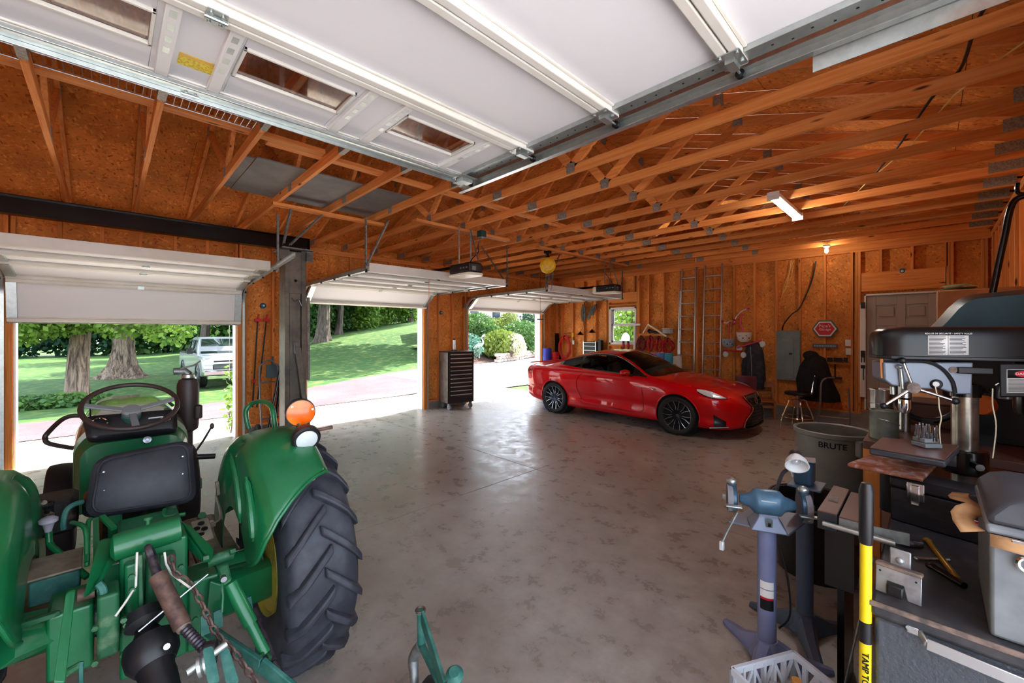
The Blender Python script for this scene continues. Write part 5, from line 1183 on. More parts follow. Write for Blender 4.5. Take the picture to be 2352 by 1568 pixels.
plan = interp([(0, .60), (.06, .72), (.2, .80), (.5, .872), (1.0, .918), (1.5, .905), (2.4, .893), (3.2, .902), (3.7, .92), (4.1, .90), (4.35, .84), (4.52, .74), (4.63, .58), (4.69, .36), (4.70, .2)])
zbot = interp([(0, .34), (.3, .25), (.8, .2), (2.4, .175), (3.9, .175), (4.4, .17), (4.7, .22)])
zsh = interp([(0, .90), (.2, .965), (.6, .975), (1.1, .975), (1.7, .96), (2.4, .945), (3.05, .925), (3.5, .875), (4.0, .79), (4.3, .725), (4.55, .64), (4.7, .5)])
zce = interp([(0, .95), (.16, 1.035), (.34, 1.055), (.6, 1.045), (1.1, 1.04), (3.0, 1.0), (3.35, .985), (3.7, .945), (4.1, .875), (4.4, .80), (4.58, .70), (4.7, .55)])
def secpt(x, t):
    """half section: t 0..1 from the sill underside up the flank and over to the centre line"""
    w, zb, zs, zc = plan(x), zbot(x), zsh(x), zce(x)
    fl = .018 * math.exp(-((x - AXR) / .42) ** 2) + .014 * math.exp(-((x - AXF) / .42) ** 2)
    mid = zb + (zs - zb) * .45
    P = [(0, zb), (.80 * w, zb), (.955 * w - .012, zb + .02), (.975 * w, zb + .09), (.965 * w + fl * .6, mid - .08), (.985 * w + fl, mid + .03), (1.0 * w + fl, zs - .17), (.985 * w + fl * .6, zs - .06), (.945 * w, zs), (.86 * w, zs + .40 * (zc - zs)), (.6 * w, zs + .80 * (zc - zs)), (.3 * w, zs + .96 * (zc - zs)), (0, zc)]
    i = t * (len(P) - 1); k = min(int(i), len(P) - 2); f = i - k
    a, b, c, d = P[max(k - 1, 0)], P[k], P[k + 1], P[min(k + 2, len(P) - 1)]
    g = lambda n: .5 * (2 * b[n] + (c[n] - a[n]) * f + (2 * a[n] - 5 * b[n] + 4 * c[n] - d[n]) * f * f + (3 * b[n] - a[n] - 3 * c[n] + d[n]) * f ** 3)
    return max(g(0), 0), g(1)
def flank(x, z):
    lo, hi = 2 / 12, 8.3 / 12
    for _ in range(22):
        m = (lo + hi) / 2
        if secpt(x, m)[1] < z: lo = m
        else: hi = m
    return secpt(x, lo)[0]
car = thing('car', 'red two door coupe with black alloy wheels parked by the far wall', 'car', (-6.77, 7.82, 0), world=False)
def cp(name, m, mat, par=car, **k):
    an = k.pop('ang', 38); return put(name, m.mesh(name, mat, ang=an), par, **k)
NX, NT = 130, 52
xs = [CL * i / NX for i in range(NX + 1)]; V = {}; bm = MB(); idx = {}
ts = [j / NT for j in range(NT + 1)]
for sgn in (-1, 1):
    for i, x in enumerate(xs):
        for j, t in enumerate(ts):
            y, z = secpt(x, t)
            inside = False
            if t < .72:
                for ax_ in (AXR, AXF):
                    dx, dz = x - ax_, z - .335; d = math.hypot(dx, dz)
                    if d < RA and y > .5:
                        inside = True; px, pz = ax_ + dx / max(d, 1e-4) * RA, .335 + dz / max(d, 1e-4) * RA
            V[sgn, i, j] = (Vector((x, sgn * y, z)), inside)
for sgn in (-1, 1):
    for i in range(NX):
        for j in range(NT):
            ks = [(sgn, i, j), (sgn, i + 1, j), (sgn, i + 1, j + 1), (sgn, i, j + 1)]; ps = [V[k] for k in ks]
            if all(p[1] for p in ps): continue
            xm = sum(p[0].x for p in ps) / 4; ym = sum(abs(p[0].y) for p in ps) / 4; zm = sum(p[0].z for p in ps) / 4
            if .95 < xm < 3.12 and ym < .77 and zm > .8: continue
            if 1.35 < xm < 3.3 and zm < .3 and ym < .5: continue
            f = []
            for k, (p, ins) in zip(ks, ps):
                if k not in idx:
                    if ins:
                        ax_ = AXR if p.x < 2.4 else AXF; dx, dz = p.x - ax_, p.z - .335; d = math.hypot(dx, dz)
                        p = Vector((ax_ + dx / max(d, 1e-4) * RA, p.y, .335 + dz / max(d, 1e-4) * RA))
                    idx[k] = len(bm.v); bm.v.append(tuple(p))
                f.append(idx[k])
            bm.f.append(tuple(f)); bm.m.append(0)
me = bm.mesh('body', 'car_red', ang=35)
b2 = bmesh.new(); b2.from_mesh(me); bmesh.ops.remove_doubles(b2, verts=b2.verts, dist=.0004); bmesh.ops.recalc_face_normals(b2, faces=b2.faces); b2.to_mesh(me); b2.free(); me.shade_smooth(); me.set_sharp_from_angle(angle=math.radians(42))
body = put('body', me, car)
cp('underbody', MB().bx(.3, 4.4, -.62, .62, .20, .30), 'black_matte'); cp('end_cap', MB().bx(.012, .05, -.58, .58, .40, .92), 'car_red', bev=.02)
# greenhouse
zroof = interp([(.55, 1.045), (.9, 1.13), (1.3, 1.255), (1.7, 1.35), (2.1, 1.392), (2.4, 1.375), (2.7, 1.285), (3.0, 1.155), (3.3, 1.015), (3.40, .985)])
zrail = interp([(.55, .99), (.9, 1.06), (1.2, 1.15), (1.5, 1.235), (1.9, 1.315), (2.15, 1.328), (2.4, 1.305), (2.65, 1.22), (2.9, 1.09), (3.12, .955), (3.25, .93), (3.40, .92)])
yrail = interp([(.55, .74), (1.0, .70), (1.6, .635), (2.1, .625), (2.5, .65), (2.9, .735), (3.15, .80), (3.40, .78)])
ybelt = lambda x: max(.02, plan(x) * .95 - .02)
def gp_(x, t):                                     # t -1..1 across the roof
    y = yrail(x) * t; zz = zrail(x) + (zroof(x) - zrail(x)) * (1 - abs(t) ** 2.6); return Vector((x, y, zz))
def sp_(x, s, sgn):                                # s 0..1 belt to rail
    y0, z0 = ybelt(x), zsh(x) - .005; y1, z1 = yrail(x), zrail(x)
    z1 = max(z1, z0); b_ = .02 * math.sin(math.pi * s); return Vector((x, sgn * (y0 + (y1 - y0) * s + b_), z0 + (z1 - z0) * s))
def patch(name, mat, fn, u0, u1, v0, v1, nu=24, nv=10, par=car, off=0, **k):
    return cp(name, MB().grid(lambda a, b: fn(u0 + (u1 - u0) * a, v0 + (v1 - v0) * b), nu, nv), mat, par, ang=60, **k)
patch('roof', 'car_red', gp_, 1.5, 2.46, -1, 1, 24, 20)
patch('windshield', 'car_glass', gp_, 2.46, 3.37, -.93, .93, 24, 20); patch('rear_window', 'car_glass', gp_, .72, 1.5, -.66, .66, 20, 20)
patch('cowl', 'car_black', lambda x, t: gp_(x, t) + Vector((0, 0, -.012)), 3.30, 3.40, -.98, .98, 4, 16)
for sg in (-1, 1):
    patch('roof_pillar', 'car_red', gp_, .55, 1.5, sg * .66, sg * 1.0, 20, 6); patch('roof_pillar', 'car_red', gp_, 2.46, 3.37, sg * .93, sg * 1.0, 20, 3)
    wb = lambda x: min(zrail(x) - .02, .945 + .055 * max(0, (2.75 - x)) + .035 * max(0, 1.8 - x))
    def gs(x, s):                                  # s 0..1 from the window sill to the rail
        z0, z1 = zsh(x) - .005, max(zrail(x), zsh(x)); k0 = max(0, min(1, (wb(x) - z0) / max(1e-3, z1 - z0))); return sp_(x, k0 + (1 - k0) * s, sg)
    def qs(x, s):
        z0, z1 = zsh(x) - .005, max(zrail(x), zsh(x)); k0 = max(0, min(1, (wb(x) - z0) / max(1e-3, z1 - z0))); return sp_(x, k0 * s, sg)
    patch('rear_quarter', 'car_red', lambda x, s: sp_(x, s, sg), .5, 1.08, 0, 1, 14, 8); patch('quarter_sill', 'car_red', qs, 1.08, 2.86, 0, 1, 30, 5)
    patch('window_trim', 'car_black', gs, 1.08, 1.17, 0, 1, 4, 6); patch('window_trim', 'car_black', gs, 1.63, 1.69, 0, .94, 3, 8); patch('window_trim', 'car_black', lambda x, s: sp_(x, s, sg), 2.86, 3.14, 0, 1, 8, 6)
    patch('window_trim', 'car_black', gs, 1.17, 2.86, 0, .06, 24, 2); patch('window_trim', 'car_black', gs, 1.17, 2.86, .88, 1.0, 24, 2)
    patch('side_window', 'car_glass', gs, 1.69, 2.86, .06, .88, 20, 8); patch('quarter_window', 'car_glass', gs, 1.17, 1.63, .06, .88, 10, 8)
    # chrome line over the windows
    cp('window_molding', MB().tube([sp_(1.08 + (3.1 - 1.08) * k / 24, .97, sg) + Vector((0, sg * .006, 0)) for k in range(25)], .006, 6), 'chrome')
    S = lambda x, z, o=.004: Vector((x, sg * (flank(x, z) + o), z))
    # door cut lines, handle, mirror, lamps
    cp('door_gap', MB().tube([S(1.78, .93), S(1.66, .82), S(1.62, .65), S(1.72, .40), S(1.78, .30), S(2.4, .285), S(3.02, .29), S(3.10, .45), S(3.08, .7), S(3.02, .92)], .0035, 5, smooth=5), 'black_matte')
    cp('fuel_flap' if sg < 0 else 'side_badge', MB().ell(S(3.32, .74, .004), (.05, .006, .014), 12, 6), 'chrome')
    h_ = cp('door_handle', MB().tube([S(1.80, .86), S(1.86, .865, .028), S(1.98, .87, .030), S(2.06, .872)], [.010, .016, .016, .010], 8, smooth=3), 'car_red')
    mr = cp('side_mirror', MB().ell((2.80, sg * 1.0, 1.0), (.09, .12, .062), 18, 12), 'car_red'); cp('mirror_foot', MB().tube([(2.86, sg * .85, .945), (2.84, sg * .92, .96)], .022, 8), 'car_black', mr); cp('mirror_indicator', MB().ell((2.86, sg * 1.03, 1.005), (.04, .085, .012), 12, 6), 'alloy_bright', mr)
    hl = cp('headlight', MB().grid(lambda a, b: S(4.06 + .42 * a - .02 * b, .79 - .10 * a + (b - .5) * (.085 * math.sin(math.pi * min(1, a * .9 + .1)) + .01), .006 + .008 * math.sin(math.pi * b)), 16, 8), 'lens_glass', ang=60)
    cp('lamp_edge', MB().tube([S(4.06 + .42 * a / 8, .79 - .10 * a / 8 - .5 * (.085 * math.sin(math.pi * min(1, a / 8 * .9 + .1)) + .01), .010) for a in range(9)], .006, 6), 'car_black', hl)
    cp('taillight', MB().grid(lambda a, b: S(.03 + .30 * a, .86 + .03 * a + (b - .5) * .09 * (1 - .75 * a), .006), 10, 6), 'tail_red', ang=60)
    cp('rear_reflector', MB().ell(S(.16, .5, .002), (.06, .008, .02), 12, 6), 'tail_red')
    cp('fog_intake', MB().grid(lambda a, b: S(4.30 + .17 * a, .22 + .20 * b * (1 - .5 * a), .005), 8, 6), 'car_black', ang=60)
    cp('intake_blade', MB().bar(S(4.24, .2, .012), S(4.5, .235, .012), .03, .012), 'alloy_bright')
    # crease over the sill
    cp('sill_crease', MB().tube([S(1.45, .42, -.004), S(1.9, .33, .000), S(2.6, .30, .000), S(3.25, .285, -.002)], [.004, .012, .012, .004], 8, smooth=5), 'car_red')
    for ax_ in (AXR, AXF):
        cp('wheel_well', MB().lathe([(.375, -.30), (.375, .0)], (ax_, sg * .865, .335), (0, sg, 0), 40), 'black_matte', solid=.002)
        cp('arch_lip', MB().torus((ax_, sg * (flank(ax_, .72) - .012), .335), RA + .002, .012, (0, 1, 0), 40, 8, a0=-.25 + 0, a1=math.pi + .25) if False else MB().tube([S(ax_ + (RA + .004) * math.cos(a), .335 + (RA + .004) * math.sin(a), .0) for a in [math.radians(-12 + 204 * k / 30) for k in range(31)]], .011, 8), 'car_red')
# grille (spindle) and nose
def nose(y, z, off=.012):
    x = 4.70
    for k in range(60):
        x = 4.70 - .01 * k
        if flank(x, min(max(z, zbot(x) + .03), zsh(x) - .02)) >= abs(y) and z <= zce(x): break
    return Vector((x + off, y, z))
spn = [(.36, .70), (.34, .62), (.25, .52), (.30, .44), (.46, .34), (.50, .22), (.44, .20)]
gr = cp('grille', MB().loft([[nose(-w_, z) for w_, z in spn], [nose(-w_ * .5, z) for w_, z in spn], [nose(0, z) for w_, z in spn], [nose(w_ * .5, z) for w_, z in spn], [nose(w_, z) for w_, z in spn]], closed=False, caps=False), 'car_black', solid=.01)
for k in range(9):
    z = .24 + .05 * k; w_ = max(.2, min(.48, .25 + abs(z - .5) * .75)); cp('grille_bar', MB().tube([nose(-w_ + 2 * w_ * j / 8, z, .018) for j in range(9)], .006, 6), 'black_plastic', gr)
for sg in (-1, 1): cp('grille_trim', MB().tube([nose(sg * w_, z, .02) for w_, z in spn], .008, 6, smooth=3), 'chrome', gr)
cp('front_badge', MB().torus(nose(0, .60, .03), .055, .008, (1, 0, .2), 24, 6), 'chrome', gr)
cp('front_splitter', MB().tube([nose(-.62 + 1.24 * k / 16, .19, .02) for k in range(17)], .016, 8), 'car_black')
cp('trunk_spoiler', MB().tube([Vector((.17 - .02 * (1 - abs(t)), .72 * t, 1.05)) for t in [k / 8 - 1 for k in range(17)]], .014, 8), 'car_red'); cp('rear_diffuser', MB().bx(.02, .2, -.5, .5, .26, .38), 'car_black', bev=.01)
# cabin
cp('cabin_floor', MB().bx(1.1, 3.15, -.74, .74, .34, .40), 'cabin_dark'); cp('dashboard', MB().rbox((3.02, 0, .88), (.42, 1.45, .18), .08), 'cabin_dark'); cp('rear_shelf', MB().rbox((1.05, 0, .98), (.5, 1.3, .04), .05), 'cabin_dark'); cp('door_card', MB().bx(1.2, 3.1, -.80, -.78, .4, .93).bx(1.2, 3.1, .78, .80, .4, .93), 'cabin_dark')
cp('steering_wheel', MB().torus((2.62, .36, .90), .18, .014, (-.9, 0, .4), 28, 8), 'cabin_dark')
for y in (-.36, .36):
    st_ = cp('front_seat', slab([(2.02, y - .25, .45), (2.02, y + .25, .45), (1.78, y + .22, .98), (1.78, y - .22, .98)], .14, (1, 0, .4), .10), 'car_leather'); cp('headrest', MB().rbox((1.74, y, 1.10), (.10, .27, .19), .05, rot=(0, -.25, 0)), 'car_leather', st_); cp('seat_base', MB().rbox((2.22, y, .50), (.5, .5, .16), .1), 'car_leather', st_)
cp('rear_seat', slab([(1.42, -.55, .5), (1.42, .55, .5), (1.2, .52, .98), (1.2, -.52, .98)], .13, (1, 0, .4), .08), 'car_leather'); cp('rear_mirror', MB().rbox((2.62, 0, 1.20), (.03, .22, .07), .02), 'cabin_dark')
# wheels
tyre = MB().lathe([(.245, -.10), (.262, -.118), (.30, -.122), (.325, -.112), (.334, -.085), (.334, .085), (.325, .112), (.30, .122), (.262, .118), (.245, .10)], (0, 0, 0), (0, 1, 0), 56, caps=False).mesh('tire', 'rubber_black', ang=60)
rim = MB().lathe([(.246, -.11), (.252, -.106), (.246, -.098), (.236, -.03), (.236, .10)], (0, 0, 0), (0, 1, 0), 56, caps=False).mesh('rim', 'alloy_bright', ang=60)
dish = MB().lathe([(.02, .02), (.236, .05)], (0, 0, 0), (0, 1, 0), 40).mesh('brake_disc', 'car_black')
hubm = MB().lathe([(.03, -.07), (.052, -.075), (.06, -.06), (.06, .0)], (0, 0, 0), (0, 1, 0), 24).mesh('hub', 'alloy_dark'); cap = MB().torus((0, -.076, 0), .018, .004, (0, 1, 0), 16, 5).mesh('cap_emblem', 'alloy_bright')
spk = MB()
for s in (-1, 1): spk.bar((.045, -.068, s * .012), (.15, -.074, s * .022), .026, .016, (0, 1, 0)); spk.bar((.15, -.074, s * .022), (.244, -.095, s * .050), .018, .014, (0, 1, 0))
spk_me = spk.mesh('spoke', 'alloy_dark')
edge = MB()
for s in (-1, 1): edge.bar((.09, -.081, s * .017), (.15, -.083, s * .022), .006, .003, (0, 1, 0)); edge.bar((.15, -.083, s * .022), (.244, -.103, s * .058), .006, .003, (0, 1, 0))
edge_me = edge.mesh('spoke_edge', 'alloy_bright')
for ax_ in (AXR, AXF):
    for sg in (-1, 1):
        w_ = put('wheel', tyre, car, (ax_, sg * .80, .334), (0, 0, 0 if sg < 0 else math.pi))
        put('rim', rim, w_); put('brake_disc', dish, w_); put('hub', hubm, w_); put('cap_emblem', cap, w_)
        for k in range(7):
            o = put('spoke', spk_me, w_, rot=(0, 2 * math.pi * (k + .25) / 7, 0)); o = put('spoke_edge', edge_me, w_, rot=(0, 2 * math.pi * (k + .25) / 7, 0))
# ================================================================ LETTERING
def text(name, body, size, loc, xd, yd, mat, parent, align='CENTER', ext=.0006):
    cu = bpy.data.curves.new(name, 'FONT'); cu.body = body; cu.size = size; cu.align_x = align; cu.align_y = 'CENTER'; cu.extrude = ext; cu.materials.append(MT[mat]); cu.resolution_u = 3
    tmp = bpy.data.objects.new('tmp', cu); me = bpy.data.meshes.new_from_object(tmp); bpy.data.objects.remove(tmp); bpy.data.curves.remove(cu)
    xd, yd = Vector(xd).normalized(), Vector(yd).normalized(); zd = xd.cross(yd).normalized(); loc = Vector(loc)
    off = None; k = parent
    while k is not None and off is None: off = WORLD.get(k.name); k = k.parent
    off = Vector(off) if off else Vector()
    for v in me.vertices: v.co = loc + xd * v.co.x + yd * v.co.y + zd * v.co.z - off
    me.name = name; o = put(name, me, parent); o['kind'] = 'stuff'; return o
plain('ink_black', srgb(14, 14, 14), .6); plain('ink_white', srgb(240, 240, 236), .5); plain('sign_red', srgb(206, 14, 44), .45); plain('sign_teal', srgb(84, 112, 110), .5); plain('paper', srgb(226, 226, 222), .6)
# ================================================================ ALONG THE DOOR WALL
tc = thing('tool_chest', 'tall rolling tool chest with many drawers between two doors', 'tool chest', (-7.85, 5.78, 0))
plain('chest_side', srgb(150, 144, 138), .35, .75, col2=srgb(118, 114, 110), ns=6); plain('chest_black', srgb(30, 26, 25), .4)
A_, B_ = Vector((-7.57, 5.42, 0)), Vector((-7.45, 6.09, 0)); ey = (B_ - A_).normalized(); ex = Vector((ey.y, -ey.x, 0)); W_, D_ = .66, .475
def cb(m, a0, a1, b0, b1, z0, z1, mi=0):
    return m.add([A_ + ey * a + ex * b + Vector((0, 0, z)) for a in (a0, a1) for b in (b0, b1) for z in (z0, z1)], [(0, 1, 3, 2), (4, 6, 7, 5), (0, 4, 5, 1), (2, 3, 7, 6), (0, 2, 6, 4), (1, 5, 7, 3)], mi)
cb(MB(), 0, W_, -D_, -.01, .15, 1.29).build('cabinet', 'chest_side', tc, bev=.006)
cb(MB(), -.004, W_ + .004, -D_ - .004, .004, 1.29, 1.315).build('top', 'chest_black', tc, bev=.006)
cb(MB(), 0, W_, -.01, .0, .15, 1.29).build('face_frame', 'chest_black', tc)
plain('drawer_brown', srgb(40, 33, 31), .4)
for k in range(11):
    z0 = .27 + k * .0915; dw = cb(MB(), .035, W_ - .035, 0, .012, z0, z0 + .084).build('drawer', 'drawer_brown', tc, bev=.003)
    cb(MB(), .06, W_ - .06, .012, .032, z0 + .055, z0 + .075).build('handle', 'aluminium', dw, bev=.004)
for a, b in ((.06, -.06), (W_ - .06, -.06), (.06, -D_ + .06), (W_ - .06, -D_ + .06)):
    c = A_ + ey * a + ex * b; cs = MB().bx(c.x - .03, c.x + .03, c.y - .025, c.y + .025, .12, .15).bar(c + Vector((0, -.022, .13)), c + Vector((0, -.022, .06)), .04, .006, (0, 1, 0)).bar(c + Vector((0, .022, .13)), c + Vector((0, .022, .06)), .04, .006, (0, 1, 0)).build('caster', 'galv_dull', tc)
    MB().cyl((c.x, c.y - .016, .062), (c.x, c.y + .016, .062), .062, n=20).build('caster_wheel', 'gray_plastic', cs)
jar = thing('glass_lantern', 'tall glass lantern with dark base on the tool chest', 'lantern', (-7.85, 5.8, 1.315))
MB().lathe([(.07, 0), (.07, .012), (.03, .03)], (-7.85, 5.8, 1.315), n=20).build('base', 'black_steel', jar); MB().lathe([(.032, .03), (.038, .1), (.034, .26)], (-7.85, 5.8, 1.315), n=20, caps=False).build('glass_chimney', 'lamp_clear', jar); MB().lathe([(.036, .26), (.03, .28), (.012, .29)], (-7.85, 5.8, 1.315), n=20).build('cap', 'black_steel', jar)
# sensors and outlets on the door wall
plain('blue_gray', srgb(72, 96, 108), .5); plain('wall_blue', srgb(30, 100, 140), .4)
for lab, u, v, mt, rr in (('grey round sensor on the pier beside the tool chest', 1012, 718, 'blue_gray', .045), ('grey round sensor beside the third door track', 1249, 731, 'blue_gray', .04), ('bright blue socket box above the red loppers', 604, 702, 'wall_blue', .045)):
    c = onx(u, v, -8.10); s_ = thing('wall_box', lab, 'electrical box', c)
    MB().lathe([(rr, -.02), (rr, .03), (rr * .7, .045)], c, (1, 0, 0), 20).build('housing', mt, s_); MB().cyl(c + Vector((.045, 0, 0)), c + Vector((.055, 0, 0)), rr * .35, n=12).build('lens', 'galv', s_)
# loppers: two long handled tools with red heads
for (u0, v0, u1, v1, lab) in ((592, 735, 580, 935, 'long black handled lopper with red head hung on the pier'), (612, 735, 590, 935, 'second red headed lopper crossing the first on the pier')):
    a, b = onx(u0, v0, -8.03), onx(u1, v1, -8.02); t = thing('lopper', lab, 'garden tool', b)
    MB().cyl(a, b, .012, n=10).build('shaft', 'black_plastic', t); MB().bar(a + Vector((0, -.05, .0)), a + Vector((0, .05, .0)), .04, .05).build('head', 'red_plastic', t, bev=.006); MB().bar(a, a + Vector((0, .015, .1)), .025, .03).build('hook', 'red_plastic', t, bev=.004)
    MB().cyl(a.lerp(b, .68), a.lerp(b, .72), .02, n=10).build('clamp', 'red_plastic', t)
ht = thing('hand_truck', 'grey tubular hand truck leaning on the pier beside the column', 'hand truck', (-7.95, 2.15, 0))
plain('truck_tube', srgb(112, 122, 130), .4, .5)
y0, y1 = onx(596, 880, -7.95).y, onx(640, 880, -7.95).y
MB().tube([(-7.8, y0, .1), (-7.95, y0, 1.05), (-7.97, y0 + .06, 1.22), (-7.98, (y0 + y1) / 2, 1.27), (-7.97, y1 - .06, 1.22), (-7.95, y1, 1.05), (-7.8, y1, .1)], .014, 8, smooth=5).build('frame', 'truck_tube', ht)
for z in (.3, .6, .9): MB().cyl((-7.82 - .13 * z, y0, z), (-7.82 - .13 * z, y1, z), .010, n=8).build('cross_bar', 'truck_tube', ht)
MB().bx(-7.82, -7.60, y0 - .02, y1 + .02, 0.02, .03).build('toe_plate', 'truck_tube', ht)
for y in (y0 - .04, y1 + .04): MB().lathe([(.03, -.02), (.10, -.025), (.11, 0), (.10, .025), (.03, .02)], (-7.88, y, .11), (0, 1, 0), 24).build('wheel', 'rubber_black', ht)
dp = thing('dustpan', 'blue grey dustpan hanging over the hand truck', 'dustpan', onx(626, 850, -8.02)); c = onx(626, 850, -8.02)
MB().loft([[c + Vector((0, -.11, -.12)), c + Vector((0, .11, -.12)), c + Vector((.06, .11, -.12)), c + Vector((.06, -.11, -.12))], [c + Vector((-.02, -.09, .1)), c + Vector((-.02, .09, .1)), c + Vector((0, .09, .1)), c + Vector((0, -.09, .1))]]).build('pan', 'blue_gray', dp, bev=.006); MB().bar(c + Vector((0, 0, .1)), c + Vector((0, 0, .24)), .03, .02).build('handle', 'blue_gray', dp, bev=.004)
for lab, (u0, v0, u1, v1) in (('black metal rail leaning on the lift column', (650, 830, 627, 985)), ('second black rail leaning behind the lift column', (644, 840, 612, 975))):
    a, b = onx(u0, v0, -7.5), onx(u1, v1, -7.5); b.z = .02; t = thing('leaning_rail', lab, 'rail', b); MB().bar(a, b, .04, .03).build('rail', 'black_steel', t, bev=.004); MB().bar(a + Vector((.02, 0, 0)), b + Vector((.02, 0, 0)), .004, .034).build('rail_edge', 'galv_dull', t)
# ================================================================ ALONG THE FAR WALL
W = 9.90
def fw(u, v, y=W): return ony(u, v, y)
def ladder(lab, x0, x1, ztop, y0, y1, n, ext=None, rw=.022):
    t = thing('extension_ladder', lab, 'ladder', ((x0 + x1) / 2, y0, 0)); P = lambda x, z: Vector((x, y0 + (y1 - y0) * z / ztop, z))
    for x in (x0, x1): MB().bar(P(x, .03), P(x, ztop), .028, .065, (0, 1, 0)).build('rail', 'aluminium', t, bev=.004); MB().bar(P(x, 0), P(x, .06), .04, .08, (0, 1, 0)).build('foot', 'rubber_black', t)
    z = .30
    while z < ztop - .06: MB().cyl(P(x0, z), P(x1, z), .016, n=10).build('rung', 'aluminium', t); z += .305
    if ext:
        for x in (x0 - .02, x1 + .02): q0, q1 = P(x, .03), P(x, ext); o = Vector((0, -.05, 0)); MB().bar(q0 + o, q1 + o, .028, .065, (0, 1, 0)).build('rail', 'aluminium', t, bev=.004)
        z = .30
        while z < ext - .06: o = Vector((0, -.05, 0)); MB().cyl(P(x0 - .02, z) + o, P(x1 + .02, z) + o, .015, n=10).build('rung', 'aluminium', t); z += .305
    return t
ladder('narrow aluminium extension ladder leaning on the far wall', fw(1562, 700, 9.75).x, fw(1595, 700, 9.75).x, 3.28, 9.70, 9.86, 11, 2.75)
ladder('wide aluminium ladder leaning beside the kids scooters', fw(1614, 700, 9.72).x, fw(1654, 700, 9.72).x, 3.30, 9.68, 9.86, 11)
# hose and cord coils
plain('hose_red', srgb(206, 44, 44), .4); plain('cord_red', srgb(178, 26, 24), .5); plain('cord_dark', srgb(120, 16, 18), .5)
def coil(name, lab, cat, u, v, ru, rv, n, r, mat, strapmat, y=W - .06, seed=1, gp=None):
    rr = random.Random(seed); c = fw(u, v, y); dpt = c.x * fx + c.y * fy; a = ru / F * dpt * 1.05; b = rv / F * dpt; t = thing(name, lab, cat, c, group=gp)
    for k in range(n):
        lo_ = .72 if n < 8 else .35; ca, cb_ = a * rr.uniform(lo_, 1.0), b * rr.uniform(max(lo_, .55), 1.0); pts = [c + Vector((ca * math.cos(q) + rr.uniform(-.012, .012), rr.uniform(-.035, .03), cb_ * math.sin(q) + rr.uniform(-.012, .012) - (b - cb_) * .3)) for q in [2 * math.pi * j / 14 for j in range(14)]]
        MB().tube(pts, r, 6, True, smooth=3).build('loop', mat, t)
    MB().torus(c + Vector((0, 0, b * .78)), .05, .012, (1, 0, 0), 14, 6).build('tie', strapmat, t)
    MB().cyl(c + Vector((0, .02, b * .98)), c + Vector((0, .10, b * .98)), .008, n=8).build('hook', 'black_steel', t); return t
coil('hose_coil', 'bright red air hose coiled on the corner wall', 'hose', 1297, 797, 17, 29, 7, .019, 'hose_red', 'black_steel', seed=3)
for i, (u, v, ru, rv, lab) in enumerate([(1473, 789, 11, 18, 'red extension cord bundle beside the white pipe'), (1494, 789, 8, 19, 'tightly wrapped red cord bundle second from the window'), (1513, 791, 9, 19, 'red cord bundle half hidden by the round coil'), (1534, 794, 16, 17, 'round coil of red cord with black strap by the ladder')]):
    coil('cord_coil', lab, 'extension cord', u, v, ru, rv, 16, .010, 'cord_red' if i != 0 else 'cord_dark', 'black_plastic', y=W - .06 - .03 * (i == 3), seed=20 + i, gp='red cords hung beside the window')
# wire bracket and charger by the hose
c = fw(1306, 770); t = thing('wire_bracket', 'black wire shelf bracket above the red hose', 'bracket', c); MB().tube([fw(1296, 775), fw(1296, 766), fw(1312, 764), fw(1312, 774), fw(1296, 775)], .006, 6).build('wire_frame', 'black_steel', t)
c = fw(1317, 786, 9.91); t = thing('outlet', 'white outlet box with yellow plug beside the red hose', 'outlet', c); MB().rbox(c, (.07, .03, .12), .01).build('plate', 'white_plastic', t); MB().rbox(c + Vector((0, -.02, .22)), (.06, .05, .12), .015).build('plug', 'yellow_paint', t); MB().cyl(c + Vector((0, -.02, .16)), c + Vector((0, -.02, .05)), .006, n=6).build('cord', 'black_plastic', t)
# wing ornaments and hanging cone lights
plain('wing_gray', srgb(96, 96, 94), .6, .2, col2=srgb(70, 70, 70), ns=20)
for lab, (u, v), sg in (('grey metal wing ornament with downswept feathers nearest the corner', (1341, 720), -1), ('grey metal wing ornament spread towards the window', (1362, 714), 1)):
    c = fw(u, v); t = thing('wing_ornament', lab, 'wall decoration', c)
    out = [(-.02, .28), (.06, .24), (.10, .08), (.09, -.12), (.05, -.27), (0, -.20), (-.03, -.26), (-.07, -.12), (-.08, .06)] if sg < 0 else [(-.16, -.2), (-.12, -.02), (.0, .14), (.14, .20), (.16, .16), (.12, .02), (.04, -.06), (.06, -.12), (-.06, -.12), (-.05, -.2), (-.14, -.26)]
    MB().prism([(c.x + a, c.z + b) for a, b in out], 'y', W - .05, W - .03).build('wing', 'wing_gray', t, bev=.008)
    for k in range(5): a = out[1 + k]; MB().bar((c.x + a[0] * .8, W - .055, c.z + a[1] * .8), (c.x + a[0] * .2, W - .055, c.z + a[1] * .2 - .05), .012, .008).build('feather', 'wing_gray', t)
    MB().cyl((c.x, W - .04, c.z + .2), (c.x, W + .02, c.z + .3), .006, n=6).build('hanger', 'black_steel', t)
for lab, (u, v), (u2, v2) in (('small black cone shade hanging under the left wing', (1333, 765), (1340, 735)), ('small black cone shade hanging under the spread wing', (1360, 760), (1368, 740))):
    c = fw(u, v, W - .06); t = thing('cone_shade', lab, 'lamp shade', c); MB().lathe([(.11, -.05), (.10, -.045), (.03, .03), (.012, .05)], c, (0, 0, 1), 22).build('shade', 'black_steel', t); MB().tube([c + Vector((0, 0, .05)), fw((u + u2) / 2 + 3, (v + v2) / 2, W - .04), fw(u2, v2, W)], .004, 6, smooth=4).build('cord', 'black_matte', t)
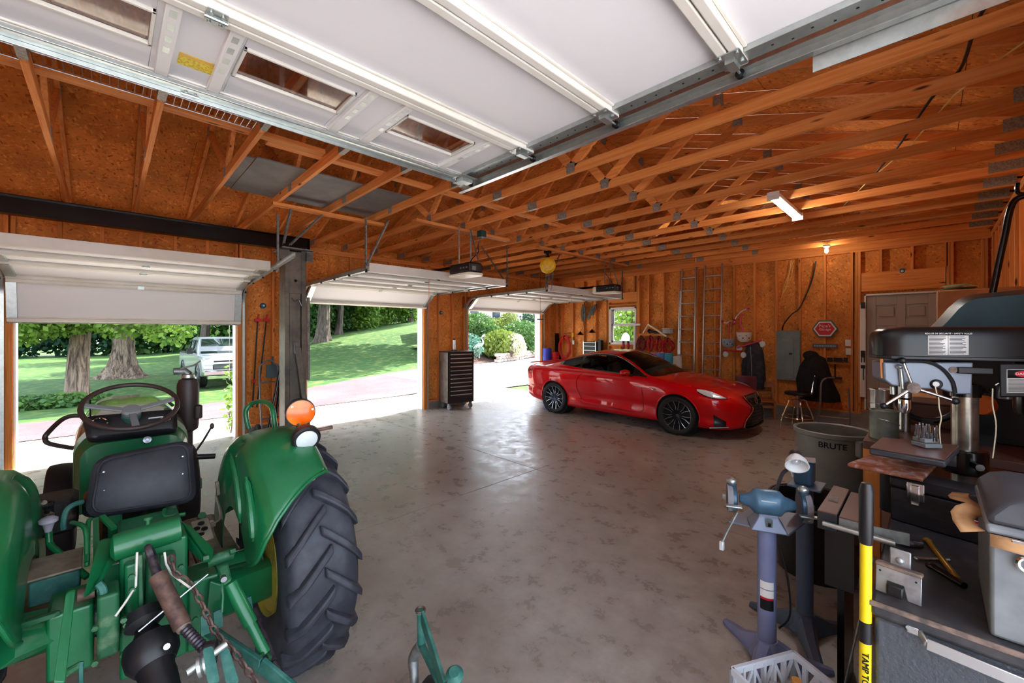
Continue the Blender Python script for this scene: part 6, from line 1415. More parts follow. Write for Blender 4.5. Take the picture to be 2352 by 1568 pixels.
# tool case on edge, drums, bucket, wedge
t = thing('tool_case', 'black tool case with silver edges below the cone shades', 'tool case', fw(1362, 800, 9.8)); a, b = fw(1344, 784, 9.8), fw(1372, 781, 9.8); zb = fw(1350, 815, 9.8).z
MB().bx(a.x, b.x, 9.72, 9.9, zb - .25, a.z).build('case', 'black_plastic', t, bev=.01)
for z in (a.z - .02, a.z - .12, a.z - .24): MB().bx(a.x - .003, b.x + .003, 9.714, 9.722, z - .012, z).build('trim', 'aluminium', t)
for x in (a.x, b.x): MB().bx(x - .012, x + .012, 9.712, 9.722, zb - .25, a.z + .004).build('trim', 'aluminium', t)
MB().bx(b.x + .02, b.x + .14, 9.76, 9.9, zb - .25, a.z + .05).build('side_pocket', 'black_plastic', t, bev=.01)
sh_ = thing('shelf_bench', 'low wooden shelf along the far wall behind the car', 'shelf', (-6.5, 9.75, 0)); zsf = zb - .26
MB().bx(-7.2, -4.6, 9.6, 9.92, zsf - .04, zsf).build('top', 'pine_x', sh_, bev=.003)
for x in (-7.1, -6.3, -5.5, -4.7): MB().bx(x - .03, x + .03, 9.64, 9.72, 0, zsf - .04).build('leg', 'pine_z', sh_)
plain('drum_blue', srgb(44, 48, 150), .4)
c0 = fw(1257, 812, 9.1); r_ = 10.5 / F * (c0.x * fx + c0.y * fy)
for k, lab in ((0, 'blue plastic drum standing on the floor in the corner'), (1, 'blue plastic drum stacked on another drum')):
    zz = .0 + k * .62; hgt = .60 if k == 0 else c0.z + .16 - .62
    t = thing('blue_drum', lab, 'drum', (c0.x, 9.1, zz)); MB().lathe([(r_ * .94, 0), (r_, .03), (r_, hgt * .33), (r_ * 1.04, hgt * .36), (r_, hgt * .39), (r_, hgt * .62), (r_ * 1.04, hgt * .65), (r_, hgt * .68), (r_, hgt - .03), (r_ * .94, hgt)], (c0.x, 9.1, zz), n=28).build('shell', 'drum_blue', t); MB().cyl((c0.x + r_ * .5, 9.1, zz + hgt), (c0.x + r_ * .5, 9.1, zz + hgt + .015), .03, n=12).build('bung', 'black_plastic', t)
c = fw(1273, 820, 9.3); t = thing('red_bucket', 'red plastic bucket beside the blue drums', 'bucket', (c.x, 9.3, 0)); MB().bx(c.x - .13, c.x + .13, 9.17, 9.43, 0, .54).build('stand', 'pine_x', t); MB().lathe([(.12, .55), (.15, c.z + .12), (.16, c.z + .12), (.16, c.z + .14), (.14, c.z + .14), (.11, .6)], (c.x, 9.3, 0), n=26).build('shell', 'red_plastic', t)
c = fw(1264, 785, 9.8); c.x += .27; t = thing('black_wedge', 'black folded ramp standing against the corner wall', 'ramp', (c.x, 9.85, .0)); MB().prism([(c.x - .1, 0), (c.x - .1, fw(1260, 765, 9.85).z), (c.x - .02, fw(1260, 765, 9.85).z), (c.x + .16, 0)], 'y', 9.83, 9.9).build('board', 'black_matte', t)
# under window tools, pvc, plastic box, foam rolls
for i, (u, lab) in enumerate(((1432, 'black and red handled pole under the window'), (1443, 'second black and red pole under the window'))):
    a = fw(u, 783, 9.85); t = thing('tool_pole', lab, 'pole', (a.x, 9.85, zsf)); MB().cyl((a.x, 9.85, zsf), (a.x, 9.85, a.z), .03, n=12).build('shaft', 'black_plastic', t); MB().cyl((a.x, 9.85, a.z - .18), (a.x, 9.85, a.z - .06), .034, n=12).build('grip', 'red_plastic', t)
a, b, c = fw(1428, 745, 9.86), fw(1471, 745, 9.86), fw(1457, 748, 9.82); t = thing('pvc_frame', 'white plastic pipe tee leaning at the window', 'pipe', (c.x, 9.8, 0)); MB().cyl((a.x, 9.86, a.z), (b.x, 9.86, b.z), .028, n=14).build('cross_pipe', 'white_plastic', t); MB().cyl((c.x, 9.80, .02), (c.x, 9.85, c.z), .032, n=14).build('upright_pipe', 'white_plastic', t)
t = thing('folding_frame', 'cream folded A frame hung above the red cords', 'frame', fw(1490, 746)); plain('cream', srgb(226, 212, 180), .5); MB().bar(fw(1477, 765, W - .05), fw(1489, 745, W - .05), .03, .03).build('leg', 'cream', t); MB().bar(fw(1489, 745, W - .07), fw(1531, 772, W - .07), .05, .04).build('leg', 'cream', t)
MB().bx(fw(1470, 770).x, fw(1528, 770).x, W - .06, W + .02, fw(1500, 771).z, fw(1500, 766).z).build('hook_board', 'pine_x', t)
t = thing('clear_bin', 'clear plastic bin on a bracket above the round cord coil', 'bin', fw(1536, 765)); plain('clear_plastic', srgb(210, 212, 214), .2, trans=.6); a, b = fw(1526, 755), fw(1546, 766); MB().rbox(((a.x + b.x) / 2, 9.84, (a.z + b.z) / 2), (b.x - a.x, .14, a.z - b.z), .02).build('bin', 'clear_plastic', t); MB().rbox(((a.x + b.x) / 2, 9.84, a.z + .006), (b.x - a.x + .02, .16, .015), .02).build('rim', 'white_plastic', t)
t = thing('scope_tube', 'short black tool tube between the cream frame legs', 'tube', fw(1500, 761)); MB().cyl(fw(1491, 760, W - .03), fw(1515, 765, W - .03), .035, n=14).build('tube', 'black_plastic', t); MB().cyl(fw(1489, 759, W - .03), fw(1493, 760, W - .03), .045, n=14).build('cap', 'black_matte', t)
for i, (u, ru, v, col, lab) in enumerate([(1487, 8, 811, (196, 40, 44), 'red foam roll behind the windshield'), (1501, 8, 810, (214, 120, 176), 'pink foam roll between red and blue rolls'), (1518, 9.5, 810, (110, 142, 206), 'blue foam roll beside the pink roll'), (1536, 9.5, 811, (62, 160, 186), 'teal foam roll beside the blue roll'), (1556, 9.8, 818, (212, 212, 204), 'white paper roll standing beside the ladder')]):
    c = fw(u, v, 9.45); rad = ru / F * (c.x * fx + c.y * fy); plain('foam_%d' % i, srgb(*col), .7); t = thing('foam_roll', lab, 'roll', (c.x, 9.45, 0), group='foam rolls standing by the ladder'); MB().lathe([(rad, 0), (rad, c.z), (rad * .35, c.z), (rad * .3, c.z - .05)], (c.x, 9.45, 0), n=26).build('roll', 'foam_%d' % i, t); MB().torus((c.x, 9.45, c.z), rad * .66, .004, (0, 0, 1), 24, 5).build('layer_edge', 'paper', t)
# kids scooters
plain('pink', srgb(214, 60, 110), .4); plain('red_bright', srgb(190, 24, 36), .4); plain('basket_cream', srgb(226, 214, 204), .5); plain('basket_gray', srgb(150, 160, 172), .5)
def scooter(lab, mat, bmat, hb, stem, bask, deck, wheels):
    t = thing('kids_scooter', lab, 'scooter', fw(*stem[-1])); Y = W - .14
    MB().tube([fw(*p, Y) for p in stem], .016, 8, smooth=3).build('stem', mat, t); MB().tube([fw(*p, Y - .05 + .03 * i) for i, p in enumerate(hb)], .013, 8, smooth=4).build('handlebar', 'white_plastic', t)
    for p in (hb[0], hb[-1]): MB().ell(fw(*p, Y - .03), (.035, .05, .03), 12, 8).build('grip', mat, t)
    u, v, ru, rv = bask; c = fw(u, v, Y - .08); k = (c.x * fx + c.y * fy) / F
    bo = MB().lathe([(ru * k * .5, -rv * k), (ru * k * .85, -rv * k * .5), (ru * k, rv * k), (ru * k * .93, rv * k), (ru * k * .8, -rv * k * .4)], c, (0, 0, 1), 26).build('basket', bmat, t)
    for i in range(4): a = -1.9 + .45 * i; MB().ell(c + Vector((ru * k * .86 * math.cos(a), ru * k * .86 * math.sin(a), (-.2 if i % 2 else .3) * rv * k)), (.014, .014, .014), 8, 6).build('basket_hole', 'black_matte', bo)
    MB().bar(fw(*deck[0], Y), fw(*deck[1], Y), .1, .03).build('deck', mat, t, bev=.008)
    for p in wheels: MB().lathe([(.03, -.016), (.062, -.018), (.066, 0), (.062, .018), (.03, .016)], fw(*p, Y), (.5, 1, 0), 22).build('wheel', 'white_plastic', t)
scooter('pink kids scooter with cream basket hung on the wall', 'pink', 'basket_cream', [(1686, 742), (1690, 730), (1702, 716), (1718, 708)], [(1706, 720), (1700, 738), (1707, 762)], (1709, 774, 16, 11), [(1694, 798), (1748, 782)], [(1751, 790), (1698, 800)])
scooter('red kids scooter with grey basket behind the pink one', 'red_bright', 'basket_gray', [(1660, 738), (1668, 742), (1676, 738), (1686, 735)], [(1676, 738), (1674, 760), (1674, 778)], (1673, 788, 14, 10), [(1662, 804), (1704, 806)], [(1667, 813), (1708, 815)])
# hanging coats
def coat(name, lab, pts, mat, seed, depth=.12, y=W - .1):
    rr = random.Random(seed); t = thing(name, lab, 'coat', fw(*pts[-1][:2])); n = 26; rings = []
    for (u, v, hw) in pts:
        c = fw(u, v, y); k = (c.x * fx + c.y * fy) / F; ring = []
        for j in range(n):
            a = 2 * math.pi * j / n; f = 1 + .10 * math.sin(5 * a + v * .02) + .06 * math.sin(9 * a + seed); ring.append(c + Vector((hw * k * math.cos(a) * f, depth * math.sin(a) * f * min(1, hw / 14), 0)))
        rings.append(ring)
    MB().loft(rings).build('cloth', mat, t, ang=70); return t
plain('navy_cloth', srgb(40, 40, 50), .85, col2=srgb(58, 56, 64), ns=14, bs=.4, bns=20, bd=.02); plain('black_cloth', srgb(14, 13, 14), .8, col2=srgb(24, 22, 24), ns=12, bs=.5, bns=16, bd=.03)
t = coat('jacket', 'dark navy jacket hanging below the scooters', [(1733, 784, 4), (1733, 790, 12), (1733, 812, 19), (1732, 840, 23), (1732, 870, 23), (1731, 892, 21)], 'navy_cloth', 2)
MB().tube([fw(1724, 796, W - .24), fw(1726, 840, W - .25), fw(1727, 888, W - .24)], .006, 6).build('zipper', 'galv_dull', t)
t = coat('black_coat', 'bulky black coat heaped behind the swivel stool', [(1868, 812, 5), (1874, 822, 18), (1872, 842, 26), (1872, 872, 32), (1880, 905, 36), (1884, 920, 34)], 'black_cloth', 5, .2, W - .25)
MB().ell(fw(1862, 816, W - .3), (.13, .1, .09), 14, 10).build('fur_collar', 'black_cloth', t)
# breaker panel, cable, signs, switches
t = thing('breaker_panel', 'grey steel breaker panel with inner door', 'electrical panel', fw(1812, 815)); plain('panel_gray', srgb(126, 140, 140), .45, col2=srgb(112, 126, 126), ns=4); plain('panel_dark', srgb(108, 122, 122), .45)
a, b = fw(1785, 759, W + .02), fw(1839, 874, W + .02); MB().bx(a.x, b.x, 9.86, 9.927, b.z, a.z).build('box', 'panel_gray', t, bev=.004)
a2, b2_ = fw(1793, 777, 9.87), fw(1823, 869, 9.87); d_ = MB().bx(a2.x, b2_.x, 9.846, 9.86, b2_.z, a2.z).build('door', 'panel_gray', t, bev=.003); MB().bx(b2_.x - .075, b2_.x - .02, 9.838, 9.846, 1.30, 1.335).build('latch', 'black_plastic', d_)
t = thing('power_cable', 'black cable curving from the breaker panel up the wall', 'cable', fw(1797, 759)); MB().tube([fw(1797, 758, W - .0), fw(1800, 745, W - .05), fw(1818, 722, W - .06), fw(1835, 709, W - .03), fw(1850, 680, W), fw(1866, 640, W), fw(1874, 600, W)], .012, 8, smooth=5).build('cable', 'black_plastic', t)
plain('romex', srgb(232, 190, 110), .6)
for i, (pts) in enumerate(([(1795, 680), (1808, 650), (1815, 620), (1822, 600)], [(1792, 700), (1800, 660), (1812, 628), (1817, 598)], [(1800, 672), (1816, 640), (1822, 610)], [(1804, 665), (1812, 630), (1818, 598)])):
    t = thing('wall_wire', 'loose yellow house wire in the stud bay above the panel', 'wire', fw(*pts[0]), group='yellow wires above the breaker panel'); MB().tube([fw(u, v, W + .07) for u, v in pts], .005, 6, smooth=4).build('wire', 'romex', t)
# hexagon sign
def hexa(c, w_, h_, k=1.0): return [(c.x - w_ * k, c.z), (c.x - w_ * .5 * k, c.z + h_ * k), (c.x + w_ * .5 * k, c.z + h_ * k), (c.x + w_ * k, c.z), (c.x + w_ * .5 * k, c.z - h_ * k), (c.x - w_ * .5 * k, c.z - h_ * k)]
c = fw(1895, 755, 9.88); t = thing('hexagon_sign', 'red hexagon garage sign with white border and grey rim', 'sign', c)
MB().prism(hexa(c, .205, .165), 'y', 9.86, 9.91).build('rim', 'sign_teal', t, bev=.01); MB().prism(hexa(c, .18, .14), 'y', 9.852, 9.86).build('border', 'ink_white', t); fa = MB().prism(hexa(c, .155, .118), 'y', 9.848, 9.852).build('face', 'sign_red', t)
text('lettering', "Papa's", .075, (c.x, 9.846, c.z + .055), (1, 0, 0), (0, 0, 1), 'ink_white', fa); text('lettering', 'Garage', .065, (c.x, 9.846, c.z - .01), (1, 0, 0), (0, 0, 1), 'ink_white', fa)
c = fw(1895, 794, 9.9); t = thing('name_plate', 'narrow blue plate under the hexagon sign', 'sign', c); plain('plate_blue', srgb(66, 104, 128), .5); plain('plate_edge', srgb(150, 60, 60), .5); MB().bx(c.x - .2, c.x + .2, 9.895, 9.905, c.z - .04, c.z + .04).build('edge', 'plate_edge', t); MB().bx(c.x - .185, c.x + .185, 9.888, 9.895, c.z - .03, c.z + .03).build('plate', 'plate_blue', t)
plain('plate_light', srgb(150, 176, 190), .5)
for k in range(14): MB().bx(c.x - .17 + .0245 * k, c.x - .155 + .0245 * k, 9.886, 9.888, c.z - .018, c.z + .014).build('raised_mark', 'plate_light', t)
for u, v, lab in ((1948, 787, 'upper white switch plate beside the corner post'), (1949, 807, 'lower white switch plate beside the corner post'), (1903, 885, 'white outlet plate low on the far wall')):
    c = fw(u, v, 9.93); t = thing('switch_plate', lab, 'switch', c); MB().rbox((c.x, 9.93, c.z), (.085, .03, .12), .008).build('plate', 'white_plastic', t); MB().bx(c.x - .006, c.x + .006, 9.905, 9.915, c.z - .012, c.z + .012).build('toggle', 'paper', t)
t = thing('tool_rack', 'black rack of small tools under the switches', 'rack', fw(1925, 830)); a, b = fw(1897, 832, 9.9), fw(1954, 832, 9.9); MB().bx(a.x, b.x, 9.84, 9.92, a.z - .015, a.z).build('shelf', 'pine_x', t)
for u0, u1 in ((1900, 1912), (1915, 1935), (1938, 1947)): p, q_ = fw(u0, 821, 9.87), fw(u1, 831, 9.87); MB().bx(p.x, q_.x, 9.85, 9.9, q_.z, p.z).build('tool_head', 'black_plastic', t, bev=.004)
t = thing('push_broom', 'black T handled tool hanging under the rack', 'tool', fw(1918, 865)); MB().cyl(fw(1918, 836, 9.9), fw(1918, 866, 9.9), .012, n=8).build('shaft', 'black_plastic', t); a, b = fw(1908, 867, 9.9), fw(1934, 867, 9.9); MB().bx(a.x, b.x, 9.87, 9.93, a.z - .02, a.z + .02).build('head', 'black_plastic', t, bev=.004)
t = thing('tool_strip', 'white board with dark hooked tools beside the grey door', 'tool strip', fw(1982, 800)); a, b = fw(1975, 700, 9.88), fw(1988, 912, 9.88); MB().bx(a.x, b.x, 9.87, 9.92, b.z, a.z).build('board', 'trim_white', t)
for v0, v1 in ((694, 708), (805, 820), (838, 846)): p, q_ = fw(1977, v0, 9.85), fw(1987, v1, 9.85); MB().bx(p.x, q_.x, 9.84, 9.87, q_.z, p.z).build('hook', 'black_plastic', t, bev=.004)
for u, v0, v1 in ((1979, 820, 832), (1985, 820, 832), (1983, 846, 872)): p, q_ = fw(u, v0, 9.86), fw(u, v1, 9.86); MB().bar(p, q_, .02, .012).build('tool_blade', 'black_steel', t)
c = fw(2072, 622, 9.9); t = thing('wall_box', 'blue round junction box over the grey door', 'electrical box', c); MB().lathe([(.05, 0), (.05, .04), (.03, .05)], c + Vector((0, .08, 0)), (0, -1, 0), 18).build('housing', 'wall_blue', t); MB().cyl(c + Vector((0, .03, 0)), c + Vector((0, .02, 0)), .02, n=12).build('cover_screw', 'galv', t)
# cables along the trusses on the right
t = thing('ceiling_cable', 'black cable looping over the truss chords', 'cable', (0.1, 4, ZT)); pts = [(2275, -5), (2240, 60), (2205, 160), (2140, 225), (2060, 340), (1985, 425), (1930, 480)]
MB().tube([onz(u, v, ZT + .12) for u, v in pts], .010, 8, smooth=5).build('cable', 'black_plastic', t)
t = thing('ceiling_wire', 'yellow wire stapled across the truss chords', 'wire', (-.2, 4, ZT)); MB().tube([onz(u, v, ZT + .105) for u, v in [(2390, 70), (2290, 140), (2190, 220), (2090, 335), (1990, 420), (1930, 480)]], .006, 6).build('wire', 'romex', t)
# ================================================================ CHAIRS BY THE FAR WALL
t = thing('wooden_chair', 'small oak child chair in front of the car nose', 'chair', onz(1762, 962)); plain('oak', srgb(176, 108, 60), .5, col2=srgb(150, 86, 46), ns=12)
c = onz(1755, 958); s_ = .33; rz = .35
def ch(m, name, **k): m.xf(Matrix.Translation(c) @ Matrix.Rotation(rz, 4, 'Z')); return m.build(name, 'oak', t, **k)
ch(MB().bx(-.19, .19, -.17, .17, .33, .355), 'seat', bev=.008)
for x in (-.17, .17):
    ch(MB().bx(x - .018, x + .018, -.17, -.13, 0, .33), 'leg', bev=.003); ch(MB().bar((x, .15, 0), (x, .19, .72), .036, .04), 'leg', bev=.003); ch(MB().bx(x - .012, x + .012, -.13, .14, .12, .15), 'stretcher')
ch(MB().bx(-.19, .19, .175, .195, .60, .72), 'back_slat', bev=.006); ch(MB().bx(-.17, .17, .165, .18, .45, .51), 'back_slat', bev=.005); ch(MB().bx(-.17, .17, -.165, -.145, .22, .27), 'stretcher')
t = thing('burgundy_chair', 'burgundy moulded chair behind the oak chair', 'chair', onz(1715, 950)); plain('burgundy', srgb(104, 44, 50), .45); c = Vector((fw(1712, 880, 9.5).x, 9.5, 0))
MB().grid(lambda u, v: (c.x - .2 + .4 * u, 9.55 + .06 * math.cos((u - .5) * 3), .52 + .32 * v), 8, 6).build('backrest', 'burgundy', t, solid=.02, sub=1); MB().rbox((c.x, 9.38, .44), (.42, .36, .04), .08).build('seat', 'burgundy', t)
for x in (-.18, .18):
    for y in (9.23, 9.53): MB().cyl((c.x + x, y, 0), (c.x + x * .9, y, .43), .012, n=8).build('leg', 'steel', t)
# chrome swivel stool
c = onz(1832, 978); t = thing('swivel_stool', 'chrome swivel shop stool with black padded seat', 'stool', c)
MB().cyl(c + Vector((0, 0, .12)), c + Vector((0, 0, .56)), .02, n=14).build('post', 'chrome', t); MB().lathe([(.02, .54), (.09, .56), (.09, .575), (.02, .58)], c, n=20).build('seat_hub', 'chrome', t)
for k in range(4):
    a = k * math.pi / 2 + .5; d_ = Vector((math.cos(a), math.sin(a), 0)); MB().tube([c + d_ * .02 + Vector((0, 0, .50)), c + d_ * .13 + Vector((0, 0, .48)), c + d_ * .16 + Vector((0, 0, .40)), c + d_ * .25 + Vector((0, 0, .16)), c + d_ * .27 + Vector((0, 0, 0))], .011, 8, smooth=4).build('leg', 'chrome', t)
MB().torus(c + Vector((0, 0, .17)), .25, .008, (0, 0, 1), 32, 6).build('foot_ring', 'chrome', t)
MB().rbox(c + Vector((0, 0, .61)), (.40, .36, .05), .12).build('seat', 'black_plastic', t); MB().tube([c + Vector((-.2, .0, .61)), c + Vector((.1, .05, .60)), c + Vector((.2, .05, .62)), c + Vector((.22, .06, .70)), c + Vector((.26, .08, .95))], .016, 8, smooth=4).build('back_support', 'chrome', t); MB().rbox(c + Vector((.25, .10, .84)), (.05, .30, .24), .04, rot=(0, .14, .2)).build('backrest', 'black_cloth', t)
# tubular cart handles
t = thing('tube_cart', 'bent grey tube cart handles standing behind the trash can', 'cart', onz(1900, 985)); plain('tube_worn', srgb(120, 108, 100), .45, .5)
Y = 8.6; p = [Vector((ony(1879, 965, Y).x, Y, .0))] + [ony(u, v, Y) for u, v in ((1880, 965), (1884, 930), (1886, 885), (1891, 873), (1900, 868))]
MB().tube([Vector((a.x, Y, max(a.z, .0))) for a in p] + [Vector((p[-1].x + .05, Y + .35, p[-1].z - .02))], .014, 8, smooth=4).build('handle', 'tube_worn', t); p = [Vector((ony(1951, 975, Y).x, Y, 0))] + [ony(u, v, Y) for u, v in ((1951, 975), (1951, 930), (1949, 892))]; MB().tube([Vector((a.x, Y, max(a.z, .0))) for a in p], .013, 8).build('handle', 'tube_worn', t)
a, b = ony(1882, 955, Y), ony(1951, 962, Y); MB().cyl(a, b, .012, n=8).build('cross_bar', 'tube_worn', t)
# chair outside the window
t = thing('garden_chair', 'white plastic garden chair outside the window', 'chair', (-7.3, 12.2, .3)); c = ony(1434, 772, 12.2)
MB().grid(lambda u, v: (c.x - .15 + .3 * u, 12.2 + .1 * v, c.z - .3 + .42 * v * (1 - .35 * (2 * u - 1) ** 2)), 10, 8).build('backrest', 'white_plastic', t, solid=.02); MB().rbox((c.x, 11.95, c.z - .36), (.5, .45, .03), .06).build('seat', 'white_plastic', t)
for x in (-.22, .22):
    for y in (11.75, 12.2): MB().bar((c.x + x, y, 0), (c.x + x, y, c.z - .36), .05, .04).build('leg', 'white_plastic', t)
bush('tall_shrub', 'bright green leafy shrub outside the window', (-8.6, 15.5, 0), [((0, 0, 3.2), (1.9, 1.3, 1.7)), ((.5, .3, 1.7), (1.6, 1.2, 1.2))], 5000, .2, 330, 'leaf_bright')

# rope and vine at the left door, leafy plants at the foot of the leaning tree
a, b = onx(527, 735, -8.2), onx(527, 868, -8.2); t = thing('door_rope', 'thin pull rope hanging at the half lowered door jamb', 'rope', b); MB().cyl(a, b, .004, n=6).build('rope', 'wire_white', t); MB().ell(b, (.012, .012, .03), 8, 6).build('knot', 'wire_white', t)
p = onz(150, 925, gz(-18, -1)); bush('ground_plants', 'low leafy plants at the foot of the leaning tree', (p.x + .4, p.y - .6, gz(-18, -1)), [((0, 0, .12), (.7, 1.5, .22)), ((.2, .6, .15), (.6, .9, .22))], 1400, .16, 340, 'leaf_mid')
p = onx(524, 945, -8.55); bush('jamb_vine', 'small vine growing up outside the half lowered door jamb', (-8.6, p.y + .05, 0), [((0, 0, .35), (.1, .1, .35)), ((0, 0, .9), (.07, .09, .4))], 90, .1, 341, 'leaf_bright')
# ================================================================ RIGHT SIDE WORKSHOP CORNER
# ---- trash can
c = Vector((-.65, 4.835, 0)); t = thing('trash_can', 'grey round plastic trash can with open top', 'trash can', c); plain('can_gray', srgb(134, 138, 132), .5, col2=srgb(122, 126, 120), ns=4)
MB().lathe([(.235, 0), (.24, .02), (.275, .66), (.285, .66), (.285, .80), (.305, .81), (.305, .845), (.29, .85), (.275, .84), (.262, .5), (.225, .03), (.0, .03)], c, n=48).build('shell', 'can_gray', t, ang=30)
for a in (2.5, 2.5 + math.pi): d_ = Vector((math.cos(a), math.sin(a), 0)); MB().box(c + d_ * .315 + Vector((0, 0, .745)), (.06, .16, .14), (0, 0, a)).build('handle', 'can_gray', t, bev=.015)
fc = (Vector((0, 0, 0)) - c); fc.z = 0; fc.normalize(); sd_ = Vector((-fc.y, fc.x, 0))
tb = MB()
cu = bpy.data.curves.new('x', 'FONT'); cu.body = 'BRUTE'; cu.size = .07; cu.align_x = 'CENTER'; cu.align_y = 'CENTER'; cu.offset = .0015; tmp = bpy.data.objects.new('x', cu); me = bpy.data.meshes.new_from_object(tmp); bpy.data.objects.remove(tmp)
for v in me.vertices:
    a = v.co.x / .287; d_ = fc * math.cos(a) + sd_ * math.sin(a); z = .745 + v.co.y; v.co = d_ * .2875 + Vector((0, 0, z))
me.materials.append(MT['ink_black']); me.name = 'lettering'; o = put('lettering', me, t); o['kind'] = 'stuff'
# ---- bench (truck box) with textured paint
m_, tt_, b_ = nodes_of('box_gray'); b_.inputs['Base Color'].default_value = (*srgb(72, 76, 82), 1); b_.inputs['Roughness'].default_value = .42; n = N(tt_, 'ShaderNodeTexNoise', Scale=90.0, Detail=3.0); tt_.links.new(coords(tt_), n.inputs[0]); bump(tt_, b_, n.outputs[0], .5, .006)
plain('bench_dark', srgb(52, 52, 56), .5, col2=srgb(78, 74, 72), ns=8, lo=.5, hi=.68, bs=.15)
bn_ = thing('metal_job_box', 'dark grey textured steel job box used as a bench', 'job box', (.25, 2.3, 0))
MB().bx(-.135, .62, 1.84, 2.87, .03, .80).build('body', 'box_gray', bn_, bev=.012); MB().bx(-.145, .63, 1.83, 2.88, .80, .85).build('lid', 'bench_dark', bn_, bev=.012)
plain('rust_edge', srgb(134, 112, 100), .6, .2, col2=srgb(88, 78, 74), ns=30); MB().bx(-.147, .632, 1.826, 1.834, .834, .852).build('worn_edge', 'rust_edge', bn_, bev=.003)
hb = [onz(2095, 1442, .74), onz(2150, 1470, .72)]
yb_ = 1.84
p0, p1 = ony(2090, 1443, yb_), ony(2352, 1560, yb_)
h_ = MB().bar(ony(2128, 1478, yb_ - .035), ony(2420, 1600, yb_ - .035), .006, .035, (0, 0, 1)).build('handle_bar', 'aluminium', bn_, bev=.002)
MB().bar(ony(2082, 1440, yb_ - .006), ony(2112, 1452, yb_ - .006), .008, .028).bar(ony(2112, 1452, yb_ - .006), ony(2128, 1478, yb_ - .035), .008, .028).build('handle_mount', 'aluminium', bn_, bev=.004); MB().cyl(ony(2086, 1441, yb_ - .01), ony(2086, 1441, yb_ - .016), .006, n=10).build('rivet', 'galv_dull', bn_)
# ---- grey case with dark lid on the bench
cs = thing('gray_case', 'tall grey metal case with rounded dark lid on the job box', 'case', (.35, 2.2, .852)); plain('case_gray', srgb(128, 132, 134), .45, col2=srgb(104, 108, 112), ns=7); plain('lid_dark', srgb(66, 66, 70), .5)
MB().bx(.12, .58, 1.862, 2.30, .853, 1.155).build('body', 'case_gray', cs, bev=.01); MB().bx(.112, .585, 1.855, 2.31, 1.158, 1.185).build('lid_rim', 'case_gray', cs, bev=.008)
MB().loft([[Vector((.115 + i, 1.86 + i * .6, z)), Vector((.58 - i * .2, 1.86 + i * .6, z)), Vector((.58 - i * .2, 2.30 - i * .4, z)), Vector((.115 + i, 2.30 - i * .4, z))] for i, z in ((0, 1.185), (.0, 1.21), (.03, 1.245), (.07, 1.262))]).build('lid', 'lid_dark', cs, bev=.02)
MB().rbox((.35, 1.93, 1.215), (.36, .16, .04), .05).build('lid_insert', 'case_gray', cs)
c = ony(2345, 1268, 1.858); MB().bx(c.x - .02, c.x + .06, 1.845, 1.86, c.z - .005, c.z + .035).build('hasp', 'chrome', cs, bev=.004); MB().torus(Vector((c.x + .015, 1.85, c.z - .03)), .022, .006, (0, 1, 0), 16, 6).build('hasp_ring', 'chrome', cs)
plain('kraft', srgb(190, 146, 100), .8, col2=srgb(150, 104, 62), ns=9)
t = thing('torn_paper', 'torn brown kraft paper sticking out under the case lid', 'paper', (.1, 2.0, 1.16)); rr = random.Random(9)
MB().grid(lambda u, v: (.112 - .05 * v - .02 * math.sin(9 * u), 1.87 + .40 * u, 1.157 + .03 * v * math.sin(5 * u) - .02 * v + .04 * v * u), 10, 4).build('sheet', 'kraft', t, solid=.002); MB().grid(lambda u, v: (.12 + .45 * u, 1.853 - .02 * v * (1 + .4 * math.sin(7 * u)), 1.158 - .03 * v), 10, 3).build('sheet', 'kraft', t, solid=.002)
# ---- black toolbox with maker plate
tbx = thing('toolbox', 'black steel toolbox with chrome latch and red maker plate', 'toolbox', (.1, 2.8, .852)); plain('toolbox_black', srgb(26, 27, 33), .4, col2=srgb(38, 39, 44), ns=9)
pA, pB = Vector((-.15, 2.69, .852)), Vector((.40, 2.57, .852)); e1 = (pB - pA).normalized(); e2 = Vector((-e1.y, e1.x, 0))
def tbm(m, a0, a1, b0, b1, z0, z1, mi=0): return m.add([pA + e1 * a + e2 * b + Vector((0, 0, z)) for a in (a0, a1) for b in (b0, b1) for z in (z0, z1)], [(0, 1, 3, 2), (4, 6, 7, 5), (0, 4, 5, 1), (2, 3, 7, 6), (0, 2, 6, 4), (1, 5, 7, 3)], mi)
tbm(MB(), .01, .49, .003, .165, 0, .155).build('body', 'toolbox_black', tbx, bev=.006); tbm(MB(), .005, .495, 0, .17, .157, .21).build('lid', 'toolbox_black', tbx, bev=.012)
for z in (.06, .095, .125): tbm(MB(), .02, .48, -.0005, .003, z, z + .004).build('rib', 'toolbox_black', tbx)
lt = tbm(MB(), .07, .13, -.006, 0, .12, .20).build('latch', 'chrome', tbx, bev=.004); tbm(MB(), .085, .115, -.012, -.006, .10, .19).build('latch_lever', 'chrome', lt, bev=.003)
pl_ = tbm(MB(), .27, .39, -.002, 0, .07, .10).build('maker_plate', 'ink_white', tbx); tbm(MB(), .273, .308, -.003, -.002, .073, .097).build('plate_red', 'sign_red', pl_)
def tbt(s_, a, z, size, mat): text('lettering', s_, size, pA + e1 * a + e2 * -.0035 + Vector((0, 0, z)), e1, (0, 0, 1), mat, pl_)
tbt('SEARS', .2905, .085, .0095, 'ink_white'); tbt('CRAFTSMAN', .349, .085, .0115, 'sign_red')
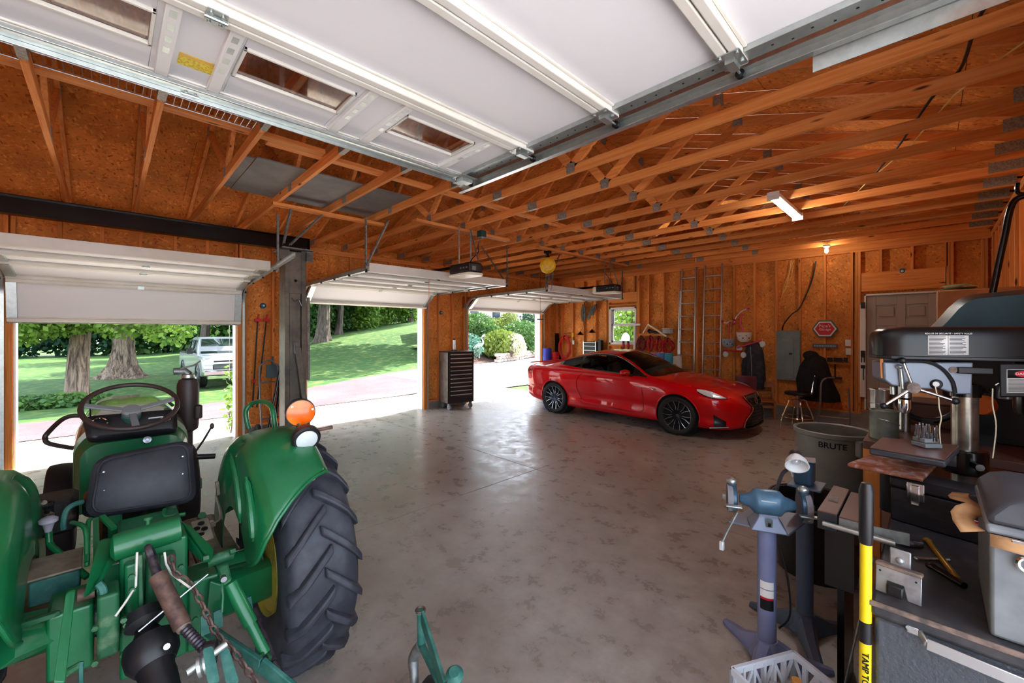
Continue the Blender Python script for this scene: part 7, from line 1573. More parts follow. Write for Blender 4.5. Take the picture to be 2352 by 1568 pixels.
# ---- plastic wrapped tray
tray = thing('wrapped_tray', 'flat brown tray wrapped in cloudy plastic film', 'tray', (-.12, 2.75, 1.07)); m_, tt_, b_ = nodes_of('film'); b_.inputs['Base Color'].default_value = (*srgb(196, 150, 140), 1); b_.inputs['Roughness'].default_value = .25; n = N(tt_, 'ShaderNodeTexNoise', Scale=14.0, Detail=5.0, Distortion=1.0); tt_.links.new(coords(tt_), n.inputs[0]); tt_.links.new(ramp(tt_, n.outputs[0], [(.38, srgb(150, 84, 56)), (.52, srgb(176, 116, 92)), (.62, srgb(196, 168, 172))]), b_.inputs['Base Color']); bump(tt_, b_, n.outputs[0], .4, .01)
zt_ = 1.066; cr = [onz(u, v, zt_) for u, v in ((1946, 1072), (2034, 1040), (2155, 1070), (2120, 1108))]
MB().loft([[p + Vector((0, 0, z)) + (sum(cr, Vector()) / 4 - p) * i for p in cr] for z, i in ((0, .02), (.008, 0), (.018, .0), (.024, .05))]).build('tray', 'film', tray, bev=.012)
MB().cyl(cr[0].lerp(cr[1], .5).lerp(cr[3], .5) - Vector((0, 0, .2)), cr[0].lerp(cr[1], .5).lerp(cr[3], .5), .05, n=12).build('support', 'black_plastic', tray)
# ---- vise jaw / steel bracket at the corner of the bench
c = onz(2062, 1372, .852); t = thing('steel_bracket', 'zinc steel bracket with notched face at the bench corner', 'bracket', c); plain('zinc', srgb(172, 176, 180), .42, .7, col2=srgb(140, 142, 146), ns=16)
def vb(m): m.xf(Matrix.Translation(c) @ Matrix.Scale(.8, 4) @ Matrix.Rotation(-.12, 4, 'Z') @ Matrix.Rotation(-.12, 4, 'X')); return m
MB0 = MB().prism([(-.072, 0), (-.035, 0), (-.035, .055), (.018, .055), (.030, 0), (.072, 0), (.072, .11), (-.072, .11)], 'y', -.004, .004); vb(MB0).build('face_plate', 'zinc', t, bev=.002)
vb(MB().bx(-.074, .074, -.012, .03, .108, .124)).build('flange', 'rust_edge', t, bev=.004); vb(MB().bx(-.034, .034, .028, .036, .118, .19)).build('upright', 'zinc', t, bev=.004); vb(MB().ell((0, .026, .145), (.014, .01, .014), 12, 8)).build('bolt', 'zinc', t)
for x in (-.058, .055): vb(MB().cyl((x, -.0045, .088), (x, -.004, .088), .004, n=10)).build('hole', 'black_matte', t)
vb(MB().bx(-.03, .02, -.03, .0, .005, .05)).build('pad', 'black_plastic', t, bev=.004)
for (u0, v0, u1, v1, lab, mt, r_) in ((2130, 1240, 2200, 1330, 'brass coloured bar lying on the job box', 'badge_gold', .010), (2105, 1282, 2180, 1285, 'thin steel rod lying on the job box', 'steel', .006), (2085, 1245, 2118, 1250, 'dark socket wrench lying on the job box', 'oily_steel', .016), (2140, 1300, 2215, 1345, 'black pry bar lying on the job box', 'black_steel', .012)):
    a, b = onz(u0, v0, .852 + r_), onz(u1, v1, .852 + r_); t = thing('hand_tool', lab, 'hand tool', a); MB().cyl(a, b, r_, n=10).build('bar', mt, t); MB().ell(a, (r_ * 1.6, r_ * 1.6, r_ * .95), 12, 8).build('head', mt, t)
# ---- yellow tamp bar
a = Vector((-.178, 1.79, 0)); d = 1.40; top = onz(1990, 1106, 1.24); t = thing('tamping_bar', 'yellow and black long tamping bar leaning on the job box', 'digging bar', (-.178, 1.76, 0)); b0 = Vector((top.x - .004, top.y - .03, .0)); plain('tamp_yellow', srgb(236, 206, 20), .35)
P = lambda z: b0.lerp(top, z / 1.24)
MB().cyl(P(0), P(1.04), .0165, n=18).build('shaft', 'tamp_yellow', t); MB().lathe([(.0165, 0), (.019, .01), (.0205, .18), (.014, .205), (.002, .208)], P(1.03), top - b0, 18).build('grip', 'black_plastic', t); MB().cyl(P(.70), P(.77), .0172, n=18).build('band', 'black_plastic', t); MB().cyl(P(.44), P(.50), .0172, n=18).build('band', 'bench_dark', t); MB().cyl(P(0), P(.05), .03, n=18).build('tamp_foot', 'black_steel', t)
vd = (Vector((0, 0, CAMH)) - P(.6)); vd.z = 0; vd.normalize(); sd_ = Vector((-vd.y, vd.x, 0))
text('lettering', 'TAMP TOOL', .026, P(.60) + vd * .0172, (0, 0, -1), sd_, 'ink_black', t, ext=.002)
# grey board leaning behind, cardboard
t = thing('leaning_board', 'grey sheet metal panel leaning against the job box', 'panel', (-.2, 2.0, 0)); MB().add([(-.30, 2.15, 0), (-.30, 2.32, 0), (-.17, 2.32, .80), (-.17, 2.15, .80)], [(0, 1, 2, 3)]).build('sheet', 'galv_dull', t, solid=.006)
# ---- white milk crate
t = thing('milk_crate', 'white plastic milk crate on the floor', 'crate', (-.42, 2.05, 0)); plain('crate_white', srgb(206, 208, 214), .45); c = onz(1822, 1494, .30); M_ = Matrix.Translation((c.x, c.y, 0)) @ Matrix.Rotation(-.50, 4, 'Z'); S_ = .34
def cr_(m, n_, **k): m.xf(M_); return m.build(n_, 'crate_white', t, **k)
cr_(MB().bx(0, S_, -S_, 0, 0, .012), 'bottom')
for (a, b) in (((0, 0), (S_, 0)), ((0, -S_), (S_, -S_)), ((0, 0), (0, -S_)), ((S_, 0), (S_, -S_))):
    A2, B2 = Vector((*a, 0)), Vector((*b, 0)); wp = MB()
    for z, hh in ((.285, .03), (.15, .02), (.02, .04)): wp.bar(A2 + Vector((0, 0, z)), B2 + Vector((0, 0, z)), .014, hh)
    for k in range(7): p = A2.lerp(B2, k / 6); wp.bar(p, p + Vector((0, 0, .29)), .012, .02)
    for k in range(6): p, r2 = A2.lerp(B2, k / 6), A2.lerp(B2, (k + 1) / 6); wp.bar(p + Vector((0, 0, .16 if k % 2 else .28)), r2 + Vector((0, 0, .28 if k % 2 else .16)), .008, .012)
    cr_(wp, 'side_wall')
for x, y, mt, lab, rr_ in ((.09, -.09, 'foam_or', 'orange capped bottle in the milk crate', .04), (.17, -.07, 'bottle_gray', 'grey bottle in the milk crate', .045), (.08, -.2, 'bottle_gray', 'second grey bottle in the milk crate', .04)):
    if mt not in MT: plain(mt, srgb(214, 150, 70) if mt == 'foam_or' else srgb(150, 150, 150), .5)
    p = M_ @ Vector((x, y, .013)); s2 = thing('bottle', lab, 'bottle', p); MB().lathe([(rr_, 0), (rr_, .17), (rr_ * .5, .21), (rr_ * .4, .225)], p, n=20).build('body', mt, s2); MB().cyl(p + Vector((0, 0, .225)), p + Vector((0, 0, .25)), rr_ * .45, n=14).build('cap', mt, s2)
# ---- bench grinder on pedestal
plain('grinder_blue', srgb(70, 104, 128), .35, .2, col2=srgb(90, 126, 150), ns=10); plain('ped_blue', srgb(132, 140, 178), .4, col2=srgb(118, 126, 164), ns=4); plain('ped_dark', srgb(82, 96, 116), .45); plain('guard_blue', srgb(58, 84, 104), .3, .3); plain('stone_gray', srgb(130, 128, 132), .9); plain('stand_gray', srgb(116, 124, 142), .42, .3)
def pedestal(lab, c, zt, rad, mat, rz):
    t = thing('pedestal_stand', lab, 'tool stand', (c.x, c.y, 0)); MB().cyl((c.x, c.y, .06), (c.x, c.y, zt), rad, n=28).build('column', mat, t)
    b = MB().lathe([(rad * 1.9, .02), (rad * 1.5, .06), (rad * 1.12, .12)], (c.x, c.y, 0), n=24).build('base_hub', mat, t)
    for k in range(3):
        a = rz + k * 2.094; d_ = Vector((math.cos(a), math.sin(a), 0)); MB().loft([[Vector((c.x, c.y, 0)) + d_ * r2 + Vector((-d_.y, d_.x, 0)) * w2 * s3 + Vector((0, 0, z2)) for s3, z2 in ((1, 0), (1, h2 * .5), (.5, h2), (-.5, h2), (-1, h2 * .5), (-1, 0))] for r2, w2, h2 in ((rad * .8, .05, .12), (.16, .035, .05), (.26, .03, .03), (.30, .018, .022))]).build('foot', mat, b)
    return t
P1 = Vector((-.616, 2.51, 0)); zt = .70
p1 = pedestal('light blue pedestal under the bench grinder', P1, zt, .044, 'ped_blue', 2.6)
plate_c = [onz(u, v, zt) for u, v in ((1673, 1200), (1730, 1165), (1868, 1190), (1812, 1232))]
MB().loft([[p + Vector((0, 0, z)) for p in plate_c] for z in (0, .012)]).build('top_plate', 'stand_gray', p1, bev=.003)
vd = Vector((-P1.x, -P1.y, 0)).normalized(); sd_ = Vector((-vd.y, vd.x, 0))
for z0, z1, mt in ((.40, .44, 'ink_white'), (.355, .395, 'ink_white'), (.345, .357, 'sign_red'), (.29, .345, 'ink_black')):
    MB().grid(lambda u, v: P1 + (vd * math.cos((u - .5) * 1.5) + sd_ * math.sin((u - .5) * 1.5)) * .0446 + Vector((0, 0, z0 + (z1 - z0) * v)), 8, 1).build('sticker', mt, p1)
MB().tube([P1 + Vector((.05, .03, .62)), P1 + Vector((.09, .03, .45)), P1 + Vector((.10, .02, .28)), P1 + Vector((.055, .0, .2))], .005, 6, smooth=5).build('power_cord', 'black_plastic', p1)
gc = ony(1775, 1147, 2.51); gr = thing('bench_grinder', 'blue double wheel bench grinder on its pedestal', 'bench grinder', (P1.x, 2.51, zt + .012))
gl, grr = onz(1700, 1135, .86), onz(1850, 1155, .86); gx = (grr - gl).normalized(); gl = Vector((P1.x, P1.y, .845)) - gx * .17; grr = Vector((P1.x, P1.y, .845)) + gx * .17
cen = Vector((P1.x, P1.y, .845)); gy = Vector((-gx.y, gx.x, 0))
MB().lathe([(.02, -.13), (.03, -.11), (.04, -.08), (.062, -.06), (.066, -.045), (.066, .045), (.062, .06), (.04, .08), (.03, .11), (.02, .13)], cen, gx, 30).build('motor', 'grinder_blue', gr)
MB().box(cen - gy * .060 + Vector((0, 0, .012)), (.07, .004, .03), (0, 0, math.atan2(gx.y, gx.x))).build('name_plate', 'galv', gr)
ped = MB().loft([[cen + gx * a * k + gy * b * k2 + Vector((0, 0, z)) for a, b in ((-1, -1), (1, -1), (1, 1), (-1, 1))] for z, k, k2 in ((-.133, .085, .075), (-.12, .08, .07), (-.07, .05, .05), (-.05, .045, .05))]).build('foot_casting', 'stand_gray', gr, bev=.006)
MB().box(cen - gy * .065 + Vector((0, 0, -.09)), (.03, .01, .05), (.3, 0, math.atan2(gx.y, gx.x))).build('switch_plate', 'galv', ped); MB().box(cen - gy * .073 + Vector((0, 0, -.09)), (.012, .012, .02), (.3, 0, math.atan2(gx.y, gx.x))).build('switch', 'black_plastic', ped)
for s_ in (-1, 1):
    wc = cen + gx * (.165 * s_); gd = MB().lathe([(.02, -.022), (.072, -.022), (.078, -.016), (.078, .016), (.072, .022), (.02, .022)], wc + gy * .008, gx, 32).build('wheel_guard', 'guard_blue', gr); MB().lathe([(.015, -.012), (.07, -.013), (.072, 0), (.07, .013), (.015, .012)], wc - gy * .012 + gx * (.012 * s_), gx, 32).build('grinding_wheel', 'stone_gray', gr); MB().lathe([(.01, 0), (.022, .002), (.016, .016), (.004, .018)], wc + gx * (.03 * s_), gx * s_, 16).build('wheel_nut', 'galv', gr)
    MB().box(wc - gy * .095 + Vector((0, 0, -.012)), (.075, .03, .008), (0, 0, math.atan2(gx.y, gx.x))).build('tool_rest', 'galv', gr, bev=.002); MB().bar(wc - gy * .085 + Vector((0, 0, -.016)), wc - gy * .05 + Vector((0, 0, -.06)), .03, .006).build('rest_arm', 'galv_dull', gr); MB().ell(wc + gy * .01 + Vector((0, 0, .085)), (.026, .026, .02), 14, 8).build('guard_cap', 'galv', gr)
MB().tube([gl + Vector((.05, -.06, -.05)), gl + Vector((.02, -.12, -.14)), gl + Vector((.0, -.14, -.2))], .006, 6).build('power_lead', 'galv_dull', gr); MB().box(gl + Vector((.0, -.14, -.215)), (.022, .022, .045)).build('plug', 'lamp_clear', gr, bev=.004)
# eye lamp on a gooseneck
tip = ony(1828, 1053, 2.62); lm = thing('gooseneck_lamp', 'gooseneck lamp with white cone shade behind the grinder', 'lamp', cen + Vector((.03, .05, .06)))
MB().tube([cen + Vector((.03, .06, .05)), cen + Vector((.05, .1, .14)), tip + Vector((-.02, .03, -.05)), tip + Vector((-.005, .02, .005))], .009, 8, smooth=5).build('gooseneck', 'black_plastic', lm)
ld = Vector((.25, -.75, -.55)).normalized(); MB().lathe([(.02, -.03), (.03, -.01), (.05, .02), (.055, .05), (.05, .05), (.03, .01), (.018, -.005)], tip, ld, 26).build('shade', 'white_plastic', lm, ang=50); MB().lathe([(.022, -.045), (.03, -.03), (.03, -.005)], tip, ld, 18).build('socket', 'brown_plastic', lm); MB().ell(tip + ld * .015, (.02, .02, .02), 14, 10).build('bulb', 'lamp_clear', lm)
# ---- second pedestal with vise and belt sander boxes
P2 = Vector((-.519, 2.90, 0)); p2 = pedestal('dark grey blue pedestal behind the grinder', P2, .86, .042, 'ped_dark', .9)
z2 = .86; MB().bx(P2.x - .07, P2.x + .09, P2.y - .09, P2.y + .09, z2, z2 + .012).build('top_plate', 'ped_dark', p2, bev=.003)
sn = thing('sander_shield', 'dark steel sander head with clear folded eye shield', 'sander', (P2.x, P2.y, z2 + .012)); c = Vector((P2.x, P2.y, z2 + .012))
MB().rbox(c + Vector((0, 0, .07)), (.09, .12, .14), .02).build('housing', 'guard_blue', sn, bev=.004); MB().bar(c + Vector((-.06, -.07, .15)), c + Vector((.06, -.05, .155)), .09, .006).build('eye_shield', 'clear_plastic', sn); MB().tube([c + Vector((-.05, -.06, .14)), c + Vector((-.055, -.07, .08)), c + Vector((-.045, -.07, .04))], .005, 6).build('bracket_wire', 'galv', sn)
br_ = thing('belt_sander', 'brown topped steel machine boxes beside the grinder', 'machine', (-.33, 2.72, .8)); plain('machine_brown', srgb(94, 62, 52), .4)
zt3 = .93; Q = [onz(u, v, zt3) for u, v in ((1877, 1172), (1915, 1115), (1951, 1125), (1923, 1182))]; MB().loft([[p + Vector((0, 0, z)) for p in Q] for z in (-.08, -.003)]).build('box', 'black_plastic', br_, bev=.002); MB().loft([[p + Vector((0, 0, z)) for p in Q] for z in (-.003, .003)]).build('top', 'machine_brown', br_, bev=.002)
Q2 = [onz(u, v, zt3 - .012) for u, v in ((1926, 1187), (1954, 1130), (1990, 1138), (1972, 1199))]; MB().loft([[p + Vector((0, 0, z)) for p in Q2] for z in (-.06, -.003)]).build('box', 'galv_dull', br_, bev=.002); MB().loft([[p + Vector((0, 0, z)) for p in Q2] for z in (-.003, .003)]).build('top', 'machine_brown', br_, bev=.002)
e = [onz(u, v, zt3 + .004) for u, v in ((1905, 1137), (1927, 1142), (1924, 1154), (1902, 1149))]; MB().loft([[p + Vector((0, 0, z)) for p in e] for z in (0, .002)]).build('name_plate', 'rust_edge', br_); MB().cyl(Q[0].lerp(Q[3], .3) + Vector((0, -.006, -.05)), Q2[3] + Vector((.12, -.03, -.04)), .012, n=12).build('guide_rod', 'galv', br_); MB().bar(Q2[3] + Vector((0, 0, -.03)), Q2[3] + Vector((.16, .03, -.03)), .006, .05).build('fence', 'galv_dull', br_)
MB().bx(Q[0].x + .02, Q2[2].x - .01, Q[0].y + .05, Q[1].y + .02, .58, zt3 - .085).build('motor_base', 'black_steel', br_); MB().bx(Q[0].x + .06, Q2[2].x - .05, Q[0].y + .1, Q[1].y - .02, 0, .58).build('stand', 'black_steel', br_)
# dark tub behind
c = Vector((-.60, 3.74, 0)); t = thing('plastic_tub', 'low black plastic tub beside the trash can', 'tub', c); MB().lathe([(.24, 0), (.28, .5), (.30, .5), (.30, .52), (.27, .52), (.23, .03), (0, .03)], c, n=32).build('shell', 'black_plastic', t); MB().torus(c + Vector((0, 0, .515)), .295, .012, (0, 0, 1), 32, 6).build('rim', 'black_plastic', t)
# ---- drill press (floor standing)
C0 = Vector((.112, 2.97, 0)); _c, _s = math.cos(math.radians(26)), math.sin(math.radians(26)); ux = Vector((rx * _c - fx * _s, ry * _c - fy * _s, 0)); uy = Vector((rx * _s + fx * _c, ry * _s + fy * _c, 0))           # machine axes: spindle arm along -ux
dp_ = thing('drill_press', 'floor standing black drill press with grey head casting', 'drill press', C0); plain('press_gray', srgb(128, 138, 152), .42, .1, bs=.2, bns=80, bd=.002); plain('cover_black', srgb(30, 30, 31), .3, .2); plain('column_steel', srgb(150, 144, 134), .28, .85, col2=srgb(110, 104, 96), ns=10)
def D(a, b, z): return C0 + ux * a + uy * b + Vector((0, 0, z))
def dbox(m, a0, a1, b0, b1, z0, z1): return m.add([D(a, b, z) for a in (a0, a1) for b in (b0, b1) for z in (z0, z1)], [(0, 1, 3, 2), (4, 6, 7, 5), (0, 4, 5, 1), (2, 3, 7, 6), (0, 2, 6, 4), (1, 5, 7, 3)])
def DP(u, v, b):                                          # pixel on the plane b behind/before the column
    L0, d0, k = C0.x * rx + C0.y * ry, C0.x * fx + C0.y * fy, (u - CX) / F
    a = (k * (d0 + b * _c) - L0 - b * _s) / (_c + k * _s); dd = d0 - a * _s + b * _c
    return C0 + ux * a + uy * b + Vector((0, 0, CAMH - (v - HY) / F * dd))
def DA(u, b): return (DP(u, HY, b) - C0).dot(ux)
MB().cyl(D(0, 0, .05), D(0, 0, 1.5), .047, n=32).build('column', 'column_steel', dp_); dbox(MB(), -.10, .16, -.08, .30, .0, .05).build('base', 'black_steel', dp_, bev=.01)
MB().cyl(D(0, 0, 1.44), D(0, 0, 1.5), .056, n=28).build('column_collar', 'black_steel', dp_)
hd_ = MB().loft([[DP(u, v, b) for u, v in ((2030, 832), (2032, 872), (2048, 884), (2078, 890), (2130, 893), (2160, 893), (2200, 905), (2232, 905), (2236, 832))] for b in (-.09,)] + [[p + uy * .18 for p in [DP(u, v, -.09) for u, v in ((2030, 832), (2032, 872), (2048, 884), (2078, 890), (2130, 893), (2160, 893), (2200, 905), (2232, 905), (2236, 832))]]]).build('head', 'press_gray', dp_, bev=.006)
MB().tube([DP(u, v, -.094) for u, v in ((2030, 826), (2100, 828), (2140, 834), (2168, 850), (2188, 876), (2194, 902))], .008, 8, smooth=5).build('belt_guard_rib', 'black_plastic', hd_)
MB().lathe([(.020, 0), (.024, .004), (.018, .014), (.01, .016)], DP(2150, 882, -.09), -uy, 18).build('depth_dial', 'black_plastic', hd_); MB().cyl(DP(2150, 882, -.106), DP(2150, 882, -.110), .012, n=14).build('dial_face', 'paper', hd_)
MB().cyl(DP(2190, 849, -.09), DP(2190, 849, -.10), .014, n=14).build('dial', 'rust_edge', hd_); MB().bar(DP(2198, 850, -.10), DP(2280, 852, -.10), .02, .03).build('tension_lever', 'black_plastic', hd_, bev=.004); MB().bar(DP(2025, 824, -.06), DP(2027, 868, -.06), .006, .012).build('edge_trim', 'chrome', hd_)
cv = MB(); rings = []
al = DA(2020, -.10)
for da, k in ((0, .45), (.012, .68), (.04, .86), (.10, 1), (.4, 1), (.78, 1), (.82, .9)):
    ring = []
    for q_ in range(17):
        th = math.pi * q_ / 16; cb2, sb2 = math.cos(th), math.sin(th); e_ = .38
        ring.append(D(al + da, -.12 * k * math.copysign(abs(cb2) ** e_, cb2), 1.635 + .143 * (k ** .4) * sb2 ** e_))
    rings.append(ring)
cov = cv.loft(rings).build('belt_cover', 'cover_black', dp_, ang=50); MB().loft([[D(al + q0, q1, z) for q0, q1 in ((.0, -.06), (.04, -.11), (.10, -.123), (.82, -.123), (.82, .123), (.10, .123), (.04, .11), (.0, .06))] for z in (1.618, 1.636)]).build('cover_rim', 'black_plastic', dp_, bev=.004)
def quad(name, u0, v0, u1, v1, b, mat, par): return MB().add([DP(u0, v0, b), DP(u1, v0, b), DP(u1, v1, b), DP(u0, v1, b)], [(0, 1, 2, 3)]).build(name, mat, par, solid=.0006)
lb = quad('safety_label', 2131, 770, 2225, 815, -.1215, 'paper', dp_); quad('label_header', 2131, 762, 2225, 770, -.1215, 'ink_black', lb)
text('lettering', 'RÈGLES DE SÉCURITÉ - SAFETY RULES', .0098, DP(2178, 766, -.1222), ux, (0, 0, 1), 'ink_white', lb, ext=.0002)
tl_ = MB(); rr = random.Random(6)
for col_ in range(2):
    for k in range(14):
        u0 = 2134 + col_ * 47; v0 = 773 + k * 3; u1 = u0 + rr.uniform(26, 41); tl_.add([DP(u0, v0, -.1222), DP(u1, v0, -.1222), DP(u1, v0 + 1.2, -.1222), DP(u0, v0 + 1.2, -.1222)], [(0, 1, 2, 3)])
o = tl_.build('fine_print', 'ink_black', lb); o['kind'] = 'stuff'; quad('fold_line', 2177.5, 770, 2178.5, 815, -.1220, 'gray_plastic', lb)
sp0 = DP(2078, 890, 0); MB().cyl(sp0 + Vector((0, 0, .02)), sp0 - Vector((0, 0, .05)), .026, n=20).build('quill', 'steel', dp_); MB().lathe([(.012, 0), (.026, -.01), (.028, -.05), (.02, -.075), (.008, -.08)], sp0 - Vector((0, 0, .05)), (0, 0, 1), 20).build('chuck', 'chrome', dp_)
hub = DP(2097, 890, -.125); fh = MB().cyl(hub + uy * .04, hub - uy * .012, .026, n=20).build('feed_hub', 'rust_edge', dp_)
for u, v in ((2073, 828), (2029, 932), (2194, 921)):
    e_ = DP(u, v, -.135); h2 = MB().cyl(hub, e_, .0075, n=10).build('feed_handle', 'chrome', fh); MB().ell(e_, (.016, .016, .016), 14, 10).build('ball_knob', 'black_plastic', h2)
MB().cyl(DP(2068, 840, -.10), DP(2073, 892, -.10), .009, n=10).build('depth_stop', 'galv', dp_); MB().ell(DP(2067, 842, -.10), (.016, .016, .012), 12, 8).build('depth_nut', 'galv', dp_); MB().cyl(DP(2050, 888, -.05), DP(2050, 905, -.05), .010, n=10).build('feed_lock', 'galv', dp_)
tz = 1.225; TB = [onz(u, v, tz) for u, v in ((1996, 1026), (2172, 1056), (2205, 1022), (2025, 1003))]
MB().loft([[p + Vector((0, 0, z)) for p in TB] for z in (-.035, -.006)]).build('table', 'bench_dark', dp_, bev=.008); MB().loft([[p.lerp(sum(TB, Vector()) / 4, .02) + Vector((0, 0, z)) for p in TB] for z in (-.006, .0)]).build('table_board', 'machine_brown', dp_, bev=.002)
MB().cyl(D(0, 0, 1.07), D(0, 0, 1.185), .08, n=24).bar(D(-.25, 0, 1.15), D(0, 0, 1.13), .12, .07).build('table_bracket', 'black_steel', dp_, bev=.006); MB().cyl(D(.0, -.13, 1.13), D(.0, -.05, 1.13), .016, n=10).build('lock_handle', 'black_steel', dp_)
MB().lathe([(.03, -.14), (.085, -.13), (.09, -.11), (.09, .10), (.08, .12), (.03, .13)], D(.26, .0, 1.50), (0, 0, 1), 28).build('motor', 'black_steel', dp_); cp2 = DP(2308, 905, -.08); MB().lathe([(.025, -.02), (.03, .0), (.03, .04), (.02, .05)], cp2, (0, 0, 1), 20).build('capacitor', 'steel', dp_)
sw_ = MB().loft([[DP(u, v, b) for u, v in ((2296, 835), (2420, 835), (2420, 912), (2296, 912))] for b in (-.13, -.10)]).build('switch_box', 'black_plastic', dp_, bev=.006); dl = quad('danger_label', 2312, 848, 2400, 902, -.1312, 'paper', sw_); quad('label_header', 2314, 849, 2398, 868, -.1322, 'ink_black', dl)
ovc = DP(2356, 859, -.1326); MB().loft([[ovc + ux * (.035 * math.cos(q_ * math.pi / 12)) + Vector((0, 0, .014 * math.sin(q_ * math.pi / 12))) + uy * k for q_ in range(24)] for k in (0, -.001)]).build('danger_oval', 'sign_red', dl); text('lettering', 'DANGER', .016, ovc - uy * .0016, ux, (0, 0, 1), 'ink_white', dl, ext=.0003)
tl_ = MB()
for k in range(10): v0 = 871 + 3 * k; u1 = 2316 + rr.uniform(50, 80); tl_.add([DP(2316, v0, -.1322), DP(u1, v0, -.1322), DP(u1, v0 + 1.2, -.1322), DP(2316, v0 + 1.2, -.1322)], [(0, 1, 2, 3)])
o = tl_.build('fine_print', 'ink_black', dl); o['kind'] = 'stuff'
for pts in ([(2148, 886), (2152, 905), (2156, 915), (2157, 935), (2162, 960), (2158, 985), (2162, 1040)], [(2280, 892), (2280, 930), (2288, 980), (2280, 1052)]):
    MB().tube([DP(u, v, -.13) for u, v in pts], .0025, 6, smooth=4).build('chuck_key_cord', 'cream', dp_)
# drill index on the table
bs = onz(2128, 1026, 1.225); t = thing('drill_index', 'stepped drill bit stand full of steel bits', 'drill bit set', bs)
for k in range(3): MB().box(bs + Vector((0, 0, .012 + .02 * k)) + uy * (.01 * k), (.075 - .012 * k, .07 - .012 * k, .018), (0, 0, YAW)).build('tier', 'gray_plastic', t, bev=.002)
rr = random.Random(12)
for k in range(12): p = bs + ux * (-.03 + .012 * (k % 6)) + uy * (.01 if k > 5 else -.012); MB().cyl(p + Vector((0, 0, .03)), p + Vector((rr.uniform(-.004, .004), 0, .09 + .02 * rr.random())), .0035, n=8).build('drill_bit', 'chrome', t)
# ---- side bench along the right wall with clutter
sb_ = thing('side_bench', 'rough wooden bench along the right wall behind the drill press', 'workbench', (.2, 4.6, 0)); MB().bx(-.30, .64, 3.35, 7.0, 1.03, 1.08).build('top', 'machine_brown', sb_, bev=.004)
for x, y in ((-.26, 3.4), (.6, 3.4), (-.26, 6.9), (.6, 6.9), (-.26, 5.2), (.6, 5.2)): MB().bx(x - .04, x + .04, y - .04, y + .04, 0, 1.03).build('leg', 'pine_z', sb_)
MB().bx(-.28, .62, 3.45, 6.9, .35, .38).build('shelf', 'machine_brown', sb_)
plain('can_green', srgb(126, 134, 120), .4, .3, col2=srgb(96, 104, 96), ns=9); plain('can_silver', srgb(190, 190, 186), .25, .9)
def can(lab, u, v, y, r_, h_, mat, z0=1.08):
    c = ony(u, v, y); c.z = z0; t = thing('paint_can', lab, 'paint can', c); MB().lathe([(r_, 0), (r_ * 1.02, .004), (r_, .01), (r_, h_ - .012), (r_ * 1.03, h_ - .006), (r_ * 1.03, h_), (r_ * .9, h_), (r_ * .88, h_ - .008), (.002, h_ - .008)], c, n=30).build('shell', mat, t); MB().torus(c + Vector((0, 0, h_ * .6)), r_ * 1.05, .002, (.2, .3, 1), 30, 5).build('bail', 'steel', t); return t
can('grey green paint can with scuffed side on the bench', 2030, 990, 3.50, .072, .18, 'can_green'); can('shiny silver paint can behind the green can', 2024, 930, 3.72, .062, .29, 'can_silver')
can('small silver can beside the drill chuck', 2078, 950, 3.85, .03, .24, 'can_silver')
c = ony(2258, 930, 3.7); t = thing('cord_reel', 'orange cord reel disc behind the drill column', 'reel', (c.x, 3.7, 1.08)); plain('orange', srgb(214, 104, 18), .45); MB().lathe([(.01, -.02), (.055, -.02), (.058, -.015), (.058, .015), (.055, .02), (.01, .02)], Vector((c.x, 3.7, c.z)), (-.5, -.85, .1), 30).build('disc', 'orange', t); MB().box((c.x, 3.74, 1.08 + (c.z - 1.08) / 2), (.1, .1, c.z - 1.08)).build('stand', 'black_steel', t)
rr = random.Random(31)
for k, (x, y, w_, d_, h_, mt, lab) in enumerate([(.05, 4.3, .3, .3, .16, 'machine_brown', 'brown wooden box on the side bench'), (.4, 4.0, .3, .4, .3, 'black_plastic', 'black machine case on the side bench'), (.35, 4.8, .35, .4, .25, 'bench_dark', 'dark grey carton on the side bench'), (-.1, 5.0, .25, .35, .12, 'kraft', 'flat cardboard carton on the side bench'), (.3, 5.6, .4, .5, .35, 'black_plastic', 'large black case at the back of the bench')]):
    t = thing('storage_box', lab, 'box', (x, y, 1.08)); MB().box((x, y, 1.08 + h_ / 2), (w_, d_, h_), (0, 0, rr.uniform(-.2, .2))).build('box', mt, t, bev=.008); MB().box((x, y, 1.08 + h_ + .006), (w_ * 1.03, d_ * 1.03, .012), (0, 0, 0)).build('lid', mt, t, bev=.004)
# steel parts and hose loop on the bench
c = D(-.05, .35, 1.08); t = thing('air_hose', 'dark hose loop hanging behind the drill press', 'hose', (c.x, c.y, 1.08)); MB().torus((-.02, 4.02, 1.30), .16, .02, (-.2, .9, .1), 34, 10).build('loop', 'black_plastic', t); MB().box((-.02, 4.02, 1.11), (.06, .06, .09)).build('foot', 'black_plastic', t)
# ---- cardboard carton, green jar lid and teal wheelbarrow stacked high on the bench
cb_ = thing('cardboard_box', 'tall brown cardboard carton on the side bench', 'carton', (.3, 6.2, 1.08)); plain('cardboard', srgb(172, 122, 84), .8, col2=srgb(156, 108, 72), ns=6); a = ony(2152, 668, 6.0); MB().bx(a.x, .60, 6.0, 6.5, 1.09, a.z).build('carton', 'cardboard', cb_, bev=.006); MB().bx(a.x + .02, .58, 6.02, 6.48, a.z, a.z + .008).build('flap', 'cardboard', cb_)
c = ony(2202, 664, 6.15); t = thing('glass_jar', 'green glass jar lid resting on the carton', 'jar', (c.x, 6.15, a.z + .008)); plain('jar_green', srgb(120, 140, 96), .15, .2); MB().lathe([(.10, 0), (.13, .02), (.13, .04), (.10, .055), (.002, .06)], (c.x, 6.15, a.z + .008), n=28).build('lid', 'jar_green', t); MB().torus((c.x, 6.15, a.z + .035), .132, .006, (0, 0, 1), 28, 6).build('rim', 'chrome', t)
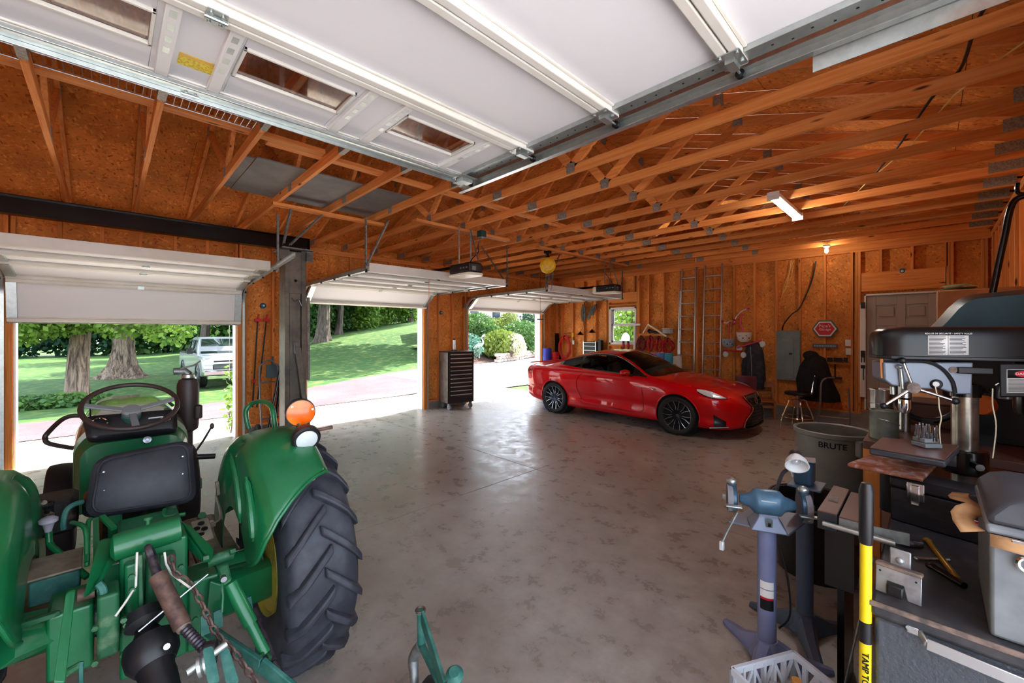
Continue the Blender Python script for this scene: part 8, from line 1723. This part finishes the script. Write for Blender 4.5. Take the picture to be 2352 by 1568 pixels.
wb = thing('wheelbarrow', 'teal wheelbarrow tub tipped over on the bench with black handles', 'wheelbarrow', (.3, 4.4, 1.5)); plain('teal_metal', srgb(10, 58, 72), .35, .2, col2=srgb(14, 70, 84), ns=3)
def U(u, v, y): return ony(u, v, y)
out = [(2126, 760), (2150, 738), (2178, 706), (2200, 688), (2225, 680), (2290, 674), (2352, 668), (2420, 664), (2440, 770)]
rings = []
for y, k in ((3.9, .82), (4.05, .98), (4.3, 1.0), (4.55, .96), (4.62, .8)):
    base = [U(u, v, 4.3) for u, v in out]; cc = Vector((.3, 4.3, 1.78)); rings.append([Vector((cc.x + (p.x - cc.x) * k, y, cc.z + (p.z - cc.z) * (k if p.z > cc.z else 1))) for p in base])
MB().loft(rings).build('tub', 'teal_metal', wb, ang=50)
MB().bx(.1, .6, 4.0, 4.6, 1.39, 1.76).build('crate_support', 'black_plastic', wb)
MB().tube([U(2280, 672, 4.2), U(2295, 600, 4.2), U(2308, 540, 4.2), U(2318, 490, 4.2), U(2330, 462, 4.2), U(2352, 450, 4.2), U(2400, 440, 4.2)], .018, 10, smooth=5).build('handle', 'black_steel', wb); MB().tube([U(2338, 420, 4.4), U(2336, 435, 4.4), U(2345, 445, 4.4), U(2390, 440, 4.4)], .012, 8, smooth=4).build('handle_hook', 'black_steel', wb)
# ---- implement caster at the bottom of the frame
cz = thing('implement_caster', 'green cast implement tail wheel in its fork on the floor', 'caster', (-1.5, .95, 0)); k = Vector((-1.63, 1.01, .45))
top = ony(966, 1400, 1.0); MB().lathe([(.02, 0), (.022, .01), (.017, .015), (.018, .17)], top, (.05, 0, -1), 18).build('spindle', 'green_teal', cz); MB().torus(top, .02, .005, (0, 0, 1), 18, 6).build('spindle_ring', 'rust_steel', cz)
b1 = ony(1020, 1575, .93); MB().bar(top + Vector((.01, 0, -.02)), b1, .014, .06).build('brace', 'green_teal', cz, bev=.003)
f0 = ony(968, 1480, 1.0); f1 = ony(950, 1510, 1.0); f2 = ony(952, 1560, .98); f3 = Vector((f2.x, f2.y, .08)); MB().tube([f0, f1, f2, f3], [.024, .024, .02, .018], 10, smooth=5).build('fork', 'galv_dull', cz)
wc = ony(985, 1545, .97); wc.z = .13; MB().lathe([(.04, -.04), (.11, -.045), (.13, -.03), (.13, .03), (.11, .045), (.04, .04)], wc, (.8, .5, 0), 28).build('wheel', 'rubber_black', cz); MB().cyl(wc - Vector((.06, .04, 0)), wc + Vector((.06, .04, 0)), .02, n=12).build('axle', 'oily_steel', cz); MB().bar(f0, Vector((b1.x, b1.y, b1.z - .02)), .03, .02).build('mount', 'green_teal', cz, bev=.004); c = ony(1045, 1560, .95); MB().lathe([(.03, 0), (.035, .03), (.02, .05)], Vector((c.x, c.y, c.z)), (.3, -.3, 1), 16).build('hub_cap', 'green_teal', cz); MB().cyl(Vector((c.x, c.y, c.z)), Vector((b1.x, b1.y, b1.z - .05)), .015, n=10).build('hub_arm', 'green_teal', cz)
